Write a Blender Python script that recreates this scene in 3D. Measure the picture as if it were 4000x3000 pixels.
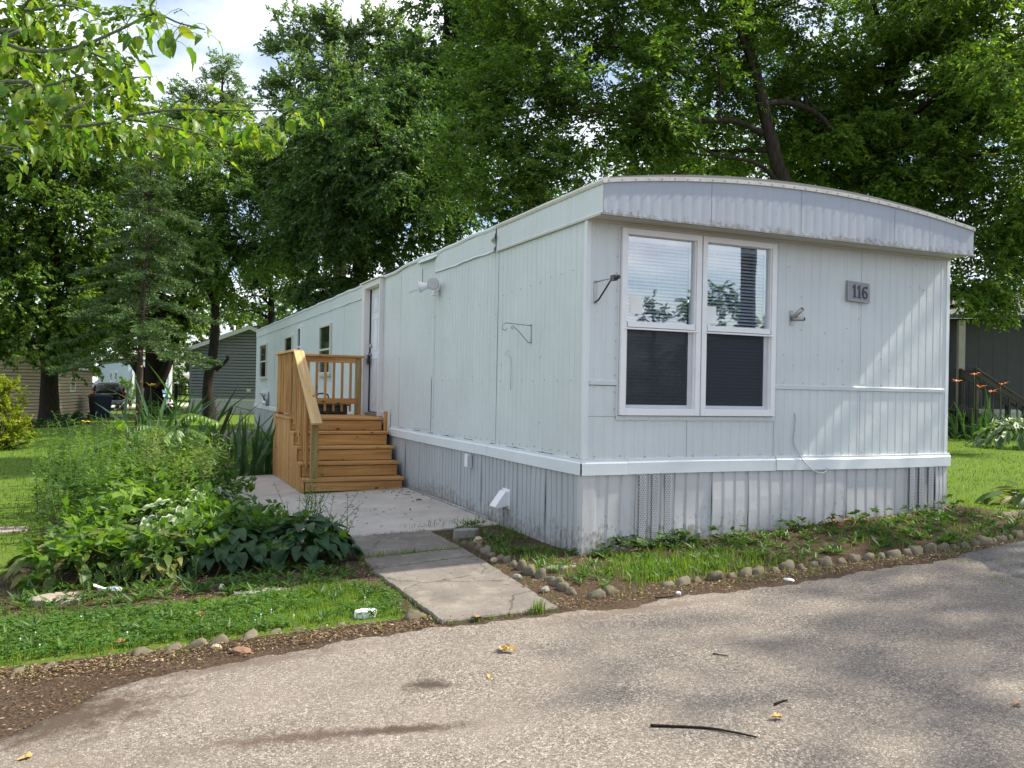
import bpy, bmesh, math, random
import numpy as np
from mathutils import Vector, Matrix
R = math.radians
PI = math.pi
for o in list(bpy.data.objects):
    bpy.data.objects.remove(o, do_unlink=True)
scn = bpy.context.scene
COL = scn.collection
rnd = random.Random(7)

# ------------------------------------------------------------------ camera
CAM = np.array([-3.45321782, -6.35290868, 1.40129669])
FPX = 3350.18                                   # focal length in pixels of a 4000 px wide frame
CR = np.array([0.91573071, -0.40130714, 0.01974452])     # camera right
CU = np.array([-0.02057984, 0.00222945, 0.99978573])     # camera up
CF = np.array([0.40126517, 0.91594083, 0.00621726])      # camera forward
cam_d = bpy.data.cameras.new('camera')
cam_d.sensor_fit = 'HORIZONTAL'
cam_d.sensor_width = 36.0
cam_d.lens = 36.0 * FPX / 4000.0
cam_d.clip_start = 0.05
cam_d.clip_end = 2000.0
cam_o = bpy.data.objects.new('camera', cam_d)
COL.objects.link(cam_o)
cam_o.matrix_world = Matrix(((CR[0], CU[0], -CF[0], CAM[0]), (CR[1], CU[1], -CF[1], CAM[1]), (CR[2], CU[2], -CF[2], CAM[2]), (0, 0, 0, 1)))
scn.camera = cam_o

# ------------------------------------------------------------------ light
SUN_EL, SUN_AZ = R(46.0), R(7.0)               # azimuth measured from +X towards -Y
sun_dir = Vector((math.cos(SUN_EL) * math.cos(SUN_AZ), -math.cos(SUN_EL) * math.sin(SUN_AZ), math.sin(SUN_EL)))
sd = bpy.data.lights.new('sun', 'SUN')
sd.energy = 5.0
sd.angle = R(1.2)
sd.color = (1.0, 0.93, 0.80)
so = bpy.data.objects.new('sun', sd)
COL.objects.link(so)
so.rotation_euler = sun_dir.to_track_quat('Z', 'Y').to_euler()
so.location = (30, -5, 30)

w = bpy.data.worlds.new('World')
scn.world = w
w.use_nodes = True
nt = w.node_tree
nt.nodes.clear()
wo = nt.nodes.new('ShaderNodeOutputWorld')
bg = nt.nodes.new('ShaderNodeBackground')
sky = nt.nodes.new('ShaderNodeTexSky')
sky.sky_type = 'NISHITA'
sky.sun_disc = False
sky.sun_elevation = SUN_EL
sky.sun_rotation = R(90.0) + SUN_AZ
sky.altitude = 200
sky.dust_density = 1.5
sky.ozone_density = 1.5
bg.inputs['Strength'].default_value = 0.116
tc = nt.nodes.new('ShaderNodeTexCoord')
sep = nt.nodes.new('ShaderNodeSeparateXYZ')
nt.links.new(tc.outputs['Generated'], sep.inputs[0])
ad = nt.nodes.new('ShaderNodeMath'); ad.operation = 'ADD'; ad.inputs[1].default_value = 0.22
mx = nt.nodes.new('ShaderNodeMath'); mx.operation = 'MAXIMUM'; mx.inputs[1].default_value = 0.0
nt.links.new(sep.outputs['Z'], mx.inputs[0]); nt.links.new(mx.outputs[0], ad.inputs[0])
dv = nt.nodes.new('ShaderNodeVectorMath'); dv.operation = 'DIVIDE'
cb = nt.nodes.new('ShaderNodeCombineXYZ')
for i in range(3):
    nt.links.new(ad.outputs[0], cb.inputs[i])
nt.links.new(tc.outputs['Generated'], dv.inputs[0]); nt.links.new(cb.outputs[0], dv.inputs[1])
cmap = nt.nodes.new('ShaderNodeMapping'); cmap.inputs['Location'].default_value = (0.35, 1.1, 0.0)
nt.links.new(dv.outputs[0], cmap.inputs['Vector'])
n1 = nt.nodes.new('ShaderNodeTexNoise')
n1.inputs['Scale'].default_value = 1.7; n1.inputs['Detail'].default_value = 9; n1.inputs['Roughness'].default_value = 0.52
nt.links.new(cmap.outputs[0], n1.inputs['Vector'])
cr = nt.nodes.new('ShaderNodeValToRGB')
cr.color_ramp.elements[0].position = 0.40; cr.color_ramp.elements[0].color = (0, 0, 0, 1)
cr.color_ramp.elements[1].position = 0.62; cr.color_ramp.elements[1].color = (1, 1, 1, 1)
nt.links.new(n1.outputs['Fac'], cr.inputs['Fac'])
n2 = nt.nodes.new('ShaderNodeTexNoise')
n2.inputs['Scale'].default_value = 4.0; n2.inputs['Detail'].default_value = 6
nt.links.new(cmap.outputs[0], n2.inputs['Vector'])
cc = nt.nodes.new('ShaderNodeValToRGB')
cc.color_ramp.elements[0].position = 0.3; cc.color_ramp.elements[0].color = (5.4, 5.9, 7.0, 1)
cc.color_ramp.elements[1].position = 0.7; cc.color_ramp.elements[1].color = (10.5, 10.6, 10.8, 1)
nt.links.new(n2.outputs['Fac'], cc.inputs['Fac'])
mixw = nt.nodes.new('ShaderNodeMixRGB')
nt.links.new(cr.outputs['Color'], mixw.inputs['Fac'])
nt.links.new(sky.outputs['Color'], mixw.inputs['Color1'])
nt.links.new(cc.outputs['Color'], mixw.inputs['Color2'])
nt.links.new(mixw.outputs['Color'], bg.inputs['Color'])
nt.links.new(bg.outputs[0], wo.inputs['Surface'])

scn.view_settings.view_transform = 'Standard'
scn.view_settings.look = 'None'
scn.view_settings.gamma = 1.0
scn.view_settings.use_curve_mapping = False
scn.view_settings.exposure = 0.86
scn.render.engine = 'CYCLES'
scn.cycles.max_bounces = 8
scn.cycles.transparent_max_bounces = 12

# ------------------------------------------------------------------ geometry helpers
def at(px, py, d):
    """world point seen at photo pixel (px, py) at depth d"""
    return CAM + d * (CF + CR * ((px - 2000) / FPX) - CU * ((py - 1500) / FPX))

def sst(a, b, t):
    t = min(1.0, max(0.0, (t - a) / (b - a)))
    return t * t * (3 - 2 * t)

def gz(x, y):
    """height of the terrain"""
    z = 0.005 + 0.28 * math.tanh(x / 8.0) - 0.2 * sst(18, 36, y)
    # planting bank that rises to the front wall
    if y < 0.6 and y > -1.3:
        z += (0.02 + 0.022 * max(0, min(5.0, x))) * sst(-1.05, -0.1, y) * sst(-0.9, 0.3, x) * (1 - sst(4.3, 5.6, x)) * (1 - sst(0.15, 0.6, y))
    return z

def np_mesh(name, V, F):
    V = np.asarray(V, dtype=np.float32).reshape(-1, 3)
    F = np.asarray(F, dtype=np.int32)
    k = F.shape[1]
    me = bpy.data.meshes.new(name)
    me.vertices.add(len(V)); me.vertices.foreach_set('co', V.ravel())
    me.loops.add(F.size); me.loops.foreach_set('vertex_index', F.ravel())
    me.polygons.add(len(F)); me.polygons.foreach_set('loop_start', np.arange(0, F.size, k, dtype=np.int32))
    me.update(calc_edges=True)
    return me

class MB:
    """collects shapes for ONE mesh object"""
    def __init__(s): s.v = []; s.f = []; s.smooth = []
    def add(s, vs, fs, smooth=False):
        b = len(s.v); s.v += [tuple(map(float, q)) for q in vs]
        s.f += [tuple(i + b for i in q) for q in fs]; s.smooth += [smooth] * len(fs)
        return s
    def box(s, lo, hi):
        x0, y0, z0 = lo; x1, y1, z1 = hi
        if x0 > x1: x0, x1 = x1, x0
        if y0 > y1: y0, y1 = y1, y0
        if z0 > z1: z0, z1 = z1, z0
        return s.add([(x0, y0, z0), (x1, y0, z0), (x1, y1, z0), (x0, y1, z0), (x0, y0, z1), (x1, y0, z1), (x1, y1, z1), (x0, y1, z1)],
                     [(0, 3, 2, 1), (4, 5, 6, 7), (0, 1, 5, 4), (1, 2, 6, 5), (2, 3, 7, 6), (3, 0, 4, 7)])
    def prism(s, poly, d):
        """closed prism: polygon of 3D points pushed by vector d"""
        n = len(poly); d = np.array(d)
        vs = [np.array(p, float) for p in poly] + [np.array(p, float) + d for p in poly]
        fs = [tuple(range(n - 1, -1, -1)), tuple(range(n, 2 * n))] + [(i, (i + 1) % n, n + (i + 1) % n, n + i) for i in range(n)]
        return s.add(vs, fs)
    def tube(s, pts, rad, seg=8, caps=True):
        V, F = tube(pts, rad, seg)
        n = len(V)
        fs = [tuple(q) for q in F]
        s.add(V, fs, True)
        if caps:
            b = len(s.v) - n
            s.f.append(tuple(b + i for i in range(seg - 1, -1, -1))); s.smooth.append(False)
            s.f.append(tuple(b + n - seg + i for i in range(seg))); s.smooth.append(False)
        return s
    def cyl(s, a, b, r, seg=12, r2=None): return s.tube([a, b], [r, r if r2 is None else r2], seg)
    def mesh(s, name):
        me = bpy.data.meshes.new(name)
        me.from_pydata(s.v, [], s.f)
        me.polygons.foreach_set('use_smooth', s.smooth)
        me.update()
        return me

def tube(pts, rad, seg=8):
    P = [np.array(p, float) for p in pts]
    n = len(P)
    if not hasattr(rad, '__len__'): rad = [rad] * n
    V = []; up = None
    for i in range(n):
        t = P[min(i + 1, n - 1)] - P[max(i - 1, 0)]
        t = t / (np.linalg.norm(t) + 1e-9)
        if up is None:
            up = np.array([0, 0, 1.0]) if abs(t[2]) < 0.9 else np.array([1.0, 0, 0])
        a = np.cross(t, up); a /= (np.linalg.norm(a) + 1e-9)
        up = np.cross(a, t)
        for k in range(seg):
            th = 2 * PI * k / seg
            V.append(P[i] + rad[i] * (a * math.cos(th) + up * math.sin(th)))
    F = []
    for i in range(n - 1):
        for k in range(seg):
            F.append((i * seg + k, i * seg + (k + 1) % seg, (i + 1) * seg + (k + 1) % seg, (i + 1) * seg + k))
    return np.array(V), np.array(F)

def smooth_curve(pts, n=6):
    """Catmull-Rom through points"""
    P = [np.array(p, float) for p in pts]
    P = [2 * P[0] - P[1]] + P + [2 * P[-1] - P[-2]]
    out = []
    for i in range(1, len(P) - 2):
        for k in range(n):
            t = k / n
            a, b, c, d = P[i - 1], P[i], P[i + 1], P[i + 2]
            out.append(0.5 * ((2 * b) + (c - a) * t + (2 * a - 5 * b + 4 * c - d) * t * t + (3 * b - a - 3 * c + d) * t ** 3))
    out.append(P[-2])
    return out

def tag(o, label=None, cat=None, group=None, kind=None):
    if label: o['label'] = label
    if cat: o['category'] = cat
    if group: o['group'] = group
    if kind: o['kind'] = kind
    return o

def thing(name, label, cat, loc=(0, 0, 0), group=None, kind=None, rz=0.0):
    o = bpy.data.objects.new(name, None)
    o.empty_display_size = 0.2
    COL.objects.link(o)
    o.location = loc; o.rotation_euler = (0, 0, rz)
    return tag(o, label, cat, group, kind)

def WL(o):
    """world matrix of an object from its own chain (no depsgraph needed)"""
    M = Matrix.LocRotScale(o.location, o.rotation_euler, o.scale)
    return WL(o.parent) @ o.matrix_parent_inverse @ M if o.parent else M

def obj(name, mesh, mat=None, parent=None, loc=None, rot=None, scale=None, world=True, bevel=0.0):
    """link one mesh object; mesh given in world coordinates unless world=False"""
    if isinstance(mesh, MB): mesh = mesh.mesh(name)
    if mat is not None and len(mesh.materials) == 0: mesh.materials.append(mat)
    o = bpy.data.objects.new(name, mesh)
    COL.objects.link(o)
    if loc is not None: o.location = loc
    if rot is not None: o.rotation_euler = rot
    if scale is not None: o.scale = scale
    if parent is not None:
        o.parent = parent
        if world: o.matrix_parent_inverse = WL(parent).inverted()
    if bevel:
        m = o.modifiers.new('bevel', 'BEVEL'); m.width = bevel; m.segments = 2; m.limit_method = 'ANGLE'
    return o

def dup(o, loc=None, rot=None, scale=None, parent=None):
    c = o.copy(); COL.objects.link(c)
    if loc is not None: c.location = loc
    if rot is not None: c.rotation_euler = rot
    if scale is not None: c.scale = scale
    if parent is not None: c.parent = parent
    return c

def copy_tree(o, parent=None):
    c = o.copy(); COL.objects.link(c)
    if parent is not None: c.parent = parent
    for ch in list(o.children): copy_tree(ch, c)
    return c

_board_cache = {}
def board(name, p0, p1, wdt, thk, mat, parent, up=(0, 0, 1), bevel=0.004):
    """a plank whose own X runs along the grain from p0 to p1, 'thk' along up"""
    p0 = Vector(p0); p1 = Vector(p1); d = p1 - p0; L = d.length
    key = (round(L, 4), round(wdt, 4), round(thk, 4), mat.name, bevel)
    if key not in _board_cache:
        b = min(bevel, thk * 0.3)
        bm = bmesh.new()
        bmesh.ops.create_cube(bm, size=1.0)
        bmesh.ops.scale(bm, vec=(L, wdt, thk), verts=bm.verts)
        if b > 0: bmesh.ops.bevel(bm, geom=list(bm.edges), offset=b, segments=1, affect='EDGES')
        me = bpy.data.meshes.new(name); bm.to_mesh(me); bm.free()
        me.materials.append(mat)
        _board_cache[key] = me
    x = d.normalized(); z = Vector(up); z = (z - x * z.dot(x)).normalized(); y = z.cross(x)
    o = bpy.data.objects.new(name, _board_cache[key])
    COL.objects.link(o)
    c = (p0 + p1) / 2
    M = Matrix(((x.x, y.x, z.x, c.x), (x.y, y.y, z.y, c.y), (x.z, y.z, z.z, c.z), (0, 0, 0, 1)))
    o.location = c; o.rotation_euler = M.to_euler()
    if parent is not None:
        o.parent = parent; o.matrix_parent_inverse = WL(parent).inverted()
    return o

# ------------------------------------------------------------------ materials
def mat_new(name):
    m = bpy.data.materials.new(name); m.use_nodes = True
    n = m.node_tree.nodes
    return m, m.node_tree, n['Principled BSDF'], n['Material Output']

def nd(t, kind, **kw):
    n = t.nodes.new(kind)
    for k, v in kw.items():
        if k in n.inputs: n.inputs[k].default_value = v
        else: setattr(n, k, v)
    return n

def ramp(t, fac, stops):
    r = t.nodes.new('ShaderNodeValToRGB')
    e = r.color_ramp.elements
    while len(e) < len(stops): e.new(0.5)
    for i, (p, c) in enumerate(stops):
        e[i].position = p; e[i].color = (c[0], c[1], c[2], 1) if hasattr(c, '__len__') else (c, c, c, 1)
    if fac is not None: t.links.new(fac, r.inputs['Fac'])
    return r

def mixc(t, fac, a, b, mode='MIX'):
    m = t.nodes.new('ShaderNodeMixRGB'); m.blend_type = mode
    for i, v in ((0, fac), (1, a), (2, b)):
        if hasattr(v, 'links') or hasattr(v, 'is_linked'): t.links.new(v, m.inputs[i])
        elif hasattr(v, '__len__'): m.inputs[i].default_value = (v[0], v[1], v[2], 1)
        else: m.inputs[i].default_value = v
    return m.outputs[0]

def coords(t, kind='Object', scale=(1, 1, 1), loc=None):
    c = t.nodes.new('ShaderNodeTexCoord'); m = t.nodes.new('ShaderNodeMapping')
    m.inputs['Scale'].default_value = scale
    t.links.new(c.outputs[kind], m.inputs['Vector'])
    if loc is not None: t.links.new(loc, m.inputs['Location'])
    return m.outputs[0]

def wcoords(t, scale=(1, 1, 1)):
    g = t.nodes.new('ShaderNodeNewGeometry'); m = t.nodes.new('ShaderNodeMapping')
    m.inputs['Scale'].default_value = scale
    t.links.new(g.outputs['Position'], m.inputs['Vector'])
    return m.outputs[0]

def noise(t, vec, scale, detail=4, rough=0.5):
    n = t.nodes.new('ShaderNodeTexNoise')
    n.inputs['Scale'].default_value = scale; n.inputs['Detail'].default_value = detail; n.inputs['Roughness'].default_value = rough
    if vec is not None: t.links.new(vec, n.inputs['Vector'])
    return n.outputs['Fac']

def voro(t, vec, scale, out='Distance', feature='F1'):
    n = t.nodes.new('ShaderNodeTexVoronoi'); n.feature = feature
    n.inputs['Scale'].default_value = scale
    if vec is not None: t.links.new(vec, n.inputs['Vector'])
    return n.outputs[out]

def bump(t, h, bsdf, strength=0.3, dist=0.01):
    b = t.nodes.new('ShaderNodeBump'); b.inputs['Strength'].default_value = strength; b.inputs['Distance'].default_value = dist
    t.links.new(h, b.inputs['Height']); t.links.new(b.outputs[0], bsdf.inputs['Normal'])

def math_(t, op, a, b=None):
    m = t.nodes.new('ShaderNodeMath'); m.operation = op
    for i, v in ((0, a), (1, b)):
        if v is None: continue
        if hasattr(v, 'is_linked'): t.links.new(v, m.inputs[i])
        else: m.inputs[i].default_value = v
    return m.outputs[0]

def plain(name, c, rough=0.6, metal=0.0, spec=0.5, vary=0.12, scale=6.0):
    m, t, b, _ = mat_new(name)
    n = noise(t, wcoords(t), scale, 5, 0.6)
    lo = [x * (1 - vary) for x in c]; hi = [min(1, x * (1 + vary)) for x in c]
    r = ramp(t, n, [(0.3, lo), (0.7, hi)])
    t.links.new(r.outputs[0], b.inputs['Base Color'])
    b.inputs['Roughness'].default_value = rough; b.inputs['Metallic'].default_value = metal
    b.inputs['Specular IOR Level'].default_value = spec
    return m

def painted_metal(name, c, dirt=(0.30, 0.28, 0.24), dirt_amt=0.5, rough=0.45, streak=True, spots=True, splash=False, dents=0.38):
    """old painted aluminium: soft streaks, small chips and specks"""
    m, t, b, _ = mat_new(name)
    g = wcoords(t)
    cloud = noise(t, g, 1.3, 5, 0.6)
    base = ramp(t, cloud, [(0.3, [x * 0.93 for x in c]), (0.7, [min(1, x * 1.04) for x in c])]).outputs[0]
    if streak:
        sv = wcoords(t, (22, 22, 0.9))
        s = noise(t, sv, 1.0, 4, 0.65)
        sm = ramp(t, s, [(0.52, 0.0), (0.78, dirt_amt * 0.55)]).outputs[0]
        base = mixc(t, sm, base, [0.55 * x + 0.45 * d for x, d in zip(c, dirt)])
    if spots:
        v = noise(t, g, 34, 2, 0.5)
        big = noise(t, g, 2.2, 3, 0.5)
        k = ramp(t, v, [(0.68, 0.0), (0.75, 1.0)]).outputs[0]
        kb = ramp(t, big, [(0.45, 0.0), (0.7, dirt_amt)]).outputs[0]
        base = mixc(t, math_(t, 'MULTIPLY', k, kb), base, dirt)
    if splash:   # mud thrown up by rain from the soil below
        sz = t.nodes.new('ShaderNodeSeparateXYZ'); t.links.new(g, sz.inputs[0])
        hgt = ramp(t, math_(t, 'DIVIDE', math_(t, 'SUBTRACT', sz.outputs['Z'], splash[0]), splash[1] - splash[0]), [(0.0, 1.0), (1.0, 0.0)]).outputs[0]
        sp_ = noise(t, wcoords(t, (1, 1, 0.6)), 24, 5, 0.7); sb_ = noise(t, g, 3.0, 3, 0.5)
        k_ = math_(t, 'ADD', math_(t, 'ADD', sp_, math_(t, 'MULTIPLY', sb_, 0.35)), math_(t, 'MULTIPLY', hgt, 0.32))
        base = mixc(t, ramp(t, k_, [(0.86, 0.0), (1.10, 0.75)]).outputs[0], base, dirt)
    t.links.new(base, b.inputs['Base Color'])
    b.inputs['Roughness'].default_value = rough
    dent = noise(t, wcoords(t, (1, 1, 1)), 3.0, 3, 0.5)
    bump(t, dent, b, dents, 0.02)
    return m

def leaf_mat(name, cols, transl=0.35, rough=0.5, objrand=False, spec=0.35, var=None):
    m, t, b, out = mat_new(name)
    if objrand:
        oi = t.nodes.new('ShaderNodeObjectInfo'); rv = oi.outputs['Random']
    else:
        g = t.nodes.new('ShaderNodeNewGeometry'); rv = g.outputs['Random Per Island']
    n = len(cols)
    r = ramp(t, rv, [(i / (n - 1), c) for i, c in enumerate(cols)]).outputs[0]
    pos = wcoords(t)
    cl = noise(t, pos, 0.9 if not objrand else 14.0, 3, 0.5)
    cm = ramp(t, cl, [(0.3, 0.78), (0.7, 1.22)]).outputs[0]
    col = mixc(t, 1.0, r, cm, 'MULTIPLY')
    t.links.new(col, b.inputs['Base Color'])
    b.inputs['Roughness'].default_value = rough
    b.inputs['Specular IOR Level'].default_value = spec
    tr = t.nodes.new('ShaderNodeBsdfTranslucent')
    tcl = mixc(t, 1.0, col, (1.5, 1.55, 0.55), 'MULTIPLY')
    t.links.new(tcl, tr.inputs['Color'])
    mx = t.nodes.new('ShaderNodeMixShader'); mx.inputs[0].default_value = transl
    t.links.new(b.outputs[0], mx.inputs[1]); t.links.new(tr.outputs[0], mx.inputs[2])
    t.links.new(mx.outputs[0], out.inputs['Surface'])
    return m

def wood_mat(name, lo, mid, hi, rough=0.7):
    m, t, b, _ = mat_new(name)
    oi = t.nodes.new('ShaderNodeObjectInfo')
    off = t.nodes.new('ShaderNodeCombineXYZ')
    r10 = math_(t, 'MULTIPLY', oi.outputs['Random'], 37.0)
    for i in range(3): t.links.new(r10, off.inputs[i])
    v = coords(t, 'Object', (1.6, 26, 26), off.outputs[0])
    gr = noise(t, v, 1.0, 6, 0.62)
    v2 = coords(t, 'Object', (0.9, 5, 5), off.outputs[0])
    wv = noise(t, v2, 2.0, 3, 0.5)
    col = ramp(t, gr, [(0.30, lo), (0.5, mid), (0.72, hi)]).outputs[0]
    col = mixc(t, ramp(t, wv, [(0.35, 0.0), (0.75, 0.55)]).outputs[0], col, [x * 0.72 for x in mid])
    v3 = coords(t, 'Object', (4.0, 9, 9), off.outputs[0])
    kn = voro(t, v3, 1.0)
    km = ramp(t, kn, [(0.07, 1.0), (0.16, 0.0)]).outputs[0]
    col = mixc(t, km, col, [x * 0.28 for x in lo])
    tint = ramp(t, oi.outputs['Random'], [(0.0, 0.86), (1.0, 1.12)]).outputs[0]
    col = mixc(t, 1.0, col, tint, 'MULTIPLY')
    t.links.new(col, b.inputs['Base Color'])
    b.inputs['Roughness'].default_value = rough
    b.inputs['Specular IOR Level'].default_value = 0.25
    bump(t, gr, b, 0.25, 0.003)
    return m

def bark_mat(name, lo, hi, sc=18):
    m, t, b, _ = mat_new(name)
    v = wcoords(t, (1, 1, 0.18))
    n = noise(t, v, sc, 6, 0.7)
    vo = voro(t, v, sc * 1.3)
    col = ramp(t, n, [(0.3, lo), (0.7, hi)]).outputs[0]
    col = mixc(t, ramp(t, vo, [(0.1, 0.5), (0.5, 0.0)]).outputs[0], col, [x * 0.5 for x in lo])
    t.links.new(col, b.inputs['Base Color'])
    b.inputs['Roughness'].default_value = 0.95; b.inputs['Specular IOR Level'].default_value = 0.1
    bump(t, n, b, 0.8, 0.03)
    return m

M = {}
M['wall'] = painted_metal('pale_green_white_siding', (0.61, 0.66, 0.668), dirt_amt=0.9)
M['fascia'] = painted_metal('grey_fascia_metal', (0.355, 0.395, 0.45), dirt=(0.17, 0.15, 0.115), dirt_amt=0.6, rough=0.4, splash=(2.85, 2.93), dents=0.12)
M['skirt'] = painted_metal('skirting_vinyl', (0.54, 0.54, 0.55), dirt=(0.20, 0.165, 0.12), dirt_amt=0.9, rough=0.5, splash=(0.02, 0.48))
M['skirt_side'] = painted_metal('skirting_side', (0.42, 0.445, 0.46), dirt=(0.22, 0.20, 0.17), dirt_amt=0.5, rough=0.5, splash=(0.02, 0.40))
M['trim'] = painted_metal('white_trim', (0.70, 0.75, 0.77), dirt_amt=0.25, spots=False)
M['beige'] = painted_metal('beige_soffit', (0.50, 0.48, 0.42), dirt=(0.2, 0.17, 0.13), dirt_amt=0.5)
M['edge'] = painted_metal('roof_edge_strip', (0.62, 0.60, 0.55), dirt=(0.12, 0.11, 0.09), dirt_amt=1.0)
M['roof'] = plain('dark_roof_coating', (0.14, 0.145, 0.15), 0.8)
M['vinyl'] = plain('white_vinyl', (0.80, 0.81, 0.82), 0.35, vary=0.03)
M['doorw'] = plain('white_door_paint', (0.72, 0.76, 0.84), 0.4, vary=0.04)
M['jamb'] = painted_metal('weathered_white_jamb', (0.74, 0.72, 0.71), dirt=(0.3, 0.25, 0.2), dirt_amt=0.6)
M['dark'] = plain('dark_gap', (0.03, 0.03, 0.033), 0.8)
M['black'] = plain('black_plastic', (0.018, 0.018, 0.02), 0.35)
M['steel'] = plain('dull_steel', (0.42, 0.42, 0.41), 0.38, metal=0.8)
M['interior'] = plain('dim_interior', (0.16, 0.15, 0.14), 0.9)
M['slat'] = plain('white_blind_slat', (0.52, 0.54, 0.56), 0.5, vary=0.02)
M['galv'] = painted_metal('sign_zinc', (0.27, 0.28, 0.30), dirt_amt=0.4, rough=0.5)
M['paper'] = plain('paper_sticker', (0.80, 0.82, 0.80), 0.8, vary=0.02)
M['cable'] = plain('grey_cable', (0.45, 0.48, 0.50), 0.5)
M['clear'] = plain('pale_plastic', (0.55, 0.57, 0.60), 0.2, vary=0.05)
M['pine'] = wood_mat('treated_pine', (0.30, 0.145, 0.048), (0.52, 0.275, 0.095), (0.66, 0.40, 0.16))
M['pine_pale'] = wood_mat('pale_pine', (0.40, 0.25, 0.105), (0.56, 0.37, 0.17), (0.66, 0.47, 0.24))
M['pine_post'] = wood_mat('greenish_pine_post', (0.22, 0.14, 0.05), (0.34, 0.225, 0.09), (0.42, 0.30, 0.14))
M['old_wood'] = wood_mat('old_grey_wood', (0.035, 0.03, 0.026), (0.07, 0.06, 0.05), (0.11, 0.095, 0.08))
M['bark'] = bark_mat('grey_brown_bark', (0.022, 0.018, 0.014), (0.075, 0.06, 0.048))
M['bark_dark'] = bark_mat('dark_bark', (0.016, 0.013, 0.011), (0.05, 0.04, 0.032))
M['bark_spruce'] = bark_mat('spruce_bark', (0.045, 0.035, 0.028), (0.12, 0.095, 0.075), 26)
M['twig'] = bark_mat('green_twig', (0.10, 0.13, 0.08), (0.17, 0.20, 0.13), 30)
M['stem'] = plain('plant_stem', (0.10, 0.16, 0.04), 0.6)

def glass_mat(name, tint, ior=1.75):
    m, t, b, out = mat_new(name)
    tr = t.nodes.new('ShaderNodeBsdfTransparent'); tr.inputs['Color'].default_value = (*tint, 1)
    gl = t.nodes.new('ShaderNodeBsdfGlossy'); gl.inputs['Roughness'].default_value = 0.012; gl.inputs['Color'].default_value = (1, 1, 1, 1)
    fr = t.nodes.new('ShaderNodeFresnel'); fr.inputs['IOR'].default_value = ior
    g = wcoords(t); n = noise(t, g, 2.5, 2, 0.4)
    bp = t.nodes.new('ShaderNodeBump'); bp.inputs['Strength'].default_value = 0.02; bp.inputs['Distance'].default_value = 0.02
    t.links.new(n, bp.inputs['Height']); t.links.new(bp.outputs[0], gl.inputs['Normal'])
    mx = t.nodes.new('ShaderNodeMixShader')
    gb_ = t.nodes.new('ShaderNodeNewGeometry')
    t.links.new(math_(t, 'MULTIPLY', fr.outputs[0], math_(t, 'SUBTRACT', 1.0, gb_.outputs['Backfacing'])), mx.inputs[0]); t.links.new(tr.outputs[0], mx.inputs[1]); t.links.new(gl.outputs[0], mx.inputs[2])
    t.links.new(mx.outputs[0], out.inputs['Surface'])
    return m
M['glass'] = glass_mat('window_glass', (0.90, 0.95, 1.0), 3.8)
def screen_mat():
    m, t, b, out = mat_new('insect_screen')
    b.inputs['Base Color'].default_value = (0.026, 0.032, 0.046, 1); b.inputs['Roughness'].default_value = 0.7
    tr = t.nodes.new('ShaderNodeBsdfTransparent')
    mx = t.nodes.new('ShaderNodeMixShader'); mx.inputs[0].default_value = 0.60
    t.links.new(tr.outputs[0], mx.inputs[1]); t.links.new(b.outputs[0], mx.inputs[2]); t.links.new(mx.outputs[0], out.inputs['Surface'])
    return m
M['screen'] = screen_mat()
m, t, b, _ = mat_new('dark_window_glass')
b.inputs['Base Color'].default_value = (0.018, 0.02, 0.022, 1); b.inputs['Roughness'].default_value = 0.04; b.inputs['Specular IOR Level'].default_value = 0.8
M['darkglass'] = m
# ------------------------------------------------------------------ ground, driveway, concrete
def edge_y(x):
    P = [(-14, -3.2), (-5, -2.75), (-3.95, -2.17), (-3.69, -1.93), (-3.53, -1.66), (-3.06, -1.56), (-2.72, -1.52), (-2.23, -1.42), (-1.71, -1.41), (-1.34, -1.46),
         (-0.87, -1.45), (-0.42, -1.56), (-0.17, -1.43), (0.25, -1.48), (0.78, -1.51), (1.3, -1.49), (1.8, -1.42), (2.3, -1.44), (2.6, -1.42), (3.8, -1.22), (5.0, -1.05), (20, -0.9)]
    for (a, b), (c, d) in zip(P, P[1:]):
        if a <= x <= c: return b + (d - b) * (x - a) / (c - a)
    return P[0][1] if x < P[0][0] else P[-1][1]

def soil_at(x, y):
    s = 0.0
    e = edge_y(x)
    if y < -1.08: s = max(s, 1 - sst(-1.16, -1.04, y))
    if -4.6 < x < -1.55 and -0.25 < y < 2.1: s = max(s, sst(-0.22, 0.05, y) * sst(-4.6, -4.2, x))
    if -4.6 < x < -2.3 and 2.0 <= y < 8.0: s = max(s, sst(-4.6, -4.0, x) * (1 - sst(7.0, 8.0, y)))
    if -2.6 < x < -0.0 and 7.5 < y < 8.5: s = max(s, 1 - sst(8.1, 8.5, y))
    if -0.9 < x < 4.9 and -1.2 < y < 0.3: s = max(s, 0.72 + 0.28 * sst(-0.45, -0.1, y), 1 - sst(-1.0, -0.85, y))
    if -0.9 < x < 0.3 and 0.0 < y < 2.1: s = max(s, 0.95)
    if -1.85 < x < -0.6 and y < 2.0: s = max(s, 0.9)
    if y < e: s = 1.0
    return s

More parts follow.
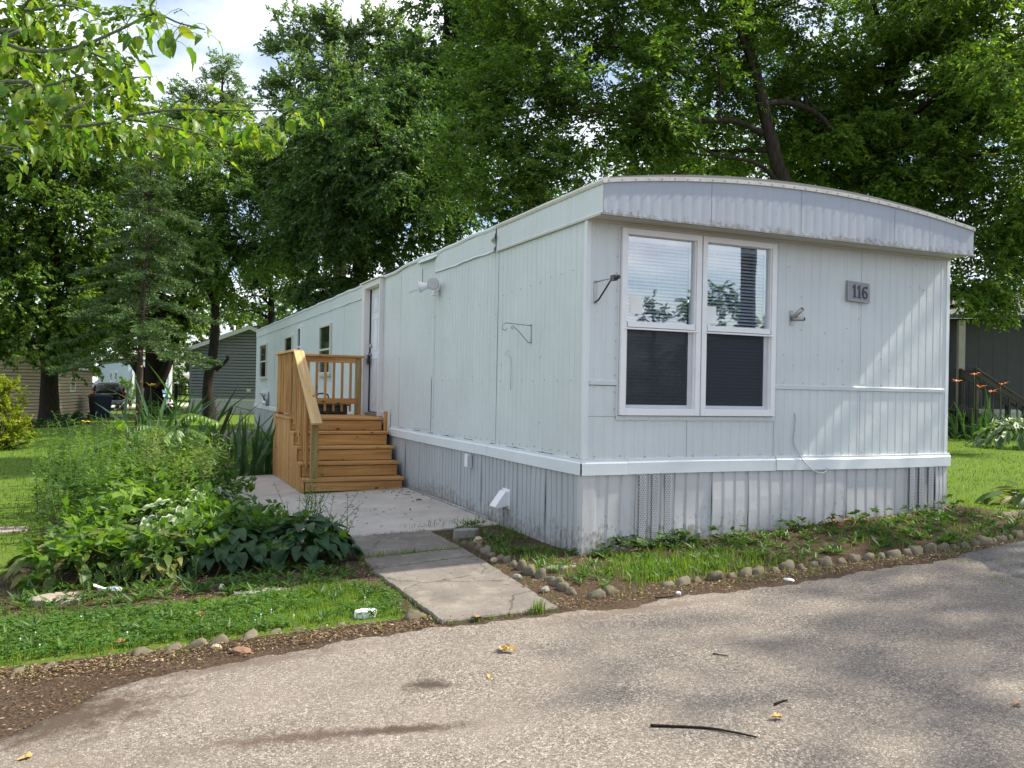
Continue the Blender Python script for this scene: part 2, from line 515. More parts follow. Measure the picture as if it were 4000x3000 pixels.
def lin(a, b, st):
    n = max(1, int(round((b - a) / st))); return [a + (b - a) * i / n for i in range(n)]
gx = [-320, -200, -120, -70, -45, -30, -22, -16, -12] + lin(-10, 8, 0.09) + [8, 9, 10.5, 12.5, 15, 19, 25, 35, 55, 90, 150, 320]
gy = [-320, -160, -80, -40, -24, -14, -9, -6, -4.5] + lin(-3.5, 9, 0.09) + lin(9, 24, 0.5) + lin(24, 44, 1.5) + [44, 48, 54, 62, 75, 100, 150, 220, 340]
nx, ny = len(gx), len(gy)
V = [(x, y, gz(x, y)) for y in gy for x in gx]
F = [(j * nx + i, j * nx + i + 1, (j + 1) * nx + i + 1, (j + 1) * nx + i) for j in range(ny - 1) for i in range(nx - 1)]
gm = np_mesh('ground', V, F)
at_ = gm.attributes.new('soil', 'FLOAT', 'POINT')
at_.data.foreach_set('value', np.array([soil_at(q[0], q[1]) for q in V], dtype=np.float32))
m, t, b, _ = mat_new('soil_and_turf')
g = wcoords(t)
an = t.nodes.new('ShaderNodeAttribute'); an.attribute_name = 'soil'
nz = noise(t, g, 9.0, 6, 0.65)
sm = math_(t, 'ADD', an.outputs['Fac'], math_(t, 'MULTIPLY', math_(t, 'SUBTRACT', nz, 0.5), 0.9))
sm = ramp(t, sm, [(0.42, 0.0), (0.6, 1.0)]).outputs[0]
sf = noise(t, g, 60, 5, 0.7); sb = noise(t, g, 5, 4, 0.6)
soil = ramp(t, sf, [(0.28, (0.025, 0.017, 0.011)), (0.52, (0.085, 0.058, 0.038)), (0.74, (0.21, 0.155, 0.105))]).outputs[0]
soil = mixc(t, ramp(t, sb, [(0.4, 0.0), (0.7, 0.5)]).outputs[0], soil, (0.055, 0.035, 0.022))
gf = noise(t, g, 45, 5, 0.7); gb = noise(t, g, 0.6, 4, 0.6)
turf = ramp(t, gf, [(0.3, (0.05, 0.095, 0.013)), (0.6, (0.12, 0.19, 0.024)), (0.8, (0.20, 0.25, 0.045))]).outputs[0]
turf = mixc(t, ramp(t, gb, [(0.35, 0.0), (0.7, 0.4)]).outputs[0], turf, (0.12, 0.16, 0.03))
t.links.new(mixc(t, sm, turf, soil), b.inputs['Base Color'])
b.inputs['Roughness'].default_value = 0.95; b.inputs['Specular IOR Level'].default_value = 0.1
bump(t, sf, b, 0.9, 0.02)
gm.materials.append(m)
for p in gm.polygons: p.use_smooth = True
ground = tag(obj('ground', gm), kind='structure')
M['ground'] = m

def asphalt(name, binder, stones, worn):
    m, t, b, _ = mat_new(name)
    g = wcoords(t)
    wob = t.nodes.new('ShaderNodeTexNoise'); wob.inputs['Scale'].default_value = 60; wob.inputs['Detail'].default_value = 2
    t.links.new(g, wob.inputs['Vector'])
    va = t.nodes.new('ShaderNodeVectorMath'); va.operation = 'SCALE'; va.inputs['Scale'].default_value = 0.012
    t.links.new(wob.outputs['Color'], va.inputs[0])
    vb = t.nodes.new('ShaderNodeVectorMath'); vb.operation = 'ADD'
    t.links.new(g, vb.inputs[0]); t.links.new(va.outputs[0], vb.inputs[1])
    gg = vb.outputs[0]
    v1 = t.nodes.new('ShaderNodeTexVoronoi'); v1.inputs['Scale'].default_value = 98; t.links.new(gg, v1.inputs['Vector'])
    ve = t.nodes.new('ShaderNodeTexVoronoi'); ve.feature = 'DISTANCE_TO_EDGE'; ve.inputs['Scale'].default_value = 98; t.links.new(gg, ve.inputs['Vector'])
    s1 = t.nodes.new('ShaderNodeSeparateColor'); t.links.new(v1.outputs['Color'], s1.inputs[0])
    stone = ramp(t, s1.outputs[0], stones).outputs[0]
    big = noise(t, g, 1.1, 5, 0.6)
    fine = noise(t, g, 14, 4, 0.65)
    wear = math_(t, 'ADD', math_(t, 'MULTIPLY', big, 0.7), math_(t, 'MULTIPLY', fine, 0.3))
    # stones exposed where worn: the rest is covered by binder and dust
    expo = math_(t, 'ADD', s1.outputs[1], math_(t, 'SUBTRACT', wear, 0.5))
    em = ramp(t, expo, [(0.10, 0.0), (0.24, 1.0)]).outputs[0]
    ed = ramp(t, ve.outputs['Distance'], [(0.02, 0.0), (0.11, 1.0)]).outputs[0]
    k = math_(t, 'MULTIPLY', em, ed)
    col = mixc(t, k, binder, stone)
    dust = ramp(t, noise(t, g, 2.3, 5, 0.65), [(0.34, 0.1), (0.72, 0.55)]).outputs[0]
    col = mixc(t, dust, col, worn)
    soot = ramp(t, noise(t, wcoords(t, (0.8, 1.5, 1)), 1.7, 5, 0.6), [(0.5, 0.0), (0.75, 0.38)]).outputs[0]
    col = mixc(t, soot, col, [x * 0.55 for x in worn])
    # hairline cracks wandering through the mat
    wv = t.nodes.new('ShaderNodeTexNoise'); wv.inputs['Scale'].default_value = 1.4; wv.inputs['Detail'].default_value = 6; t.links.new(g, wv.inputs['Vector'])
    sc_ = t.nodes.new('ShaderNodeVectorMath'); sc_.operation = 'SCALE'; sc_.inputs['Scale'].default_value = 0.9; t.links.new(wv.outputs['Color'], sc_.inputs[0])
    ad_ = t.nodes.new('ShaderNodeVectorMath'); ad_.operation = 'ADD'; t.links.new(g, ad_.inputs[0]); t.links.new(sc_.outputs[0], ad_.inputs[1])
    ck = voro(t, ad_.outputs[0], 0.42, 'Distance', 'DISTANCE_TO_EDGE')
    col = mixc(t, ramp(t, ck, [(0.001, 0.35), (0.004, 0.0)]).outputs[0], col, (0.035, 0.028, 0.022))
    h = math_(t, 'ADD', math_(t, 'MULTIPLY', ed, em), math_(t, 'MULTIPLY', fine, 0.4))
    bump(t, h, b, 0.55, 0.008)
    b.inputs['Roughness'].default_value = 0.88; b.inputs['Specular IOR Level'].default_value = 0.25
    return m, t, b, col, g

# main driveway: worn, pinkish grey chip seal with soil smears of their own
m, t, b, col, g = asphalt('worn_chip_asphalt', (0.085, 0.075, 0.065), [(0.0, (0.165, 0.139, 0.114)), (0.3, (0.242, 0.206, 0.170)), (0.7, (0.338, 0.291, 0.244)), (1.0, (0.48, 0.43, 0.375))], (0.240, 0.203, 0.166))
def smear(col, cx, cy, rx, ry, rot, c, amt):
    mp = t.nodes.new('ShaderNodeMapping'); mp.vector_type = 'TEXTURE'
    mp.inputs['Location'].default_value = (cx, cy, 0); mp.inputs['Rotation'].default_value = (0, 0, R(rot)); mp.inputs['Scale'].default_value = (rx, ry, 100.0)
    t.links.new(g, mp.inputs['Vector'])
    ln = t.nodes.new('ShaderNodeVectorMath'); ln.operation = 'LENGTH'; t.links.new(mp.outputs[0], ln.inputs[0])
    d = math_(t, 'ADD', ln.outputs['Value'], math_(t, 'MULTIPLY', math_(t, 'SUBTRACT', noise(t, g, 11, 6, 0.75), 0.5), 2.6))
    return mixc(t, ramp(t, d, [(0.25, amt), (1.0, 0.0)]).outputs[0], col, c)
col = smear(col, -2.12, -2.33, 0.14, 0.10, 10, (0.05, 0.035, 0.027), 0.9)
col = smear(col, -2.75, -2.70, 0.55, 0.09, -14, (0.085, 0.055, 0.04), 0.8)
col = smear(col, -2.35, -2.80, 0.35, 0.06, -14, (0.06, 0.04, 0.03), 0.8)
col = smear(col, -3.7, -2.05, 0.6, 0.35, 20, (0.075, 0.052, 0.036), 0.95)
col = smear(col, -3.9, -2.75, 0.5, 0.28, 0, (0.20, 0.14, 0.095), 0.75)
col = smear(col, -2.9, -1.62, 0.9, 0.10, 5, (0.13, 0.095, 0.07), 0.7)
col = smear(col, -0.5, -1.62, 1.1, 0.09, 0, (0.15, 0.11, 0.08), 0.6)
t.links.new(col, b.inputs['Base Color'])
M['asphalt'] = m

def apron(name, x0, x1, mat, off, edge, ymin=-16):
    xs = lin(x0, x1, 0.03) + [x1]
    ss = [0, 0.02, 0.1, 0.3, 0.8, 1.6, 3.2, 6, 10, 14]
    V = []
    for x in xs:
        jit = 0.018 * math.sin(x * 13.0) + 0.012 * math.sin(x * 31.3 + 1.1) + 0.008 * math.sin(x * 61.1)
        e = edge(x) + jit
        for k, s in enumerate(ss):
            V.append((x, e - s, gz(x, e - s) + (off if k else -0.015)))
    n = len(ss)
    F = [(i * n + k, i * n + k + 1, (i + 1) * n + k + 1, (i + 1) * n + k) for i in range(len(xs) - 1) for k in range(n - 1)]
    me = np_mesh(name, V, F); me.materials.append(mat)
    o = obj(name, me)
    return tag(o, kind='structure')
apron('driveway', -13.5, 18.0, M['asphalt'], 0.008, edge_y)
m, t, b, col, g = asphalt('older_dark_asphalt', (0.05, 0.047, 0.046), [(0.0, (0.10, 0.095, 0.09)), (0.6, (0.17, 0.16, 0.15)), (1.0, (0.30, 0.28, 0.26))], (0.115, 0.108, 0.102))
t.links.new(col, b.inputs['Base Color'])
def dark_edge(x):
    return edge_y(x) + 0.03
# older asphalt lies right of a ragged crack that runs towards the camera
V, F = [], []
ss = lin(0, 9.5, 0.12)
for s in ss:
    y = -1.36 - s
    xl = 2.62 - 0.42 * s + 0.05 * math.sin(9 * s) + 0.035 * math.sin(23 * s + 1) + 0.10 * s * s * 0.2
    for k in range(9):
        x = xl + (18 - xl) * (k / 8) ** 2
        yy = y if s > 0 else edge_y(x) + 0.02
        V.append((x, yy, gz(x, yy) + (0.018 if k else -0.01)))
F = [(i * 9 + k, (i + 1) * 9 + k, (i + 1) * 9 + k + 1, i * 9 + k + 1) for i in range(len(ss) - 1) for k in range(8)]
me = np_mesh('road', V, F); me.materials.append(m)
tag(obj('road', me), kind='structure')

def concrete(name, c, dirty, blotch=0.5, crack=0.0):
    m, t, b, _ = mat_new(name)
    g = wcoords(t)
    a = noise(t, g, 1.6, 6, 0.62); f = noise(t, g, 38, 5, 0.7)
    col = ramp(t, a, [(0.3, dirty), (0.62, c)]).outputs[0]
    col = mixc(t, ramp(t, f, [(0.3, 0.35), (0.6, 0.0)]).outputs[0], col, [x * 0.6 for x in dirty])
    pit = voro(t, g, 55)
    col = mixc(t, ramp(t, pit, [(0.05, blotch), (0.16, 0.0)]).outputs[0], col, [x * 0.35 for x in dirty])
    if crack:
        wv = t.nodes.new('ShaderNodeTexNoise'); wv.inputs['Scale'].default_value = 2.5; wv.inputs['Detail'].default_value = 6; t.links.new(g, wv.inputs['Vector'])
        sc_ = t.nodes.new('ShaderNodeVectorMath'); sc_.operation = 'SCALE'; sc_.inputs['Scale'].default_value = 0.5; t.links.new(wv.outputs['Color'], sc_.inputs[0])
        ad_ = t.nodes.new('ShaderNodeVectorMath'); ad_.operation = 'ADD'; t.links.new(g, ad_.inputs[0]); t.links.new(sc_.outputs[0], ad_.inputs[1])
        ck = voro(t, ad_.outputs[0], 0.75, 'Distance', 'DISTANCE_TO_EDGE')
        col = mixc(t, ramp(t, ck, [(0.002, crack), (0.008, 0.0)]).outputs[0], col, (0.04, 0.033, 0.026))
        pat = noise(t, g, 4.5, 6, 0.7)
        col = mixc(t, ramp(t, pat, [(0.5, 0.0), (0.66, 0.55)]).outputs[0], col, (0.30, 0.26, 0.215))
    t.links.new(col, b.inputs['Base Color'])
    b.inputs['Roughness'].default_value = 0.9; b.inputs['Specular IOR Level'].default_value = 0.2
    bump(t, f, b, 0.3, 0.004)
    return m
M['conc_new'] = concrete('pale_patio_concrete', (0.50, 0.455, 0.41), (0.37, 0.33, 0.29), 0.15)
M['conc_old'] = concrete('worn_walk_concrete', (0.215, 0.19, 0.165), (0.125, 0.11, 0.095), 0.9, 0.8)

def slab(name, quad, rise, mat, parent, rough=0.006):
    """cast slab with slightly chipped, wandering edges"""
    rr = random.Random(int(abs(quad[0][0] * 100 + quad[0][1] * 1000)))
    ring = []
    for i in range(4):
        (x0, y0), (x1, y1) = quad[i], quad[(i + 1) % 4]
        n = max(2, int(math.hypot(x1 - x0, y1 - y0) / 0.05))
        ph = rr.uniform(0, 6)
        for k in range(n):
            f = k / n
            j = rough * (math.sin(f * n * 0.9 + ph) * 0.6 + rr.uniform(-1, 1) * 0.6)
            if rr.random() < 0.05: j += rough * 2.2
            nx_, ny_ = -(y1 - y0), (x1 - x0); l_ = math.hypot(nx_, ny_)
            ring.append((x0 + (x1 - x0) * f + nx_ / l_ * j, y0 + (y1 - y0) * f + ny_ / l_ * j))
    m_ = len(ring)
    cx, cy = sum(q[0] for q in ring) / m_, sum(q[1] for q in ring) / m_
    V = [(x, y, gz(x, y) - 0.16) for x, y in ring] + [(x, y, gz(x, y) + rise - 0.010) for x, y in ring] + [(x + (cx - x) * 0.014, y + (cy - y) * 0.010, gz(x, y) + rise) for x, y in ring] + [(cx, cy, gz(cx, cy) + rise)]
    F = []
    for i in range(m_):
        q = (i + 1) % m_
        F += [(i, q, m_ + q, m_ + i), (m_ + i, m_ + q, 2 * m_ + q, 2 * m_ + i), (2 * m_ + i, 2 * m_ + q, 3 * m_)]
    return obj(name, MB().add(V, F), mat, parent)
walk = thing('walkway', None, None, (-1.25, 0, 0), kind='structure')
slab('slab', [(-1.68, 0.725), (-0.79, 0.755), (-0.785, 1.715), (-1.69, 1.705)], 0.022, M['conc_old'], walk)
slab('slab', [(-1.71, 0.255), (-0.80, 0.395), (-0.79, 0.738), (-1.69, 0.708)], 0.02, M['conc_old'], walk)
slab('slab', [(-1.70, -1.355), (-0.915, -1.375), (-0.81, 0.372), (-1.73, 0.232)], 0.024, M['conc_old'], walk)
patio = thing('patio', None, None, (-1.2, 4.6, 0), kind='structure')
slab('slab', [(-2.52, 1.735), (-0.015, 1.765), (-0.015, 7.62), (-2.52, 7.66)], 0.022, M['conc_new'], patio)

# pale road far behind the yard, seen between the trunks
V = []; xs = lin(-40, 30, 2.0) + [30]
for x in xs:
    for y in (55.5, 60, 64):
        V.append((x, y, gz(x, y) + 0.03))
F = [(i * 3 + k, (i + 1) * 3 + k, (i + 1) * 3 + k + 1, i * 3 + k + 1) for i in range(len(xs) - 1) for k in range(2)]
me = np_mesh('far_road', V, F); me.materials.append(plain('pinkish_concrete', (0.48, 0.41, 0.37), 0.9))
tag(obj('far_road', me), kind='structure')
# ------------------------------------------------------------------ the mobile home
W, L = 4.27, 21.7
ZT, ZB = 2.847, 0.825          # siding top and bottom
home = thing('mobile_home', 'long pale mobile home numbered 116 with arched grey fascia and white double window', 'mobile home', (W / 2, L / 2, 0))

def rib_sheet(axis, a0, a1, z0, z1, out0=0.0, pitch=0.1016, depth=0.0045, flute=0.024, wav=0.0, seed=0, nz=1):
    """ribbed sheet; axis 'x' = front wall (faces -Y), 'y' = left wall (faces -X)"""
    rr = random.Random(seed)
    prof = [(a0, 0.0)]
    k = math.floor(a0 / pitch)
    while k * pitch < a1 + pitch:
        c = k * pitch
        for da, dp in ((pitch - flute, 0.0), (pitch - flute + 0.004, depth), (pitch - 0.009, depth), (pitch - 0.001, 0.0)):
            a = c + da
            if a0 + 0.003 < a < a1 - 0.003: prof.append((a, dp))
        k += 1
    prof.append((a1, 0.0))
    mb = MB(); n = len(prof); V = []
    for j in range(nz + 1):
        f = j / nz
        for a, dp in prof:
            wz = 0.0
            if wav and j == 0: wz = wav * (0.6 * math.sin(a * 9 + seed) + 0.4 * math.sin(a * 31 + seed))
            bulge = 0.003 * math.sin(a * 2.3 + seed) * math.sin(f * PI)
            o = out0 - dp + bulge
            z = z0 + (z1 - z0) * f + wz
            V.append((a, -o, z) if axis == 'x' else (-o, a, z))
    F = []
    for j in range(nz):
        for i in range(n - 1):
            q = (j * n + i, j * n + i + 1, (j + 1) * n + i + 1, (j + 1) * n + i)
            F.append(q if axis == 'x' else q[::-1])
    # turned edges give the sheet thickness
    for i in (0, n - 1):
        pass
    mb.add(V, F)
    return mb

def panel(name, *a, mat='wall', **k):
    o = obj(name, rib_sheet(*a, **k), M[mat], home)
    return o

# body (walls behind the metal skin, floor, roof deck) with the front window opening
WX0, WX1, WXM, WZ0, WZ1 = 0.318, 1.985, 1.1455, 1.195, 2.803
core = MB()
core.box((0.012, 0.115, 0.66), (0.10, 6.49, 2.84)).box((0.012, 7.43, 0.66), (0.10, L - 0.1, 2.84)).box((0.012, 6.4905, 0.66), (0.10, 7.4295, 0.944))
core.box((W - 0.10, 0.115, 0.66), (W - 0.002, L - 0.1, 2.84))
core.box((0.012, L - 0.1, 0.66), (W - 0.002, L, 2.84))
core.box((0.012, 0.012, 0.66), (WX0 + 0.015, 0.113, 2.84))
core.box((WX1 - 0.015, 0.012, 0.66), (W - 0.002, 0.113, 2.84))
core.box((WX0 + 0.015, 0.012, 0.66), (WX1 - 0.015, 0.113, WZ0 + 0.015))
core.box((WX0 + 0.015, 0.012, WZ1 - 0.015), (WX1 - 0.015, 0.113, 2.84))
core.box((0.102, 0.115, 0.66), (W - 0.102, L - 0.102, 0.72))
core.box((0.102, 0.115, 2.78), (W - 0.102, L - 0.102, 2.838))
core.box((0.102, 3.6, 0.722), (W - 0.102, 3.66, 2.778))
obj('wall', core, M['interior'], home)

# front siding
sid = 0
for a0, a1, z0, z1 in [(0.035, 0.30, 1.49, 2.83), (2.0, 3.062, 1.495, 2.83), (3.066, 4.235, 1.495, 2.83),
                       (0.035, 1.03, 0.825, 1.185), (1.034, 2.0, 0.825, 1.185), (2.004, 3.066, 0.825, 1.452), (3.07, 4.235, 0.825, 1.452), (0.035, 0.30, 1.188, 1.447)]:
    sid += 1
    panel('siding_panel', 'x', a0, a1, z0, z1, 0.0, seed=sid)
# belt strips across the front
for a0, a1 in ((0.035, 0.298), (2.0, 4.22)):
    obj('belt_strip', MB().prism([(a0, 0.002, 1.450), (a0, -0.012, 1.455), (a0, -0.014, 1.488), (a0, 0.002, 1.497)], (a1 - a0, 0, 0)), M['wall'], home)
# corner posts
obj('corner_trim', MB().box((-0.012, -0.006, ZB), (0.034, 0.04, ZT)), M['trim'], home, bevel=0.004)
obj('corner_trim', MB().box((W - 0.036, -0.006, ZB), (W + 0.012, 0.04, ZT)), M['trim'], home, bevel=0.004)
obj('window_flashing', MB().box((0.300, -0.008, 1.17), (0.316, 0.004, 2.83)).box((1.987, -0.008, 1.17), (2.0, 0.004, 2.83)).box((0.300, -0.010, 1.155), (2.0, 0.004, 1.192)).box((0.3165, -0.010, 2.806), (1.9865, 0.004, 2.835)), M['wall'], home)

# left siding
for i, (a0, a1, z0, z1, wv) in enumerate([(0.042, 1.93, ZB, 2.845, 0.006), (1.934, 3.998, ZB, 2.845, 0.008), (4.006, 5.55, ZB, 3.02, 0.010), (5.556, 6.452, ZB, 3.02, 0.004),
                                          (7.54, 9.2, ZB, 2.88, 0.004), (9.204, 11.6, ZB, 2.88, 0.004), (11.604, 14.0, ZB, 2.88, 0.004), (14.004, 16.4, ZB, 2.88, 0.004), (16.404, 17.7, ZB, 2.88, 0.004), (17.704, 19.0, ZB, 2.88, 0.004), (19.004, L, ZB, 2.88, 0.004)]):
    panel('siding_panel', 'y', a0, a1, z0, z1, 0.0 + 0.0015 * (i % 2), wav=wv, seed=20 + i, nz=2)
# patches riveted over old damage
for a0, a1, z0, z1 in ((4.08, 4.78, 0.86, 1.535), (4.55, 5.15, 2.72, 2.98)):
    obj('patch_sheet', rib_sheet('y', a0, a1, z0, z1, 0.007, seed=int(a0 * 10), wav=0.006), M['wall'], home)
obj('seam_gap', MB().box((0.001, 3.9985, 0.84), (0.006, 4.0055, 2.9)), M['dark'], home)
# screw heads: rows the photo shows
sm_ = MB()
def screw(x, y, z, front):
    r = 0.0060
    n = 6
    if front: c = [(x + r * math.cos(a), -0.001, z + r * math.sin(a)) for a in [2 * PI * k / n for k in range(n)]]; sm_.prism(c, (0, -0.006, 0))
    else: c = [(-0.001, y + r * math.cos(a), z + r * math.sin(a)) for a in [2 * PI * k / n for k in range(n)]]; sm_.prism(c, (-0.006, 0, 0))
for k in range(15): screw(0, 0.25 + k * 0.262, 1.49 + rnd.uniform(-0.006, 0.006), False)
for k in range(22): screw(0, 0.12 + k * 0.17, 0.86 + rnd.uniform(-0.008, 0.008), False)
for k in range(24): screw(0, rnd.uniform(0.2, 5.9), rnd.uniform(1.0, 2.7), False)
for k in range(12): screw(0, 0.25 + k * 0.22, 2.45 - k * 0.012 + rnd.uniform(-0.01, 0.01), False)
for k in range(9): screw(2.1 + k * 0.25, 0, 1.512, True)
for k in range(17): screw(0.1 + k * 0.25, 0, 0.845 + rnd.uniform(-0.005, 0.005), True)
for k in range(16): screw(rnd.uniform(2.1, 4.1), 0, rnd.uniform(1.6, 2.75), True)
for k in range(11): screw(0.285, 0, 1.25 + k * 0.145, True)
for k in range(14): screw(0.36 + k * 0.12, 0, 1.165, True)
obj('screw', sm_, M['steel'], home)['kind'] = 'stuff'

# base trim board along both walls (bent lengths)
def trim_len(name, axis, a0, a1, z0=0.690, z1=0.806, o=0.03, sag=0.0):
    n = 8; mb = MB()
    for k in range(n):
        p, q = a0 + (a1 - a0) * k / n, a0 + (a1 - a0) * (k + 1) / n
        w0 = sag * math.sin(k / n * PI); w1 = sag * math.sin((k + 1) / n * PI)
        P = lambda a, oo, z: (a, -oo, z) if axis == 'x' else (-oo, a, z)
        prof = lambda a, s: [P(a, 0.0, z0 + s), P(a, o, z0 + s), P(a, o, z1 - 0.018 + s), P(a, o - 0.012, z1 - 0.004 + s), P(a, o - 0.012, z1 + 0.016 + s), P(a, 0.0, z1 + 0.018 + s)]
        A, B = prof(p, w0), prof(q, w1)
        m_ = len(A)
        f = [(i, i + 1, m_ + i + 1, m_ + i) for i in range(m_ - 1)]
        if axis == 'y': f = [x[::-1] for x in f]
        mb.add(A + B, f)
        if k == 0: mb.add(A, [tuple(range(m_))])
        if k == n - 1: mb.add(B, [tuple(range(m_))[::-1]])
    return obj(name, mb, M['trim'], home)
trim_len('base_trim', 'x', -0.03, 0.42, sag=0.001); trim_len('base_trim', 'x', 0.424, 2.02, 0.692, 0.808, 0.027, 0.004)
trim_len('base_trim', 'x', 2.024, W + 0.035, 0.697, 0.812, 0.031, -0.007)
trim_len('base_trim', 'y', -0.027, 2.10, sag=-0.003); trim_len('base_trim', 'y', 2.104, 5.92, 0.692, 0.808, 0.031, -0.006)
trim_len('base_trim', 'y', 7.66, 14.0, 0.690, 0.806, 0.03, -0.01); trim_len('base_trim', 'y', 14.004, L, 0.690, 0.806, 0.031, -0.008)

# skirting: single panels, 0.406 m wide on the front
def skirt_panel(axis, a0, a1, out0, mat, seed, lean=0.0):
    rr = random.Random(seed)
    mb = MB(); wd = a1 - a0
    prof = [(0, -0.010), (0.012, 0.0), (0.24, 0.0), (0.262, -0.012), (0.31, -0.012), (0.33, 0.0), (0.57, 0.0), (0.592, -0.012), (0.64, -0.012), (0.66, 0.0), (0.90, 0.0), (0.925, -0.013), (0.985, -0.013), (1.0, -0.004)]
    rows = 5; V = []
    bow = rr.uniform(-0.008, 0.014)
    for j in range(rows + 1):
        f = j / rows
        for u, dp in prof:
            a = a0 + u * wd + lean * (1 - f)
            g0 = gz(a, 0.0) if axis == 'x' else gz(-0.02, a)
            z = (g0 - 0.03) + (0.70 - g0 + 0.03) * f
            o = out0 + dp + bow * math.sin(f * PI)
            V.append((a, -o, z) if axis == 'x' else (-o, a, z))
    n = len(prof)
    F = [(j * n + i, j * n + i + 1, (j + 1) * n + i + 1, (j + 1) * n + i) for j in range(rows) for i in range(n - 1)]
    if axis == 'y': F = [q[::-1] for q in F]
    mb.add(V, F)
    return obj('skirting_panel', mb, M[mat], home)
a = 0.115; k = 0
vents = []
while a < W - 0.1:
    b_ = min(a + 0.396, W + 0.0)
    p_ = skirt_panel('x', a, b_, 0.010, 'skirt', 100 + k, lean=rnd.uniform(-0.012, 0.012))
    if k in (1, 9): vents.append((a, b_, p_))
    a = b_ + 0.003; k += 1
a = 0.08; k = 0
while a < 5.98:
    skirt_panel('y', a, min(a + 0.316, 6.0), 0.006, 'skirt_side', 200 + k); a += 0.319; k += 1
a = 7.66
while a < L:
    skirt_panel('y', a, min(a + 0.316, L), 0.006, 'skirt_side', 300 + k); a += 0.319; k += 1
obj('skirting_corner', MB().box((-0.014, -0.016, gz(0, 0) - 0.03), (0.113, 0.004, 0.70)).box((-0.014, 0.0045, gz(0, 0) - 0.03), (0.004, 0.078, 0.70)), M['skirt'], home, bevel=0.004)
obj('skirting_corner', MB().box((W - 0.03, -0.012, gz(W, 0) - 0.03), (W + 0.006, 0.05, 0.70)), M['skirt'], home, bevel=0.004)
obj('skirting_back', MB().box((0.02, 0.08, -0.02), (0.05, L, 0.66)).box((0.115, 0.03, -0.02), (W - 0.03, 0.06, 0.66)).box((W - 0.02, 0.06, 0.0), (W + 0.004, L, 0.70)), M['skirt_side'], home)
obj('slab_bead', MB().tube([(-0.025, 2.0, 0.035), (-0.025, 4.95, 0.035)], 0.014, 6), M['skirt_side'], home)
# perforated vent strips: expanded mesh cut as diamonds
m, t, b, out = mat_new('perforated_vinyl')
v = wcoords(t, (1, 1, 1))
sx = t.nodes.new('ShaderNodeSeparateXYZ'); t.links.new(v, sx.inputs[0])
u_ = math_(t, 'MULTIPLY', sx.outputs[0], 62.0); z_ = math_(t, 'MULTIPLY', sx.outputs[2], 30.0)
h1 = math_(t, 'ABSOLUTE', math_(t, 'SUBTRACT', math_(t, 'FRACT', math_(t, 'ADD', u_, z_)), 0.5))
h2 = math_(t, 'ABSOLUTE', math_(t, 'SUBTRACT', math_(t, 'FRACT', math_(t, 'SUBTRACT', u_, z_)), 0.5))
hole = math_(t, 'GREATER_THAN', math_(t, 'MINIMUM', h1, h2), 0.17)
b.inputs['Base Color'].default_value = (0.55, 0.56, 0.60, 1)
tr = t.nodes.new('ShaderNodeBsdfTransparent'); mxs = t.nodes.new('ShaderNodeMixShader')
t.links.new(hole, mxs.inputs[0]); t.links.new(b.outputs[0], mxs.inputs[1]); t.links.new(tr.outputs[0], mxs.inputs[2]); t.links.new(mxs.outputs[0], out.inputs['Surface'])
M['perf'] = m
for a0, b_, p_ in vents:
    wd = b_ - a0
    for u in (0.012, 0.345, 0.675):
        x0 = a0 + u * wd + 0.014; x1 = x0 + 0.062
        g0 = gz(x0, 0) + 0.03
        obj('vent_backing', MB().box((x0, -0.0275, g0), (x1, -0.024, 0.688)), M['dark'], p_)
        obj('vent_strip', MB().box((x0 - 0.003, -0.034, g0), (x1 + 0.003, -0.0325, 0.689)), M['perf'], p_)

# fascia, soffit, roof
OV = 0.272
def roof_z(x): return 3.122 + 0.168 * (1 - ((x - 2.13) / 2.15) ** 2)
def fas(x0, x1):
    mb = MB(); n = max(4, int((x1 - x0) / 0.034)); V = []
    for i in range(n + 1):
        x = x0 + (x1 - x0) * i / n
        dp = 0.0012 if i % 3 == 1 and 0 < i < n else 0.0
        V += [(x, -OV - 0.001 + dp, 2.853), (x, -OV - 0.001 + dp, roof_z(x) - 0.012), (x, -OV + 0.02, 2.853), (x, -OV + 0.02, roof_z(x) - 0.012)]
    F = []
    for i in range(n):
        a = i * 4; c = a + 4
        F += [(a, c, c + 1, a + 1), (a + 2, a + 3, c + 3, c + 2), (a, a + 2, c + 2, c)]
    mb.add(V, F); return mb
xs = [-0.012, 1.055, 2.045, 3.195, W + 0.012]
for i in range(4): obj('fascia_panel', fas(xs[i] + 0.002, xs[i + 1] - 0.002), M['fascia'], home)
obj('fascia_lip', MB().prism([(-0.016, -OV - 0.008, 2.838), (-0.016, -OV - 0.008, 2.858), (-0.016, -OV - 0.003, 2.860), (-0.016, -OV + 0.03, 2.838)], (W + 0.032, 0, 0)), M['fascia'], home)
obj('soffit', MB().box((-0.010, -OV + 0.005, 2.848), (W + 0.010, 0.04, 2.856)), M['beige'], home)
obj('soffit_molding', MB().prism([(0.0, -0.004, 2.846), (0.0, -0.030, 2.846), (0.0, -0.006, 2.825)], (W, 0, 0)), M['beige'], home)
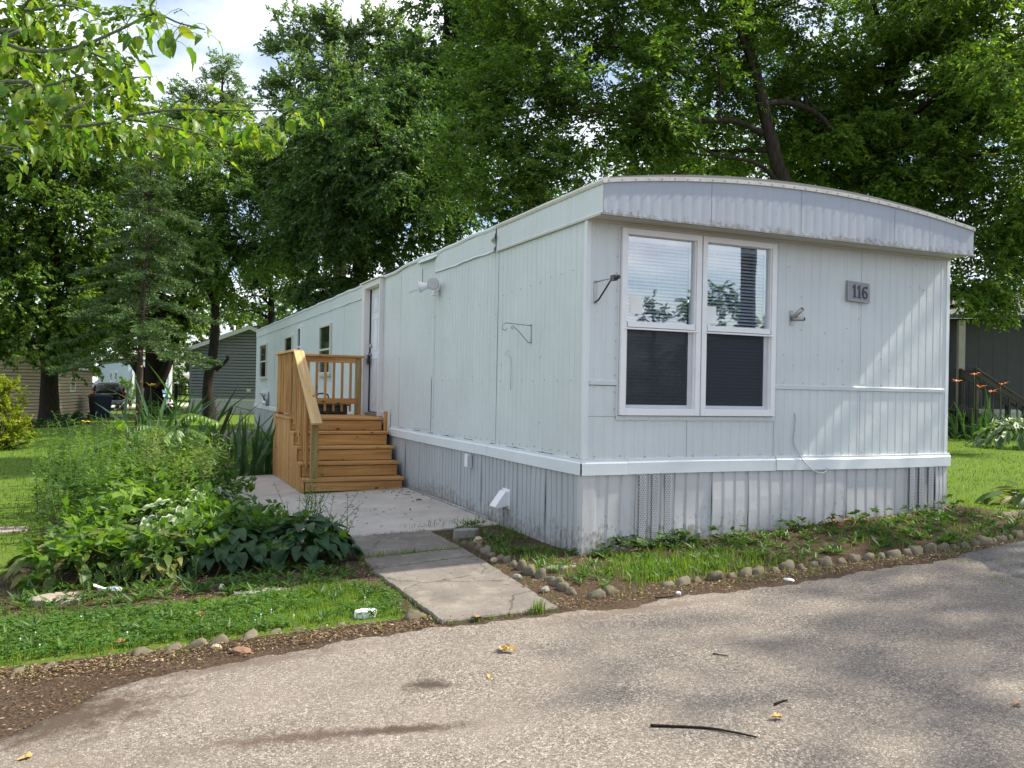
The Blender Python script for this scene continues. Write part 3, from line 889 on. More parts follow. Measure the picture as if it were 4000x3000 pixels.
# arched drip edge along the front with screws
n = 44; V = []; 
for i in range(n + 1):
    x = -0.016 + (W + 0.032) * i / n; z = roof_z(x)
    V += [(x, -OV - 0.016, z - 0.030), (x, -OV - 0.018, z + 0.004), (x, -OV + 0.03, z + 0.010), (x, -OV + 0.03, z - 0.004), (x, -OV - 0.003, z - 0.030)]
F = []
for i in range(n):
    a = i * 5; c = a + 5
    F += [(a + k, c + k, c + (k + 1) % 5, a + (k + 1) % 5) for k in range(5)]
mb = MB().add(V, F); mb.f.append((0, 1, 2, 3, 4)); mb.smooth.append(False); mb.f.append(tuple(5 * n + k for k in (4, 3, 2, 1, 0))); mb.smooth.append(False)
de = obj('drip_edge', mb, M['edge'], home)
mb = MB()
for i in range(34):
    x = 0.03 + i * 0.128; z = roof_z(x) - 0.012
    mb.prism([(x + 0.008 * math.cos(q), -OV - 0.0165, z + 0.008 * math.sin(q)) for q in [2 * PI * k / 6 for k in range(6)]], (0, -0.007, 0))
obj('screw', mb, M['steel'], de)['kind'] = 'stuff'
# roof sheet
n = 24; V = []
ysr = [-OV + 0.021, 3.0, 7.0, 11.0, 15.0, L + 0.1]
for y in ysr:
    for i in range(n + 1):
        x = -0.010 + (W + 0.02) * i / n
        V.append((x, y, roof_z(x) + 0.012 + 0.028 * math.sin(PI * i / n) ** 0.5))
k = n + 1
F = [(j * k + i, j * k + i + 1, (j + 1) * k + i + 1, (j + 1) * k + i) for j in range(len(ysr) - 1) for i in range(n)]
b0 = len(V)
V += [(v[0], v[1], 3.05) for v in V[:k]]
F += [(i, b0 + i, b0 + i + 1, i + 1) for i in range(n)]
obj('roof', MB().add(V, F), M['roof'], home)
# side eave: bent drip rail along the left wall
def rail(a0, a1, zf, mat, wob, name='roof_rail'):
    n = max(3, int((a1 - a0) / 0.16)); V = []
    for i in range(n + 1):
        y = a0 + (a1 - a0) * i / n
        w_ = wob * (0.55 * math.sin(y * 2.9) + 0.45 * math.sin(y * 7.1 + 1.3)); z = zf(y) + w_
        V += [(0.012, y, z - 0.030), (-0.020, y, z - 0.034), (-0.028, y, z - 0.012), (-0.022, y, z + 0.006), (0.012, y, z + 0.022)]
    F = []
    for i in range(n):
        a = i * 5; c = a + 5
        F += [(a + k, a + (k + 1) % 5, c + (k + 1) % 5, c + k) for k in range(5)]
    mb = MB().add(V, F); mb.f.append((4, 3, 2, 1, 0)); mb.smooth.append(False); mb.f.append(tuple(5 * n + k for k in range(5))); mb.smooth.append(False)
    return obj(name, mb, M[mat], home)
rail(-OV - 0.02, 1.98, lambda y: 3.124, 'edge', 0.002)
rail(1.985, 6.40, lambda y: 3.124 - 0.03 * sst(5.0, 6.3, y), 'trim', 0.011)
rail(7.62, L + 0.05, lambda y: 3.10, 'trim', 0.010)
# side fascia strips
def side_fascia(a0, a1, z0f, z1f, wob, out):
    n = max(3, int((a1 - a0) / 0.05)); V = []
    for i in range(n + 1):
        y = a0 + (a1 - a0) * i / n
        w_ = wob * (math.sin(y * 5.2) + 0.6 * math.sin(y * 13.0))
        dp = 0.003 if i % 2 else 0.0
        o = out - dp
        V += [(-0.002, y, z0f(y) + w_ - 0.006), (-o - 0.006 - abs(w_) * 0.6, y, z0f(y) + w_), (-o, y, z0f(y) + w_ + 0.02), (-o, y, z1f(y))]
    F = []
    for i in range(n):
        a = i * 4; c = a + 4
        F += [(a + k, a + k + 1, c + k + 1, c + k) for k in range(3)]
    return obj('side_fascia', MB().add(V, F), M['wall'], home)
side_fascia(-OV + 0.0, 1.975, lambda y: 2.853, lambda y: 3.10, 0.0, 0.012)
side_fascia(2.0, 3.99, lambda y: 2.858, lambda y: 3.095, 0.005, 0.014)
side_fascia(7.62, L, lambda y: 2.872, lambda y: 3.075, 0.004, 0.012)
obj('eave_lip', MB().box((-0.024, -OV + 0.02, 2.838), (-0.006, 1.97, 2.856)), M['beige'], home)
obj('wall_filler', MB().box((0.004, 0.05, 2.80), (0.03, 6.455, 3.10)).box((0.004, 7.60, 2.80), (0.03, L, 3.10)), M['wall'], home)
# torn strip ends hanging at the break
for (y, z, s) in ((2.0, 2.985, 1), (1.99, 2.842, -1)):
    P_ = [(-0.02, y, z + 0.06), (-0.045, y - 0.04 * s, z + 0.01), (-0.03, y + 0.02, z - 0.05), (-0.05, y + 0.05, z - 0.015), (-0.02, y + 0.055, z + 0.05)]
    obj('torn_flashing', MB().prism(P_, (0.006, 0.01, 0.002)), M['steel'], home)
obj('torn_flashing', MB().prism([(-0.02, 3.9, 3.06), (-0.06, 4.1, 3.035), (-0.05, 4.55, 3.05), (-0.02, 4.75, 3.07)], (0.01, 0.0, 0.035)), M['trim'], home)

# doorway in a box frame
DY0, DY1 = 6.50, 7.42
door_frame = obj('door_frame', MB().box((-0.075, 6.455, 0.945), (0.058, 6.498, 3.07)).box((-0.075, 7.42, 0.945), (0.058, 7.60, 3.07)).box((-0.075, 6.4985, 2.985), (0.058, 7.4195, 3.07)), M['jamb'], home, bevel=0.004)
obj('door_hood', MB().prism([(-0.105, 6.40, 3.075), (-0.105, 6.40, 3.092), (0.05, 6.40, 3.125), (0.05, 6.40, 3.075)], (0, 1.25, 0)), M['jamb'], home)
obj('door_sill', MB().box((-0.06, 6.499, 0.945), (0.05, 7.419, 0.985)), M['steel'], home)
door = MB().box((0.045, 6.505, 1.0), (0.085, 7.415, 2.98))
door = obj('door', door, M['doorw'], home)
for r_, (z0, z1) in enumerate(((2.60, 2.86), (1.98, 2.50), (1.12, 1.86))):
    for y0, y1 in ((6.63, 6.92), (7.00, 7.29)):
        fr = MB()
        for (p, q) in (((y0, z0), (y1, z0 + 0.022)), ((y0, z1 - 0.022), (y1, z1)), ((y0, z0 + 0.022), (y0 + 0.022, z1 - 0.022)), ((y1 - 0.022, z0 + 0.022), (y1, z1 - 0.022))):
            fr.box((0.036, p[0], p[1]), (0.044, q[0], q[1]))
        fr.box((0.040, y0 + 0.04, z0 + 0.04), (0.0445, y1 - 0.04, z1 - 0.04))
        obj('door_panel', fr, M['doorw'], door, bevel=0.003)
obj('deadbolt', MB().cyl((0.044, 7.345, 2.06), (0.006, 7.345, 2.06), 0.032, 14), M['steel'], door)
obj('handle', MB().cyl((0.044, 7.345, 1.92), (0.0, 7.345, 1.92), 0.018, 12).tube([(0.0, 7.345, 1.92), (-0.02, 7.345, 1.92), (-0.045, 7.345, 1.92)], [0.02, 0.034, 0.026], 14), M['steel'], door)
obj('lockbox', MB().box((-0.03, 7.31, 1.76), (0.012, 7.375, 1.865)).tube([(-0.01, 7.32, 1.865), (-0.01, 7.32, 1.93), (-0.01, 7.343, 1.95), (-0.01, 7.366, 1.93), (-0.01, 7.366, 1.865)], 0.006, 6), M['black'], door, bevel=0.006)
obj('weatherstrip', MB().box((0.02, 7.4165, 1.0), (0.044, 7.4195, 2.98)).box((0.03, 6.51, 0.986), (0.05, 7.41, 0.999)), M['dark'], door)

# front double window
def sash_window(x0, x1, z0, z1, zr):
    w_ = thing('window', None, None, ((x0 + x1) / 2, 0, (z0 + z1) / 2))
    w_.parent = home; w_.matrix_parent_inverse = WL(home).inverted()
    fw = 0.052; yo, yi = -0.038, 0.07
    fr = MB()
    fr.box((x0, yo, z0), (x0 + fw, yi, z1)); fr.box((x1 - fw, yo, z0), (x1, yi, z1))
    fr.box((x0 + fw, yo, z0), (x1 - fw, yi, z0 + 0.062)); fr.box((x0 + fw, yo, z1 - fw), (x1 - fw, yi, z1))
    # inner stop ridge
    fr.box((x0 + fw, yo + 0.016, z0 + 0.0622), (x0 + fw + 0.012, yi, z1 - fw - 0.0002)); fr.box((x1 - fw - 0.012, yo + 0.016, z0 + 0.0622), (x1 - fw, yi, z1 - fw - 0.0002))
    obj('frame', fr, M['vinyl'], w_, bevel=0.004)
    obj('meeting_rail', MB().box((x0 + fw + 0.0125, yo + 0.004, zr - 0.028), (x1 - fw - 0.0125, 0.045, zr + 0.022)).box((x0 + 0.03, yo - 0.006, zr - 0.050), (x1 - 0.03, yo + 0.0035, zr - 0.034)), M['vinyl'], w_, bevel=0.003)
    sx0, sx1 = x0 + fw + 0.013, x1 - fw - 0.013
    ls = MB()   # lower sash and screen frame
    ls.box((sx0, 0.0, z0 + 0.063), (sx0 + 0.014, 0.03, zr - 0.029)); ls.box((sx1 - 0.045, 0.0, z0 + 0.063), (sx1, 0.03, zr - 0.029)); ls.box((sx0 + 0.0145, 0.0, z0 + 0.063), (sx1 - 0.0455, 0.03, z0 + 0.092))
    obj('sash', ls, M['clear'], w_)
    obj('pane', MB().box((sx0 - 0.01, 0.012, zr + 0.0225), (sx1 + 0.01, 0.016, z1 - fw - 0.001)), M['glass'], w_)
    obj('pane', MB().box((sx0, 0.022, z0 + 0.093), (sx1, 0.026, zr - 0.03)), M['glass'], w_)
    obj('insect_screen', MB().box((sx0 + 0.0145, 0.005, z0 + 0.0925), (sx1 - 0.0455, 0.0065, zr - 0.0295)), M['screen'], w_)
    # blind: head rail, slats, cords
    obj('head_rail', MB().box((x0 + 0.07, 0.055, z1 - 0.10), (x1 - 0.07, 0.095, z1 - 0.06)), M['slat'], w_)
    zz = z1 - 0.115; k = 0
    bw = 0.0125; tilt = R(50)
    dy, dz = bw * math.cos(tilt), bw * math.sin(tilt)
    mb = MB(); X0, X1 = x0 + 0.075, x1 - 0.075
    mb.add([(X0, -dy, -dz), (X1, -dy, -dz), (X1, 0, 0.0022), (X0, 0, 0.0022), (X1, dy, dz), (X0, dy, dz), (X0, 0.0008 - dy, -dz - 0.0012), (X1, 0.0008 - dy, -dz - 0.0012), (X1, dy + 0.0008, dz - 0.0012), (X0, dy + 0.0008, dz - 0.0012)],
           [(0, 1, 2, 3), (3, 2, 4, 5), (6, 9, 8, 7), (0, 6, 7, 1), (4, 8, 9, 5)])
    sl = mb.mesh('slat'); sl.materials.append(M['slat'])
    while zz > z0 + 0.10:
        o = obj('slat', sl, None, w_, loc=(0, 0.075, zz + rnd.uniform(-0.001, 0.001)), rot=(rnd.uniform(-0.05, 0.05), 0, 0))
        zz -= 0.0305
    for cx in (x0 + 0.19, (x0 + x1) / 2 + 0.02, x1 - 0.19):
        obj('cord', MB().cyl((cx, 0.062, z0 + 0.1), (cx, 0.062, z1 - 0.1), 0.0022, 5), M['slat'], w_)
    return w_
wl = sash_window(0.321, 1.140, 1.197, 2.803, 1.985)
wr = sash_window(1.151, 1.983, 1.197, 2.803, 1.985)
obj('sticker', MB().box((0.43, 0.0095, 2.075), (0.555, 0.0112, 2.235)), M['paper'], wl)
obj('sticker', MB().box((1.222, 0.0095, 2.03), (1.335, 0.0112, 2.185)), M['paper'], wr)
obj('window_gap', MB().box((1.1405, -0.012, 1.20), (1.1505, 0.03, 2.80)), M['dark'], home)

# side windows beyond the porch
def side_window(y0, y1, z0, z1, zr, mat='edge', fw=0.05):
    w_ = thing('window', None, None, (0, (y0 + y1) / 2, (z0 + z1) / 2))
    w_.parent = home; w_.matrix_parent_inverse = WL(home).inverted()
    fr = MB(); o = 0.045
    fr.box((-o, y0, z0), (0.004, y0 + fw, z1)); fr.box((-o, y1 - fw, z0), (0.004, y1, z1))
    fr.box((-o, y0 + fw, z0), (0.004, y1 - fw, z0 + fw)); fr.box((-o, y0 + fw, z1 - fw), (0.004, y1 - fw, z1)); fr.box((-o + 0.008, y0 + fw, zr - 0.02), (0.004, y1 - fw, zr + 0.02))
    obj('frame', fr, M[mat], w_, bevel=0.004)
    obj('pane', MB().box((-0.022, y0 + fw, zr + 0.0205), (0.003, y1 - fw, z1 - fw - 0.0005)), M['darkglass'], w_)
    obj('pane', MB().box((-0.016, y0 + fw, z0 + fw + 0.0005), (0.003, y1 - fw, zr - 0.0205)), M['darkglass'], w_)
    if mat == 'edge': obj('sill', MB().prism([(-0.075, y0 - 0.03, z0 - 0.02), (-0.075, y0 - 0.03, z0 - 0.035), (0.0, y0 - 0.03, z0 - 0.035), (0.0, y0 - 0.03, z0)], (0, y1 - y0 + 0.06, 0)), M['edge'], w_)
side_window(10.25, 11.35, 1.62, 2.62, 2.12)
side_window(13.50, 14.02, 1.62, 2.77, 2.28, 'vinyl', 0.07)
side_window(14.70, 15.85, 1.62, 2.61, 2.14)
side_window(19.15, 20.55, 1.58, 2.60, 2.08)
# ------------------------------------------------------------------ wooden porch and steps
porch = thing('wooden_porch', 'new pine porch with five steps and slatted railing at the side door', 'porch', (-0.75, 6.3, 0.0))
PZ = [0.172, 0.365, 0.560, 0.752, 0.942]
PY = [4.955, 5.215, 5.49, 5.78, 6.07]
XL, XR = -1.425, -0.085
def brd(name, p0, p1, w_, t_, mat='pine', up=(0, 0, 1), par=None): return board(name, p0, p1, w_, t_, M[mat], par or porch, up)
for i in range(4):
    y0 = PY[i]; y1 = PY[i + 1] + 0.03
    ov = 0.012 * i
    brd('tread', (XL - 0.01, (y0 + y1) / 2, PZ[i] - 0.018), (XR + 0.015 - 0.0 * ov, (y0 + y1) / 2, PZ[i] - 0.018), y1 - y0, 0.036)
for i in range(5):
    zb = (gz(-0.75, 5) + 0.03) if i == 0 else PZ[i - 1] + 0.004
    zt = PZ[i] - 0.044
    brd('riser', (XL + 0.02, PY[i] + 0.045, (zb + zt) / 2), (XR - 0.012, PY[i] + 0.045, (zb + zt) / 2), zt - zb, 0.026, up=(0, 1, 0))
    scr = MB()
    for xx_ in (XL + 0.06, XL + 0.45, XR - 0.40, XR - 0.05):
        for q_ in (0.25, 0.75): scr.cyl((xx_, PY[i] + 0.033, zb + (zt - zb) * q_), (xx_, PY[i] + 0.030, zb + (zt - zb) * q_), 0.006, 6)
        if i < 4: scr.cyl((xx_, PY[i] + 0.12, PZ[i] - 0.002), (xx_, PY[i] + 0.12, PZ[i] + 0.0015), 0.006, 6)
    obj('screw', scr, M['steel'], porch)['kind'] = 'stuff'
    obj('shadow_gap', MB().box((XL + 0.03, PY[i] + 0.062, zb), (XR - 0.02, PY[i] + 0.07, PZ[i] - 0.037)), M['dark'], porch)
y = 6.07
dn = 0
while y < 7.62:
    brd('deck_board', (XL - 0.03, y + 0.068, PZ[4] - 0.018), (XR + 0.02, y + 0.068, PZ[4] - 0.018), 0.136, 0.036); y += 0.142; dn += 1
# vertical skirt planks on the open side
y = 5.02; k = 0
while y < 7.60:
    yc = y + 0.068
    top = PZ[4] - 0.038
    for i in range(4):
        if yc < PY[i + 1] + 0.02: top = PZ[i] - 0.038; break
    b0 = gz(XL, yc) + 0.026
    if top - b0 > 0.05:
        brd('side_plank', (XL + 0.005, yc, b0), (XL + 0.005, yc, top), 0.132, 0.022, 'pine', up=(1, 0, 0))
    y += 0.1355
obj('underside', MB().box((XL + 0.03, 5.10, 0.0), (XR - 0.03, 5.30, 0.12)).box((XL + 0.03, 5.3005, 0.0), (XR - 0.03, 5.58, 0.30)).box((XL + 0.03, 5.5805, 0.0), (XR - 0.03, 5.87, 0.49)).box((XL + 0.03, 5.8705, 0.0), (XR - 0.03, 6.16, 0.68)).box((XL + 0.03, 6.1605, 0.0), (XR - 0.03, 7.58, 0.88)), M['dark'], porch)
brd('rim_board', (XL + 0.0, 7.615, 0.84), (XR, 7.615, 0.84), 0.14, 0.03, up=(0, 1, 0))
# open side guard
GX = -1.375
for yy in (6.13, 7.55):
    brd('post', (GX + 0.02, yy, PZ[4] + 0.002), (GX + 0.02, yy, 1.868), 0.088, 0.088, 'pine_post', up=(1, 0, 0))
for k in range(12):
    yy = 6.235 + k * 0.112
    brd('baluster', (GX - 0.03, yy, 0.985), (GX - 0.03, yy, 1.868), 0.036, 0.036, 'pine', up=(1, 0, 0))
brd('lower_rail', (GX + 0.01, 6.18, 1.03), (GX + 0.01, 7.50, 1.03), 0.036, 0.085, 'pine')
brd('upper_rail', (GX + 0.012, 6.18, 1.82), (GX + 0.012, 7.50, 1.82), 0.036, 0.085, 'pine')
brd('rail_cap', (GX, 6.04, 1.888), (GX, 7.66, 1.888), 0.14, 0.036, 'pine_pale')
# back guard
BY = 7.33
brd('post', (-0.165, BY + 0.03, PZ[4] + 0.002), (-0.165, BY + 0.03, 1.858), 0.088, 0.088, 'pine_post', up=(0, 1, 0))
brd('rail_cap', (GX + 0.075, BY, 1.878), (-0.085, BY, 1.878), 0.135, 0.034, 'pine')
brd('upper_rail', (GX + 0.07, BY - 0.01, 1.815), (-0.215, BY - 0.01, 1.815), 0.088, 0.034, 'pine', up=(0, 1, 0))
brd('lower_rail', (GX + 0.07, BY - 0.034, 1.16), (-0.20, BY - 0.034, 1.16), 0.088, 0.03, 'pine', up=(0, 1, 0))
for k in range(8):
    xx = -1.24 + k * 0.135
    brd('baluster', (xx, BY + 0.005, 0.995), (xx, BY + 0.005, 1.77), 0.038, 0.034, 'pine', up=(0, 1, 0))
# stair railing
nw = (-1.285, 5.06)
brd('newel_post', (nw[0], nw[1], PZ[0] + 0.002), (nw[0], nw[1], 0.915), 0.09, 0.09, 'pine_post', up=(0, 1, 0))
sl = (0.965 - 1.90) / (4.93 - 6.06)
def rz_(yy): return 0.965 + (yy - 4.93) * sl
brd('rail_cap', (-1.295, 4.86, rz_(4.86) - 0.01), (-1.345, 6.05, rz_(6.05) - 0.01), 0.142, 0.036, 'pine_pale', up=(0, -0.6, 0.8))
brd('rail_board', (-1.235, 4.90, rz_(4.90) - 0.055), (-1.30, 6.05, rz_(6.05) - 0.06), 0.034, 0.085, 'pine_pale', up=(0, -0.6, 0.8))
for k in range(8):
    yy = 5.22 + k * 0.113
    xx = -1.355 - 0.004 * k
    lo = 0.30 + (yy - 5.18) * 0.70
    brd('baluster', (xx, yy, lo - 0.04), (xx, yy, rz_(yy) - 0.05), 0.036, 0.036, 'pine', up=(1, 0, 0))
for (x, y_, z) in ((-1.345, 5.98, rz_(5.98) + 0.012), (-1.30, 4.93, rz_(4.93) + 0.012), (-1.26, 4.93, rz_(4.93) + 0.012)):
    obj('screw', MB().cyl((x, y_, z - 0.004), (x, y_ - 0.004, z + 0.003), 0.006, 7), M['steel'], porch)
# sawn post stub with a white batten beside the door
brd('post_stub', (-0.05, 6.02, 0.70), (-0.05, 6.02, 1.035), 0.075, 0.06, 'pine', up=(0, 1, 0))
obj('batten', MB().box((-0.045, 5.97, 0.72), (-0.01, 5.985, 1.07)), M['jamb'], porch)
obj('stub_cap', MB().box((-0.115, 6.06, 1.02), (-0.02, 6.14, 1.06)), M['jamb'], porch)

# storage box behind the railing
M['green_lid'] = plain('green_plastic_lid', (0.008, 0.10, 0.05), 0.4)
tote = thing('storage_box', 'black plastic storage box with green lid behind the porch railing', 'box', (-0.57, 7.49, PZ[4]))
z0 = PZ[4] + 0.003
obj('body', MB().prism([(-0.82, 7.40, z0), (-0.32, 7.40, z0), (-0.32, 7.56, z0), (-0.82, 7.56, z0)], (0, 0, 0.13)), M['black'], tote, bevel=0.012)
obj('lid', MB().box((-0.84, 7.385, z0 + 0.132), (-0.30, 7.57, z0 + 0.165)).box((-0.80, 7.41, z0 + 0.1652), (-0.34, 7.55, z0 + 0.178)), M['green_lid'], tote, bevel=0.008)
obj('handle', MB().tube(smooth_curve([(-0.80, 7.48, z0 + 0.17), (-0.80, 7.48, z0 + 0.29), (-0.76, 7.48, z0 + 0.325), (-0.66, 7.48, z0 + 0.325), (-0.62, 7.48, z0 + 0.29), (-0.62, 7.48, z0 + 0.17)], 4), 0.012, 8), M['black'], tote)

# ------------------------------------------------------------------ fixtures on the walls
fl = thing('flood_light', 'white twin-head flood light on the left wall below the eave', 'light', (-0.02, 3.86, 2.66))
obj('base_plate', MB().cyl((-0.001, 3.86, 2.665), (-0.03, 3.86, 2.665), 0.06, 18), M['vinyl'], fl, bevel=0.004)
def head(p, d, rim):
    p = np.array(p, float); d = np.array(d, float); d /= np.linalg.norm(d)
    h = obj('lamp_head', MB().tube([p - d * 0.015, p, p + d * 0.05, p + d * 0.10, p + d * 0.125], [0.02, 0.036, 0.042, 0.062, 0.072], 18), M['vinyl'], fl)
    obj('rim', MB().tube([p + d * 0.122, p + d * 0.130], [0.074, 0.074], 18), rim, h)
    obj('lens', MB().tube([p + d * 0.1305, p + d * 0.134], [0.066, 0.060], 18), M['clear'], h)
    obj('arm', MB().cyl(p, (-0.03, 3.86, 2.67), 0.012, 8), M['vinyl'], h)
head((-0.10, 3.80, 2.69), (-0.30, -0.92, -0.12), M['steel'])
head((-0.10, 3.94, 2.68), (-0.75, 0.35, -0.10), M['vinyl'])
obj('sensor', MB().box((-0.085, 3.80, 2.585), (-0.03, 3.88, 2.62)).box((-0.10, 3.79, 2.55), (-0.035, 3.89, 2.583)), M['vinyl'], fl, bevel=0.006)

br = thing('plant_bracket', 'bare scrolled wire plant bracket on the left wall', 'bracket', (0, 1.10, 1.95))
obj('plate', MB().box((-0.006, 1.085, 1.845), (-0.001, 1.112, 2.03)), M['steel'], br)
obj('arm', MB().tube(smooth_curve([(-0.006, 1.10, 2.015), (-0.15, 1.10, 2.022), (-0.25, 1.10, 2.028), (-0.292, 1.10, 2.012), (-0.298, 1.10, 1.975), (-0.27, 1.10, 1.957), (-0.25, 1.10, 1.975)], 5), 0.005, 7), M['steel'], br)
obj('brace', MB().tube(smooth_curve([(-0.006, 1.10, 1.86), (-0.03, 1.10, 1.855), (-0.12, 1.10, 1.945), (-0.19, 1.10, 2.00), (-0.205, 1.10, 1.985), (-0.19, 1.10, 1.975)], 5), 0.005, 7), M['steel'], br)
o = obj('wire_hook', MB().tube(smooth_curve([(-0.004, 1.62, 1.80), (-0.03, 1.66, 1.755), (-0.012, 1.56, 1.73), (-0.006, 1.545, 1.60), (-0.02, 1.52, 1.46), (-0.006, 1.55, 1.40)], 6), 0.003, 6), M['steel'])
tag(o, 'thin bent wire hook dangling below the bare bracket', 'hook')

br = thing('hanger_arm', 'steel hanger arm with black clamp left of the front window', 'bracket', (0.085, 0, 2.27))
obj('plate', MB().box((0.066, -0.006, 2.135), (0.092, -0.001, 2.335)), M['steel'], br)
obj('arm', MB().tube([(0.08, -0.006, 2.32), (0.08, -0.30, 2.325)], 0.006, 8), M['steel'], br)
obj('brace', MB().tube([(0.08, -0.006, 2.15), (0.08, -0.06, 2.165), (0.08, -0.26, 2.31)], 0.0075, 8), M['black'], br)
obj('clamp', MB().box((0.062, -0.345, 2.298), (0.098, -0.275, 2.345)).cyl((0.08, -0.35, 2.325), (0.08, -0.385, 2.322), 0.018, 10), M['black'], br, bevel=0.004)

fh = thing('flag_holder', 'small aluminium flagpole holder on the front wall right of the window', 'flag holder', (2.2, 0, 2.13))
obj('plate', MB().box((2.165, -0.006, 2.055), (2.215, -0.001, 2.195)), M['steel'], fh, bevel=0.003)
for d in ((0.03, -0.11, 0.09), (0.045, -0.12, -0.005)):
    p = np.array((2.19, -0.006, 2.115)); q = p + np.array(d)
    s_ = obj('socket', MB().tube([p, p + np.array(d) * 0.3, q], [0.014, 0.02, 0.021], 14), M['steel'], fh)
    obj('bore', MB().tube([q, q + np.array(d) * 0.01], [0.016, 0.016], 12), M['dark'], s_)

# house number sign
sg = thing('house_number_sign', 'tilted grey metal plate with the black numerals 116 on the front wall', 'sign', (3.0, -0.002, 2.42))
sg.rotation_euler = (R(-5), R(3.0), 0)
def sgo(name, mb, mat, par=None): return obj(name, mb, mat, par or sg, world=False)
sgo('plate', MB().box((-0.14, -0.030, -0.095), (0.14, -0.006, 0.095)), M['galv'])
sgo('edge_strip', MB().box((-0.143, -0.034, -0.098), (0.143, -0.004, -0.0955)).box((-0.143, -0.034, -0.0953), (-0.1405, -0.004, 0.098)), M['steel'])
sgo('nail', MB().cyl((-0.01, -0.031, 0.083), (-0.01, -0.034, 0.083), 0.006, 8), M['steel'])
def digit1(cx):
    mb = MB(); y = -0.0305; h = 0.066
    mb.prism([(cx - 0.011, y, -h + 0.012), (cx + 0.011, y, -h + 0.012), (cx + 0.011, y, h), (cx - 0.002, y, h), (cx - 0.011, y, h - 0.012)], (0, -0.004, 0))
    mb.prism([(cx - 0.0112, y, h - 0.013), (cx - 0.0112, y, h - 0.034), (cx - 0.024, y, h - 0.040), (cx - 0.026, y, h - 0.030)], (0, -0.004, 0))
    mb.prism([(cx - 0.022, y, -h), (cx + 0.022, y, -h), (cx + 0.020, y, -h + 0.0118), (cx - 0.020, y, -h + 0.0118)], (0, -0.004, 0))
    return mb
def digit6(cx):
    mb = MB(); y = -0.0305; n = 22
    co, ri = (cx, -0.026), (0.036, 0.040)
    O = [(cx + 0.036 * math.cos(2 * PI * k / n), -0.026 + 0.042 * math.sin(2 * PI * k / n)) for k in range(n)]
    I = [(cx + 0.002 + 0.014 * math.cos(2 * PI * k / n), -0.028 + 0.024 * math.sin(2 * PI * k / n)) for k in range(n)]
    V = [(p[0], y - 0.004, p[1]) for p in O] + [(p[0], y - 0.004, p[1]) for p in I] + [(p[0], y, p[1]) for p in O] + [(p[0], y, p[1]) for p in I]
    F = []
    for k in range(n):
        q = (k + 1) % n
        F += [(k, q, n + q, n + k), (k, 2 * n + k, 2 * n + q, q), (n + k, n + q, 3 * n + q, 3 * n + k)]
    mb.add(V, F)
    # tail sweeping up from the left side
    T = []
    for k in range(11):
        a = R(188 - 118 * k / 10)
        wd = 0.012 - 0.005 * (k / 10)
        c = (cx + 0.006 + 0.034 * math.cos(a), -0.012 + 0.078 * math.sin(max(a, R(70))) * 0.95)
        T.append((c, wd))
    V = []; F = []
    for (c, wd) in T:
        V += [(c[0] - wd, y - 0.0045, c[1] - 0.006), (c[0] + wd, y - 0.0045, c[1] - 0.006 - wd * 0.7), (c[0] - wd, y - 0.0005, c[1] - 0.006), (c[0] + wd, y - 0.0005, c[1] - 0.006 - wd * 0.7)]
    for k in range(10):
        a = 4 * k; c = a + 4
        F += [(a, a + 1, c + 1, c), (a, c, c + 2, a + 2), (a + 1, a + 3, c + 3, c + 1)]
    mb.add(V, F)
    mb.tube([(cx + 0.022, y, 0.048), (cx + 0.022, y - 0.0048, 0.048)], [0.0135, 0.0135], 14)
    return mb
sgo('digit', digit1(-0.058), M['black']); sgo('digit', digit1(0.003), M['black']); sgo('digit', digit6(0.074), M['black'])

o = obj('dangling_cable', MB().tube(smooth_curve([(2.247, -0.004, 1.23), (2.252, -0.012, 1.16), (2.236, -0.01, 1.0), (2.245, -0.012, 0.93), (2.30, -0.035, 0.82), (2.40, -0.06, 0.71), (2.50, -0.07, 0.665), (2.58, -0.06, 0.672), (2.64, -0.035, 0.715)], 6), 0.0055, 7), M['cable'])
tag(o, 'loose grey cable hanging from the front wall over the base trim', 'cable')
vt = thing('outlet_cover', 'small clear plastic outlet cover on the side skirting', 'outlet cover', (-0.02, 2.59, 0.6))
obj('box', MB().box((-0.062, 2.555, 0.515), (-0.012, 2.625, 0.665)), M['clear'], vt, bevel=0.008)
obj('lid', MB().box((-0.082, 2.55, 0.53), (-0.063, 2.63, 0.675)), M['vinyl'], vt, bevel=0.006)
hd = thing('vent_hood', 'white plastic dryer vent hood low on the side skirting', 'vent hood', (-0.02, 1.62, 0.3))
obj('hood', MB().prism([(-0.012, 1.52, 0.235), (-0.145, 1.52, 0.205), (-0.165, 1.52, 0.225), (-0.055, 1.52, 0.375), (-0.012, 1.52, 0.385)], (0, 0.15, 0)), M['vinyl'], hd, bevel=0.006)
obj('flange', MB().box((-0.014, 1.50, 0.20), (-0.008, 1.69, 0.40)), M['vinyl'], hd)
eb = thing('meter_box', 'open white meter box with black wires at the far end of the wall', 'electrical box', (-0.03, 19.3, 1.0))
bx = MB().box((-0.012, 18.7, 0.88), (-0.006, 20.1, 1.14)).box((-0.09, 18.66, 0.86), (-0.004, 18.69, 1.16)).box((-0.09, 20.11, 0.86), (-0.004, 20.14, 1.16)).box((-0.09, 18.695, 0.855), (-0.004, 20.105, 0.878)).box((-0.09, 18.695, 1.142), (-0.004, 20.105, 1.165))
obj('box', bx, M['vinyl'], eb)
for k in range(3):
    obj('wire', MB().tube(smooth_curve([(-0.03, 19.7 - k * 0.12, 1.05), (-0.09, 19.4 - k * 0.1, 1.10 - 0.02 * k), (-0.10, 19.0, 1.03 - 0.03 * k), (-0.05, 18.85, 0.93)], 5), 0.016, 6), M['black'], eb)
obj('conduit', MB().cyl((-0.06, 18.55, 0.80), (-0.06, 18.55, 1.2), 0.04, 8), M['steel'], eb)
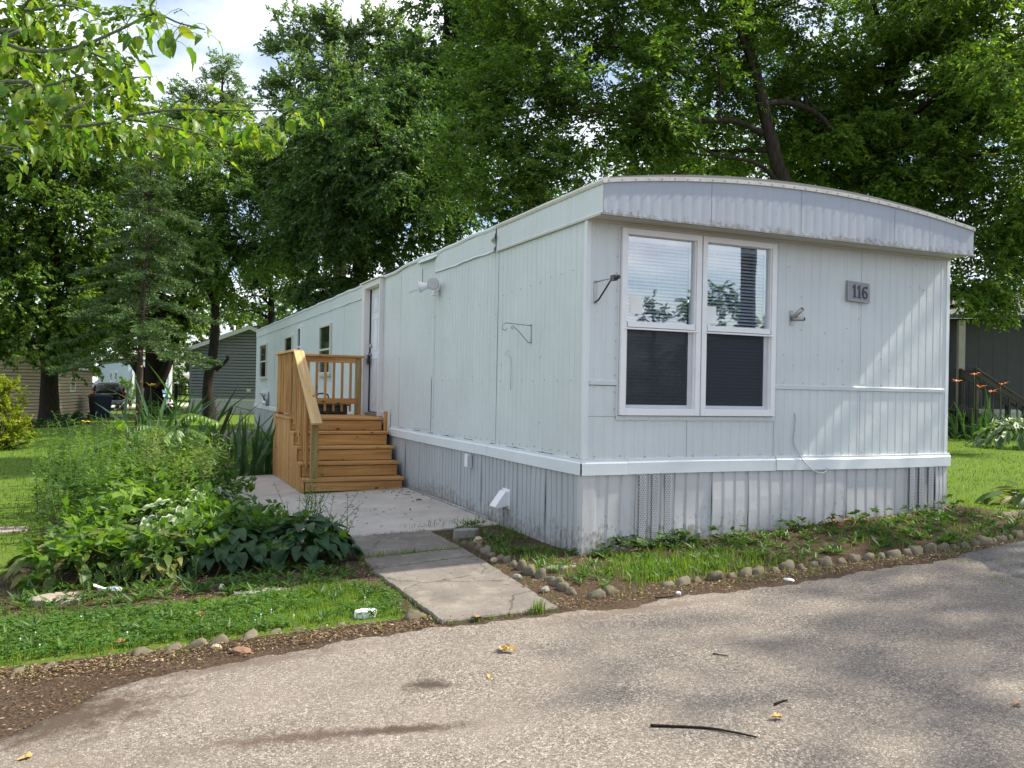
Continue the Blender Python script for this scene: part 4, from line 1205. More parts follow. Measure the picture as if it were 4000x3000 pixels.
# ------------------------------------------------------------------ neighbouring buildings
M['lap_grey'] = plain('blue_grey_vinyl_siding', (0.225, 0.24, 0.25), 0.6, vary=0.06)
M['lap_tan'] = plain('tan_vinyl_siding', (0.47, 0.38, 0.25), 0.65, vary=0.06)
M['lap_blue'] = plain('pale_blue_metal_siding', (0.36, 0.44, 0.53), 0.5, vary=0.05)
M['white'] = plain('white_paint', (0.72, 0.73, 0.74), 0.5, vary=0.05)
M['shingle'] = plain('grey_shingle', (0.09, 0.085, 0.085), 0.9, vary=0.3, scale=14)
M['charcoal'] = plain('charcoal_siding', (0.062, 0.062, 0.066), 0.7, vary=0.08)
M['skirt_far'] = plain('white_ribbed_skirting', (0.60, 0.60, 0.57), 0.6, vary=0.06)
M['tan_box'] = plain('tan_plastic', (0.45, 0.40, 0.30), 0.6)

class Wall:
    """a wall plane: origin, direction along it, outward normal"""
    def __init__(s, a, b):
        s.a = np.array(a, float); s.b = np.array(b, float); d = s.b - s.a; s.L = np.linalg.norm(d); s.d = d / s.L
        s.n = np.array([s.d[1], -s.d[0]])
    def p(s, u, o, z): q = s.a + s.d * u + s.n * o; return (q[0], q[1], z)

def lap(wl_, u0, u1, z, h, mat, parent, name='siding_board'):
    P = [wl_.p(u0, 0.0, z), wl_.p(u0, 0.072, z), wl_.p(u0, 0.058, z + h * 0.66), wl_.p(u0, 0.012, z + h * 0.80), wl_.p(u0, 0.0, z + h * 0.80)]
    dv_ = wl_.d * (u1 - u0)
    return obj(name, MB().prism(P, (dv_[0], dv_[1], 0)), mat, parent)

def wbox(mb, wl_, u0, u1, o0, o1, z0, z1):
    q = [wl_.p(u0, o0, z0), wl_.p(u1, o0, z0), wl_.p(u1, o1, z0), wl_.p(u0, o1, z0)]
    return mb.prism(q, (0, 0, z1 - z0))

# grey gabled home beyond the far end (its gable end faces the camera)
gA = at(742, 1500, 44.0); gB = at(1205, 1500, 44.6)
GH = Wall((gA[0], gA[1]), (gB[0], gB[1]))
gzb = gz(0.7, 39) - 0.02
gh = thing('grey_house', 'blue-grey lap-sided gabled home with white ribbed skirting behind the far end', 'house', (float((gA[0] + gB[0]) / 2), float(gA[1]), gzb))
HE, HR = 3.42 + gzb, 4.50 + gzb
zs = gzb + 0.80
def roofz_g(u): return HE + (HR - HE) * (1 - abs(u / GH.L * 2 - 1))
mid = GH.L / 2
mb = MB()
back = -GH.n * 14.0
mb.prism([GH.p(0.0, -0.02, gzb), GH.p(GH.L, -0.02, gzb), GH.p(GH.L, -0.02, HE), GH.p(mid, -0.02, HR), GH.p(0, -0.02, HE)], (back[0], back[1], 0))
obj('wall', mb, M['lap_grey'], gh)
h = 0.155; z = zs + 0.02
while z < HR - 0.05:
    if z + h < HE: u0, u1 = 0.0, GH.L
    else:
        f = max(0.0, (z + h - HE) / (HR - HE)); u0, u1 = mid * f, GH.L - mid * f
    if u1 - u0 > 0.1: lap(GH, u0, u1, z, h, M['lap_grey'], gh)
    z += h
k = 0; u = 0.0
while u < GH.L:
    obj('skirting_panel', wbox(wbox(MB(), GH, u, min(u + 0.198, GH.L), 0.0, 0.018, gzb - 0.1, zs - 0.09), GH, u + 0.06, min(u + 0.11, GH.L), 0.0182, 0.032, gzb - 0.1, zs - 0.09), M['skirt_far'], gh); u += 0.205
obj('base_trim', wbox(MB(), GH, -0.02, GH.L + 0.02, 0.0, 0.045, zs - 0.088, zs + 0.018), M['white'], gh)
obj('corner_trim', wbox(MB(), GH, -0.03, 0.10, -0.03, 0.040, zs + 0.02, HE), M['lap_grey'], gh)
for s in (0, 1):
    e0 = -0.30 if s == 0 else GH.L + 0.30
    ez = HE - 0.10
    th = 0.20
    q = [GH.p(e0, 0.30, ez), GH.p(mid, 0.30, HR + 0.10), GH.p(mid, 0.30, HR + 0.10 - th), GH.p(e0, 0.30, ez - th)]
    dv_ = -GH.n * 14.6
    obj('roof', MB().prism([GH.p(e0, 0.29, ez + 0.02), GH.p(mid, 0.29, HR + 0.13), GH.p(mid, 0.29, HR + 0.05), GH.p(e0, 0.29, ez - 0.06)], (dv_[0], dv_[1], 0)), M['shingle'], gh)
    obj('rake_board', MB().prism(q, (GH.n * 0.05)[0:2].tolist() + [0]), M['white'], gh)
    obj('soffit', MB().prism([GH.p(e0, 0.0, ez - 0.10), GH.p(mid, 0.0, HR), GH.p(mid, 0.0, HR - 0.04), GH.p(e0, 0.0, ez - 0.14)], (GH.n * 0.29)[0:2].tolist() + [0]), M['white'], gh)
obj('outlet_box', wbox(MB(), GH, 2.82, 3.08, 0.03, 0.08, zs + 0.36, zs + 0.58), M['tan_box'], gh)
obj('outlet_cover', wbox(MB(), GH, 2.89, 3.01, 0.082, 0.10, zs + 0.42, zs + 0.52), M['white'], gh)
pp = GH.p(1.9, -1.2, HR)
obj('vent_pipe', MB().cyl((pp[0], pp[1], HR - 0.5), (pp[0], pp[1], HR + 0.18), 0.05, 8), M['white'], gh)
pp = GH.p(2.7, -1.8, HR)
obj('roof_vent', MB().box((pp[0] - 0.3, pp[1] - 0.3, HR - 0.1), (pp[0] + 0.35, pp[1] + 0.3, HR + 0.22)), M['black'], gh)
o = obj('wire', MB().tube(smooth_curve([GH.p(1.75, 0.05, zs - 0.05), GH.p(2.4, 0.5, zs - 0.35), (-0.05, 22.5, 0.55)], 8), 0.018, 6), M['black'])
tag(o, 'sagging black wire from grey house skirting to the pale home', 'wire')

# dark wooden railing left of the grey house
r0 = at(688, 1500, 47); r1 = at(752, 1500, 46); 
rail_t = thing('wooden_railing', 'dark weathered wooden railing beside the grey house', 'railing', (float(r0[0]), float(r0[1]), gz(r0[0], r0[1])))
RW = Wall((r0[0], r0[1]), (r1[0], r1[1])); g0 = gz(r0[0], r0[1])
for u in (0.0, RW.L - 0.1): obj('post', wbox(MB(), RW, u, u + 0.15, 0, 0.14, g0 - 0.1, g0 + 1.62), M['old_wood'], rail_t)
for z in (0.62, 0.98, 1.42): obj('rail', wbox(MB(), RW, 0.151, RW.L - 0.101, 0.02, 0.07, g0 + z, g0 + z + 0.08), M['old_wood'], rail_t)
for k in range(3): obj('baluster', wbox(MB(), RW, 0.3 + k * 0.17, 0.335 + k * 0.17, 0.071, 0.105, g0 + 0.62, g0 + 1.50), M['old_wood'], rail_t)

# tan shed on the left
c0 = at(-330, 1500, 34.5); c1 = at(212, 1500, 36.5); c2 = at(357, 1500, 42.5)
sh = thing('tan_shed', 'tan lap-sided shed with a small white window behind the left maple', 'shed', (float(c1[0]), float(c1[1]), gz(c1[0], c1[1])))
SA = Wall(c0[:2], c1[:2]); SB = Wall(c1[:2], c2[:2])
sg0 = gz(c1[0], c1[1]) - 0.05; st = sg0 + 2.55
bk = Wall(c2[:2], (c2 + (c0 - c1))[:2])
poly = [SA.p(0, -0.03, sg0), SA.p(SA.L, -0.03, sg0), SB.p(SB.L, -0.03, sg0), ((c2 + (c0 - c1))[0], (c2 + (c0 - c1))[1], sg0)]
obj('wall', MB().prism(poly, (0, 0, st - sg0)), M['lap_tan'], sh)
for Wl in (SA, SB):
    z = sg0 + 0.05
    while z < st - 0.05:
        lap(Wl, 0.07, Wl.L - 0.07, z, 0.14, M['lap_tan'], sh); z += 0.14
for Wl, u in ((SA, SA.L - 0.07), (SB, SB.L - 0.08)):
    obj('corner_trim', wbox(MB(), Wl, u, u + 0.09, 0.0, 0.04, sg0, st), M['lap_tan'], sh)
wu = SB.L * 0.36
sw = thing('window', None, None, SB.p(wu, 0, sg0 + 1.75)); sw.parent = sh; sw.matrix_parent_inverse = WL(sh).inverted()
f_ = MB(); wz0, wz1 = sg0 + 1.33, sg0 + 1.98
wbox(f_, SB, wu, wu + 0.09, 0.0, 0.07, wz0, wz1); wbox(f_, SB, wu + 0.75, wu + 0.84, 0.0, 0.07, wz0, wz1); wbox(f_, SB, wu + 0.0905, wu + 0.7495, 0.0, 0.07, wz0, wz0 + 0.08); wbox(f_, SB, wu + 0.0905, wu + 0.7495, 0.0, 0.07, wz1 - 0.08, wz1)
obj('frame', f_, M['white'], sw)
obj('pane', wbox(MB(), SB, wu + 0.091, wu + 0.749, 0.03, 0.045, wz0 + 0.0805, wz1 - 0.0805), M['darkglass'], sw)
# low gabled roof with white fascia on the right side
cm = (np.array(SA.p(0, 0, 0)) + np.array(SA.p(SA.L, 0, 0))) / 2
ridge = st + 1.25
for s in (0, 1):
    u = -0.25 if s == 0 else SA.L + 0.25
    A_ = SA.p(u, 0.25, st - 0.12); B_ = SA.p(SA.L / 2, 0.25, ridge)
    dv_ = SB.d * (SB.L + 0.5)
    obj('roof', MB().prism([A_, B_, (B_[0], B_[1], B_[2] + 0.09), (A_[0], A_[1], A_[2] + 0.09)], (dv_[0], dv_[1], 0)), M['shingle'], sh)
obj('fascia', wbox(MB(), SB, -0.27, SB.L + 0.25, 0.24, 0.29, st - 0.22, st - 0.02), M['white'], sh)
obj('gable', MB().prism([SA.p(0, -0.01, st), SA.p(SA.L, -0.01, st), SA.p(SA.L / 2, -0.01, ridge)], (SB.d * 0.1)[0:2].tolist() + [0]), M['lap_tan'], sh)

# pale blue mobile home far behind
b0 = at(383, 1500, 92); b1 = at(500, 1500, 72); b2 = at(672, 1500, 74)
bg0 = gz(-5, 60)
bh = thing('blue_mobile_home', 'pale blue mobile home far behind the trees', 'mobile home', (float(b1[0]), float(b1[1]), bg0))
BA = Wall(b0[:2], b1[:2]); BB = Wall(b1[:2], b2[:2])
bt = bg0 + 3.45
poly = [BA.p(0, 0, bg0), BA.p(BA.L, 0, bg0), BB.p(BB.L, 0, bg0), tuple((b2 + (b0 - b1))[:2]) + (bg0,)]
obj('wall', MB().prism(poly, (0, 0, bt - bg0)), M['lap_blue'], bh)
poly2 = [(p[0], p[1], bt + 0.002) for p in poly]
obj('roof', MB().prism(poly2, (0, 0, 0.22)), M['shingle'], bh)
for u in (BA.L * 0.50, BA.L * 0.66):
    f_ = MB(); wbox(f_, BA, u, u + 1.1, 0, 0.08, bg0 + 1.35, bg0 + 2.75)
    w_ = obj('window', f_, M['white'], bh)
    obj('pane', wbox(MB(), BA, u + 0.15, u + 0.95, 0.082, 0.10, bg0 + 1.5, bg0 + 2.6), M['darkglass'], w_)
d_ = obj('door', wbox(MB(), BB, 0.5, 1.4, 0, 0.08, bg0 + 0.7, bg0 + 2.8), M['charcoal'], bh)
obj('door_trim', wbox(wbox(MB(), BB, 1.42, 1.62, 0, 0.1, bg0 + 0.7, bg0 + 2.9), BB, 0.3, 0.48, 0, 0.1, bg0 + 0.7, bg0 + 2.9), M['white'], bh)
obj('corner_trim', wbox(MB(), BB, BB.L - 0.3, BB.L, 0, 0.06, bg0, bt), M['white'], bh)
for k in range(11):
    obj('siding_board', MB().prism([BB.p(1.7, 0.0, bg0 + 0.25 + k * 0.27), BB.p(1.7, 0.05, bg0 + 0.25 + k * 0.27), BB.p(1.7, 0.012, bg0 + 0.51 + k * 0.27), BB.p(1.7, 0.0, bg0 + 0.51 + k * 0.27)], ((BB.d * (BB.L - 2.05))[0], (BB.d * (BB.L - 2.05))[1], 0)), M['lap_blue'], bh)
pq = BA.p(BA.L * 0.45, -0.8, bt)
obj('vent_pipe', MB().cyl((pq[0], pq[1], bt), (pq[0], pq[1], bt + 0.9), 0.1, 8), M['white'], bh)

# charcoal neighbour on the right with its steps
n0 = at(3690, 1500, 25.5); n1 = at(4500, 1500, 25.0)
ng = 0.27
NW = Wall(n0[:2], n1[:2])
nh = thing('charcoal_house', 'charcoal house with ribbed skirting in the shade beyond the right lawn', 'house', (float(n0[0]), float(n0[1]), ng))
nb = -NW.n * 6
obj('wall', MB().prism([NW.p(-2.0, 0, ng), NW.p(NW.L, 0, ng), NW.p(NW.L, 0, ng + 3.5), NW.p(-2.0, 0, ng + 3.5)], (nb[0], nb[1], 0)), M['charcoal'], nh)
u = 0.55; k = 0
while u < NW.L:
    obj('siding_panel', wbox(MB(), NW, u, u + 0.395, 0.0, 0.016, ng + 0.83, ng + 3.45), M['charcoal'], nh); u += 0.40
u = 0.9
while u < NW.L:
    obj('skirting_board', wbox(MB(), NW, u, u + 0.105, 0.02, 0.045, ng - 0.1, ng + 0.70), M['skirt_far'], nh); u += 0.115
obj('base_trim', wbox(MB(), NW, 0.5, NW.L, 0.0, 0.06, ng + 0.702, ng + 0.828), M['skirt_far'], nh)
obj('porch_post', wbox(MB(), NW, 0.18, 0.36, 0.35, 0.5, ng + 0.8, ng + 3.4), plain('tan_post', (0.40, 0.37, 0.31), 0.7), nh)
obj('roof', MB().prism([NW.p(-2.3, 0.6, ng + 3.45), NW.p(NW.L, 0.6, ng + 3.45), NW.p(NW.L, -3, ng + 4.6), NW.p(-2.3, -3, ng + 4.6)], (0, 0, 0.12)), M['shingle'], nh)
st_ = thing('wooden_steps', 'weathered grey wooden steps with sloping handrail against the charcoal house', 'steps', (float(n0[0]), float(n0[1]) - 1.0, ng))
def nbrd(name, a, b_, w_, t_, up=(0, 0, 1)): return board(name, a, b_, w_, t_, M['old_wood'], st_, up)
for o_ in (0.55, 1.5):
    nbrd('post', NW.p(0.25, o_, ng), NW.p(0.25, o_, ng + 1.95), 0.11, 0.11, up=(1, 0, 0))
    nbrd('post', NW.p(1.55, o_, ng), NW.p(1.55, o_, ng + 1.12), 0.11, 0.11, up=(1, 0, 0))
    nbrd('handrail', NW.p(0.2, o_, ng + 1.98), NW.p(2.0, o_, ng + 0.78), 0.14, 0.045)
    nbrd('side_rail', NW.p(0.25, o_ + 0.06, ng + 1.82), NW.p(1.58, o_ + 0.06, ng + 0.95), 0.035, 0.14)
    for k in range(5): nbrd('baluster', NW.p(0.45 + k * 0.22, o_ + 0.05, ng + 0.85 - 0.13 * k), NW.p(0.45 + k * 0.22, o_ + 0.05, ng + 1.72 - 0.147 * k), 0.04, 0.04, up=(1, 0, 0))
    nbrd('stringer', NW.p(-0.2, o_, ng + 0.85), NW.p(1.35, o_, ng + 0.08), 0.04, 0.26)
for k in range(4): nbrd('tread', NW.p(0.42 + 0.28 * k, 0.58, ng + 0.62 - 0.17 * k), NW.p(0.42 + 0.28 * k, 1.47, ng + 0.62 - 0.17 * k), 0.27, 0.04)
nbrd('landing', NW.p(-0.9, 1.03, ng + 0.8), NW.p(0.3, 1.03, ng + 0.8), 1.0, 0.05)
nbrd('handrail', NW.p(0.2, 0.2, ng + 1.95), NW.p(1.05, 0.2, ng + 1.95), 0.1, 0.05)

# ------------------------------------------------------------------ vehicles and bins far back
def wheelie_bin(name, label, p, mat_body, mat_lid, hgt, wd, rz):
    r_ = thing(name, label, 'bin', (p[0], p[1], gz(p[0], p[1])), rz=rz)
    a = wd / 2; b_ = wd * 0.42; s = 1.18
    V = [(-b_, -b_, 0.06), (b_, -b_, 0.06), (b_, b_, 0.0), (-b_, b_, 0.0), (-a, -a * s, hgt * 0.9), (a, -a * s, hgt * 0.9), (a, a * s, hgt * 0.9), (-a, a * s, hgt * 0.9)]
    obj('body', MB().add(V, [(0, 3, 2, 1), (4, 5, 6, 7), (0, 1, 5, 4), (1, 2, 6, 5), (2, 3, 7, 6), (3, 0, 4, 7)]), mat_body, r_, world=False, bevel=0.03)
    obj('rim', MB().box((-a - 0.03, -a * s - 0.03, hgt * 0.86), (a + 0.03, a * s + 0.03, hgt * 0.905)), mat_body, r_, world=False, bevel=0.01)
    l_ = MB().add([(-a - 0.02, -a * s - 0.05, hgt * 0.91), (a + 0.02, -a * s - 0.05, hgt * 0.91), (a + 0.02, a * s + 0.05, hgt * 0.94), (-a - 0.02, a * s + 0.05, hgt * 0.94), (-a * 0.8, -a * s * 0.8, hgt * 0.98), (a * 0.8, -a * s * 0.8, hgt * 0.98), (a * 0.8, a * s * 0.8, hgt), (-a * 0.8, a * s * 0.8, hgt)],
                  [(0, 3, 2, 1), (4, 5, 6, 7), (0, 1, 5, 4), (1, 2, 6, 5), (2, 3, 7, 6), (3, 0, 4, 7)])
    obj('lid', l_, mat_lid, r_, world=False, bevel=0.015)
    obj('handle', MB().cyl((-a * 0.8, a * s + 0.1, hgt * 0.9), (a * 0.8, a * s + 0.1, hgt * 0.9), 0.02, 8), mat_body, r_, world=False)
    for sx_ in (-1, 1): obj('wheel', MB().cyl((sx_ * b_, b_ + 0.05, 0.13), (sx_ * (b_ + 0.06), b_ + 0.05, 0.13), 0.13, 14), M['black'], r_, world=False)
    return r_
M['navy'] = plain('navy_plastic', (0.012, 0.018, 0.05), 0.45)
M['blue'] = plain('bright_blue_plastic', (0.02, 0.07, 0.36), 0.45)
p = at(391, 1590, 40.5); wheelie_bin('trash_bin', 'navy wheeled trash bin at the right corner of the tan shed', p, M['navy'], M['navy'], 1.16, 0.80, 0.35)
p = at(637, 1540, 62); bb = wheelie_bin('recycling_bin', 'bright blue recycling bin with green lid by the far road', p, M['blue'], plain('teal_lid', (0.02, 0.25, 0.16), 0.5), 1.0, 0.62, 0.1)
obj('label', MB().box((-0.08, -0.378, 0.62), (0.14, -0.372, 0.80)), M['paper'], bb, world=False)
p = at(665, 1545, 61.5); o = obj('white_bucket', MB().tube([(p[0], p[1], gz(p[0], p[1])), (p[0], p[1], gz(p[0], p[1]) + 0.4)], [0.24, 0.28], 16), M['white'])
tag(o, 'small white bucket beside the blue recycling bin', 'bucket')

# black SUV seen from behind
p = at(412, 1560, 54.0)
car = thing('parked_suv', 'black SUV parked tail-on between the tan shed and the spruce', 'car', (p[0], p[1], gz(p[0], p[1])), rz=0.12)
M['carpaint'] = plain('black_car_paint', (0.010, 0.010, 0.011), 0.15, vary=0.02)
M['silver'] = plain('silver_panel', (0.30, 0.31, 0.33), 0.3, vary=0.03)
def loft(secs):
    """rings of equal length along Y"""
    mb = MB(); n = len(secs[0]); V = [q for s in secs for q in s]
    F = [(i * n + k, i * n + (k + 1) % n, (i + 1) * n + (k + 1) % n, (i + 1) * n + k) for i in range(len(secs) - 1) for k in range(n)]
    F += [tuple(range(n))[::-1], tuple((len(secs) - 1) * n + k for k in range(n))]
    return mb.add(V, F)
def sec(y, hw, zl, zh, tw, r=0.12): return [(-hw, y, zl), (hw, y, zl), (hw + 0.02, y, zl + 0.35), (tw + r * 0.3, y, zh - r), (tw - r, y, zh), (-tw + r, y, zh), (-tw - r * 0.3, y, zh - r), (-hw - 0.02, y, zl + 0.35)]
obj('body', loft([sec(-2.25, 0.84, 0.42, 1.02, 0.84), sec(-2.1, 0.93, 0.32, 1.06, 0.90), sec(0.9, 0.95, 0.30, 1.08, 0.90), sec(2.2, 0.90, 0.36, 0.98, 0.82), sec(2.4, 0.8, 0.5, 0.85, 0.7)]), M['carpaint'], car, world=False)
obj('cabin', loft([sec(-2.12, 0.86, 1.055, 1.12, 0.80, 0.03), sec(-1.75, 0.82, 1.05, 1.66, 0.66), sec(-0.2, 0.82, 1.05, 1.72, 0.68), sec(0.5, 0.8, 1.05, 1.62, 0.62), sec(1.15, 0.78, 1.05, 1.14, 0.68, 0.03)]), M['carpaint'], car, world=False)
obj('rear_window', MB().prism([(-0.66, -2.10, 1.15), (0.66, -2.10, 1.15), (0.58, -1.83, 1.56), (-0.58, -1.83, 1.56)], (0, -0.03, 0.02)), M['darkglass'], car, world=False)
for s in (-1, 1):
    obj('side_window', MB().prism([(s * 0.87, -1.7, 1.16), (s * 0.87, 0.55, 1.16), (s * 0.76, 0.2, 1.52), (s * 0.74, -1.5, 1.55)], (s * 0.02, 0, 0.005)), M['darkglass'], car, world=False)
    obj('tail_light', MB().box((s * 0.72, -2.275, 0.80), (s * 0.92, -2.12, 1.12)), plain('red_lens', (0.30, 0.012, 0.012), 0.2), car, world=False, bevel=0.02)
    obj('roof_rail', MB().tube([(s * 0.6, -1.5, 1.72), (s * 0.6, -1.3, 1.78), (s * 0.6, -0.1, 1.79), (s * 0.6, 0.2, 1.72)], 0.02, 6), M['silver'], car, world=False)
    for yy in (-1.45, 1.5):
        wh = obj('wheel', MB().cyl((s * 0.72, yy, 0.35), (s * 0.955, yy, 0.35), 0.35, 20), M['black'], car, world=False)
        obj('rim', MB().cyl((s * 0.956, yy, 0.35), (s * 0.965, yy, 0.35), 0.22, 14), M['silver'], wh, world=False)
obj('rear_bumper', MB().box((-0.9, -2.36, 0.40), (0.9, -2.1, 0.62)), M['silver'], car, world=False, bevel=0.05)
obj('trim_strip', MB().box((-0.42, -2.29, 0.98), (0.42, -2.24, 1.03)), M['silver'], car, world=False)
obj('number_plate', MB().box((-0.16, -2.275, 0.74), (0.16, -2.255, 0.88)), M['white'], car, world=False)

# bicycle leaning near the SUV
p = at(466, 1580, 43.0)
bk = thing('bicycle', 'old bicycle leaning in the grass beside the black SUV', 'bicycle', (p[0], p[1], gz(p[0], p[1])), rz=1.2)
bk.rotation_euler = (0.12, 0, 1.0)
def ringm(cx, cz, r_, w_):
    return MB().tube([(cx + r_ * math.cos(2 * PI * k / 20), 0, cz + r_ * math.sin(2 * PI * k / 20)) for k in range(21)], w_, 6, False)
for cx in (-0.52, 0.52):
    wh = obj('wheel', ringm(cx, 0.34, 0.325, 0.022), M['black'], bk, world=False)
    obj('rim', ringm(cx, 0.34, 0.295, 0.012), M['steel'], wh, world=False)
    sp = MB()
    for k in range(10): sp.cyl((cx, 0, 0.34), (cx + 0.29 * math.cos(k * PI / 5), 0, 0.34 + 0.29 * math.sin(k * PI / 5)), 0.004, 4)
    obj('spokes', sp, M['steel'], wh, world=False)
fr_ = MB()
for a_, b_ in (((-0.52, 0.34), (-0.08, 0.34)), ((-0.08, 0.34), (-0.2, 0.86)), ((-0.52, 0.34), (-0.18, 0.76)), ((-0.08, 0.34), (0.34, 0.78)), ((-0.18, 0.76), (0.33, 0.84)), ((0.32, 0.92), (0.52, 0.34))):
    fr_.cyl((a_[0], 0, a_[1]), (b_[0], 0, b_[1]), 0.02, 7)
obj('frame', fr_, M['steel'], bk, world=False)
obj('handlebar', MB().tube([(0.22, -0.28, 1.0), (0.34, -0.2, 1.02), (0.32, 0, 0.95), (0.34, 0.2, 1.02), (0.22, 0.28, 1.0)], 0.015, 6), M['black'], bk, world=False)
obj('saddle', MB().tube([(-0.34, 0, 0.9), (-0.24, 0, 0.91), (-0.06, 0, 0.9)], [0.09, 0.08, 0.02], 8), M['black'], bk, world=False)
p = at(455, 1595, 42.0); g0 = gz(p[0], p[1])
o = obj('timber_block', MB().box((p[0] - 0.25, p[1] - 0.15, g0 - 0.02), (p[0] + 0.25, p[1] + 0.15, g0 + 0.16)), M['tan_box'], bevel=0.01)
tag(o, 'short pale timber block lying below the bicycle', 'block')
# ------------------------------------------------------------------ trees
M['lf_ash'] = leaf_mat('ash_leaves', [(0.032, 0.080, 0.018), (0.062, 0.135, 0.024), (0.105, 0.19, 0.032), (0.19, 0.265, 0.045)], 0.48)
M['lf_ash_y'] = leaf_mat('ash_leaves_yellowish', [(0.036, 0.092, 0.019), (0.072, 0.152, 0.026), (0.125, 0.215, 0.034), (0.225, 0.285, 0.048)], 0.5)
M['lf_dark'] = leaf_mat('dark_leaves', [(0.022, 0.054, 0.020), (0.040, 0.092, 0.026), (0.066, 0.130, 0.034), (0.115, 0.18, 0.048)], 0.40)  # tones lifted to imitate haze over the middle-distance trees
M['lf_silver'] = leaf_mat('silver_maple_leaves', [(0.062, 0.118, 0.056), (0.10, 0.170, 0.075), (0.145, 0.22, 0.10), (0.21, 0.28, 0.15)], 0.42)  # paler leaf colour stands in for distance haze
M['lf_locust'] = leaf_mat('locust_leaves', [(0.042, 0.10, 0.026), (0.072, 0.145, 0.034), (0.11, 0.19, 0.042), (0.16, 0.235, 0.06)], 0.45)  # lightened too, haze put into the leaf colour
M['lf_maple'] = leaf_mat('maple_leaves', [(0.028, 0.072, 0.013), (0.054, 0.12, 0.019), (0.095, 0.17, 0.024), (0.19, 0.25, 0.034)], 0.46)
M['lf_spruce'] = leaf_mat('spruce_needles', [(0.032, 0.078, 0.032), (0.056, 0.118, 0.042), (0.095, 0.165, 0.055), (0.16, 0.225, 0.08)], 0.2)
M['lf_bush'] = leaf_mat('yellow_green_bush_leaves', [(0.12, 0.19, 0.015), (0.19, 0.26, 0.022), (0.26, 0.31, 0.03), (0.32, 0.34, 0.045), (0.34, 0.31, 0.05)], 0.45)
M['lf_far'] = leaf_mat('far_leaves', [(0.03, 0.065, 0.018), (0.06, 0.11, 0.026), (0.10, 0.15, 0.035)], 0.35)

def unit(a): return a / (np.linalg.norm(a, axis=-1, keepdims=True) + 1e-9)

def leaves_np(P, D, N, Ln, Wd, fold=0.12):
    S = unit(np.cross(D, N)); N = unit(np.cross(S, D))
    Ln = np.asarray(Ln).reshape(-1, 1); Wd = np.asarray(Wd).reshape(-1, 1)
    a = P; tip = P + D * Ln - N * Ln * 0.10
    l = P + D * Ln * 0.42 + S * Wd * 0.5 + N * Wd * fold
    r = P + D * Ln * 0.42 - S * Wd * 0.5 + N * Wd * fold
    n = len(P)
    V = np.stack([a, l, tip, r], 1).reshape(-1, 3)
    i = np.arange(n, dtype=np.int32)[:, None] * 4
    F = np.concatenate([i + np.array([[0, 2, 1]]), i + np.array([[0, 3, 2]])], 1).reshape(-1, 3)
    return V, F

def crown(rg, lobes, leaf_len, leaf_w, lai, cl_r, droop=0.25, per=16, shell=0.38, flat=0.6, spiky=0.0):
    """leaf clumps spread over the lobes: returns leaf arrays and the clump centres"""
    Ps, Ds, Ns, Ls, Cs = [], [], [], [], []
    la = leaf_len * leaf_w * 0.5
    for (c, r) in lobes:
        area = PI * r[0] * r[2]
        nl = int(lai * area / la)
        ncl = max(4, int(area / (PI * cl_r * cl_r) * 2.6))
        d = unit(rg.normal(size=(ncl, 3)))
        rad = rg.random((ncl, 1)) ** shell
        off = d * rad
        C = c + off * r
        Cs.append(C)
        ntw = max(ncl, nl // per)
        ci = rg.integers(0, ncl, ntw)
        out = unit(off[ci] * np.array([1, 1, 0.6]) + rg.normal(size=(ntw, 3)) * 0.55 + np.array([0, 0, -droop + spiky]))
        st = C[ci] + rg.normal(size=(ntw, 3)) * cl_r * np.array([0.5, 0.5, 0.34])
        ln = cl_r * rg.uniform(0.6, 1.3, (ntw, 1))
        tt = (np.arange(per) + 0.5)[None, :, None] / per
        k = rg.random((ntw, per, 1)) * 0.1
        P = st[:, None, :] + out[:, None, :] * ln[:, None, :] * (tt + k) - np.array([0, 0, 1.0]) * (tt ** 2) * ln[:, None, :] * droop * 0.7
        side = unit(np.cross(out, np.array([0, 0, 1.0])) + 1e-6)
        sg_ = np.where(np.arange(per) % 2 == 0, 1.0, -1.0)[None, :, None]
        D = out[:, None, :] * 0.55 + side[:, None, :] * sg_ * 0.8 + rg.normal(size=(ntw, per, 3)) * 0.35 + np.array([0, 0, -droop])
        N = np.array([0, 0, flat]) + rg.normal(size=(ntw, per, 3)) * 0.5
        Ps.append(P.reshape(-1, 3)); Ds.append(unit(D.reshape(-1, 3))); Ns.append(unit(N.reshape(-1, 3)))
        Ls.append(rg.uniform(0.65, 1.25, ntw * per) * leaf_len)
    P = np.concatenate(Ps); D = np.concatenate(Ds); N = np.concatenate(Ns); Ln = np.concatenate(Ls)
    V, F = leaves_np(P, D, N, Ln, Ln * (leaf_w / leaf_len))
    return V, F, np.concatenate(Cs)

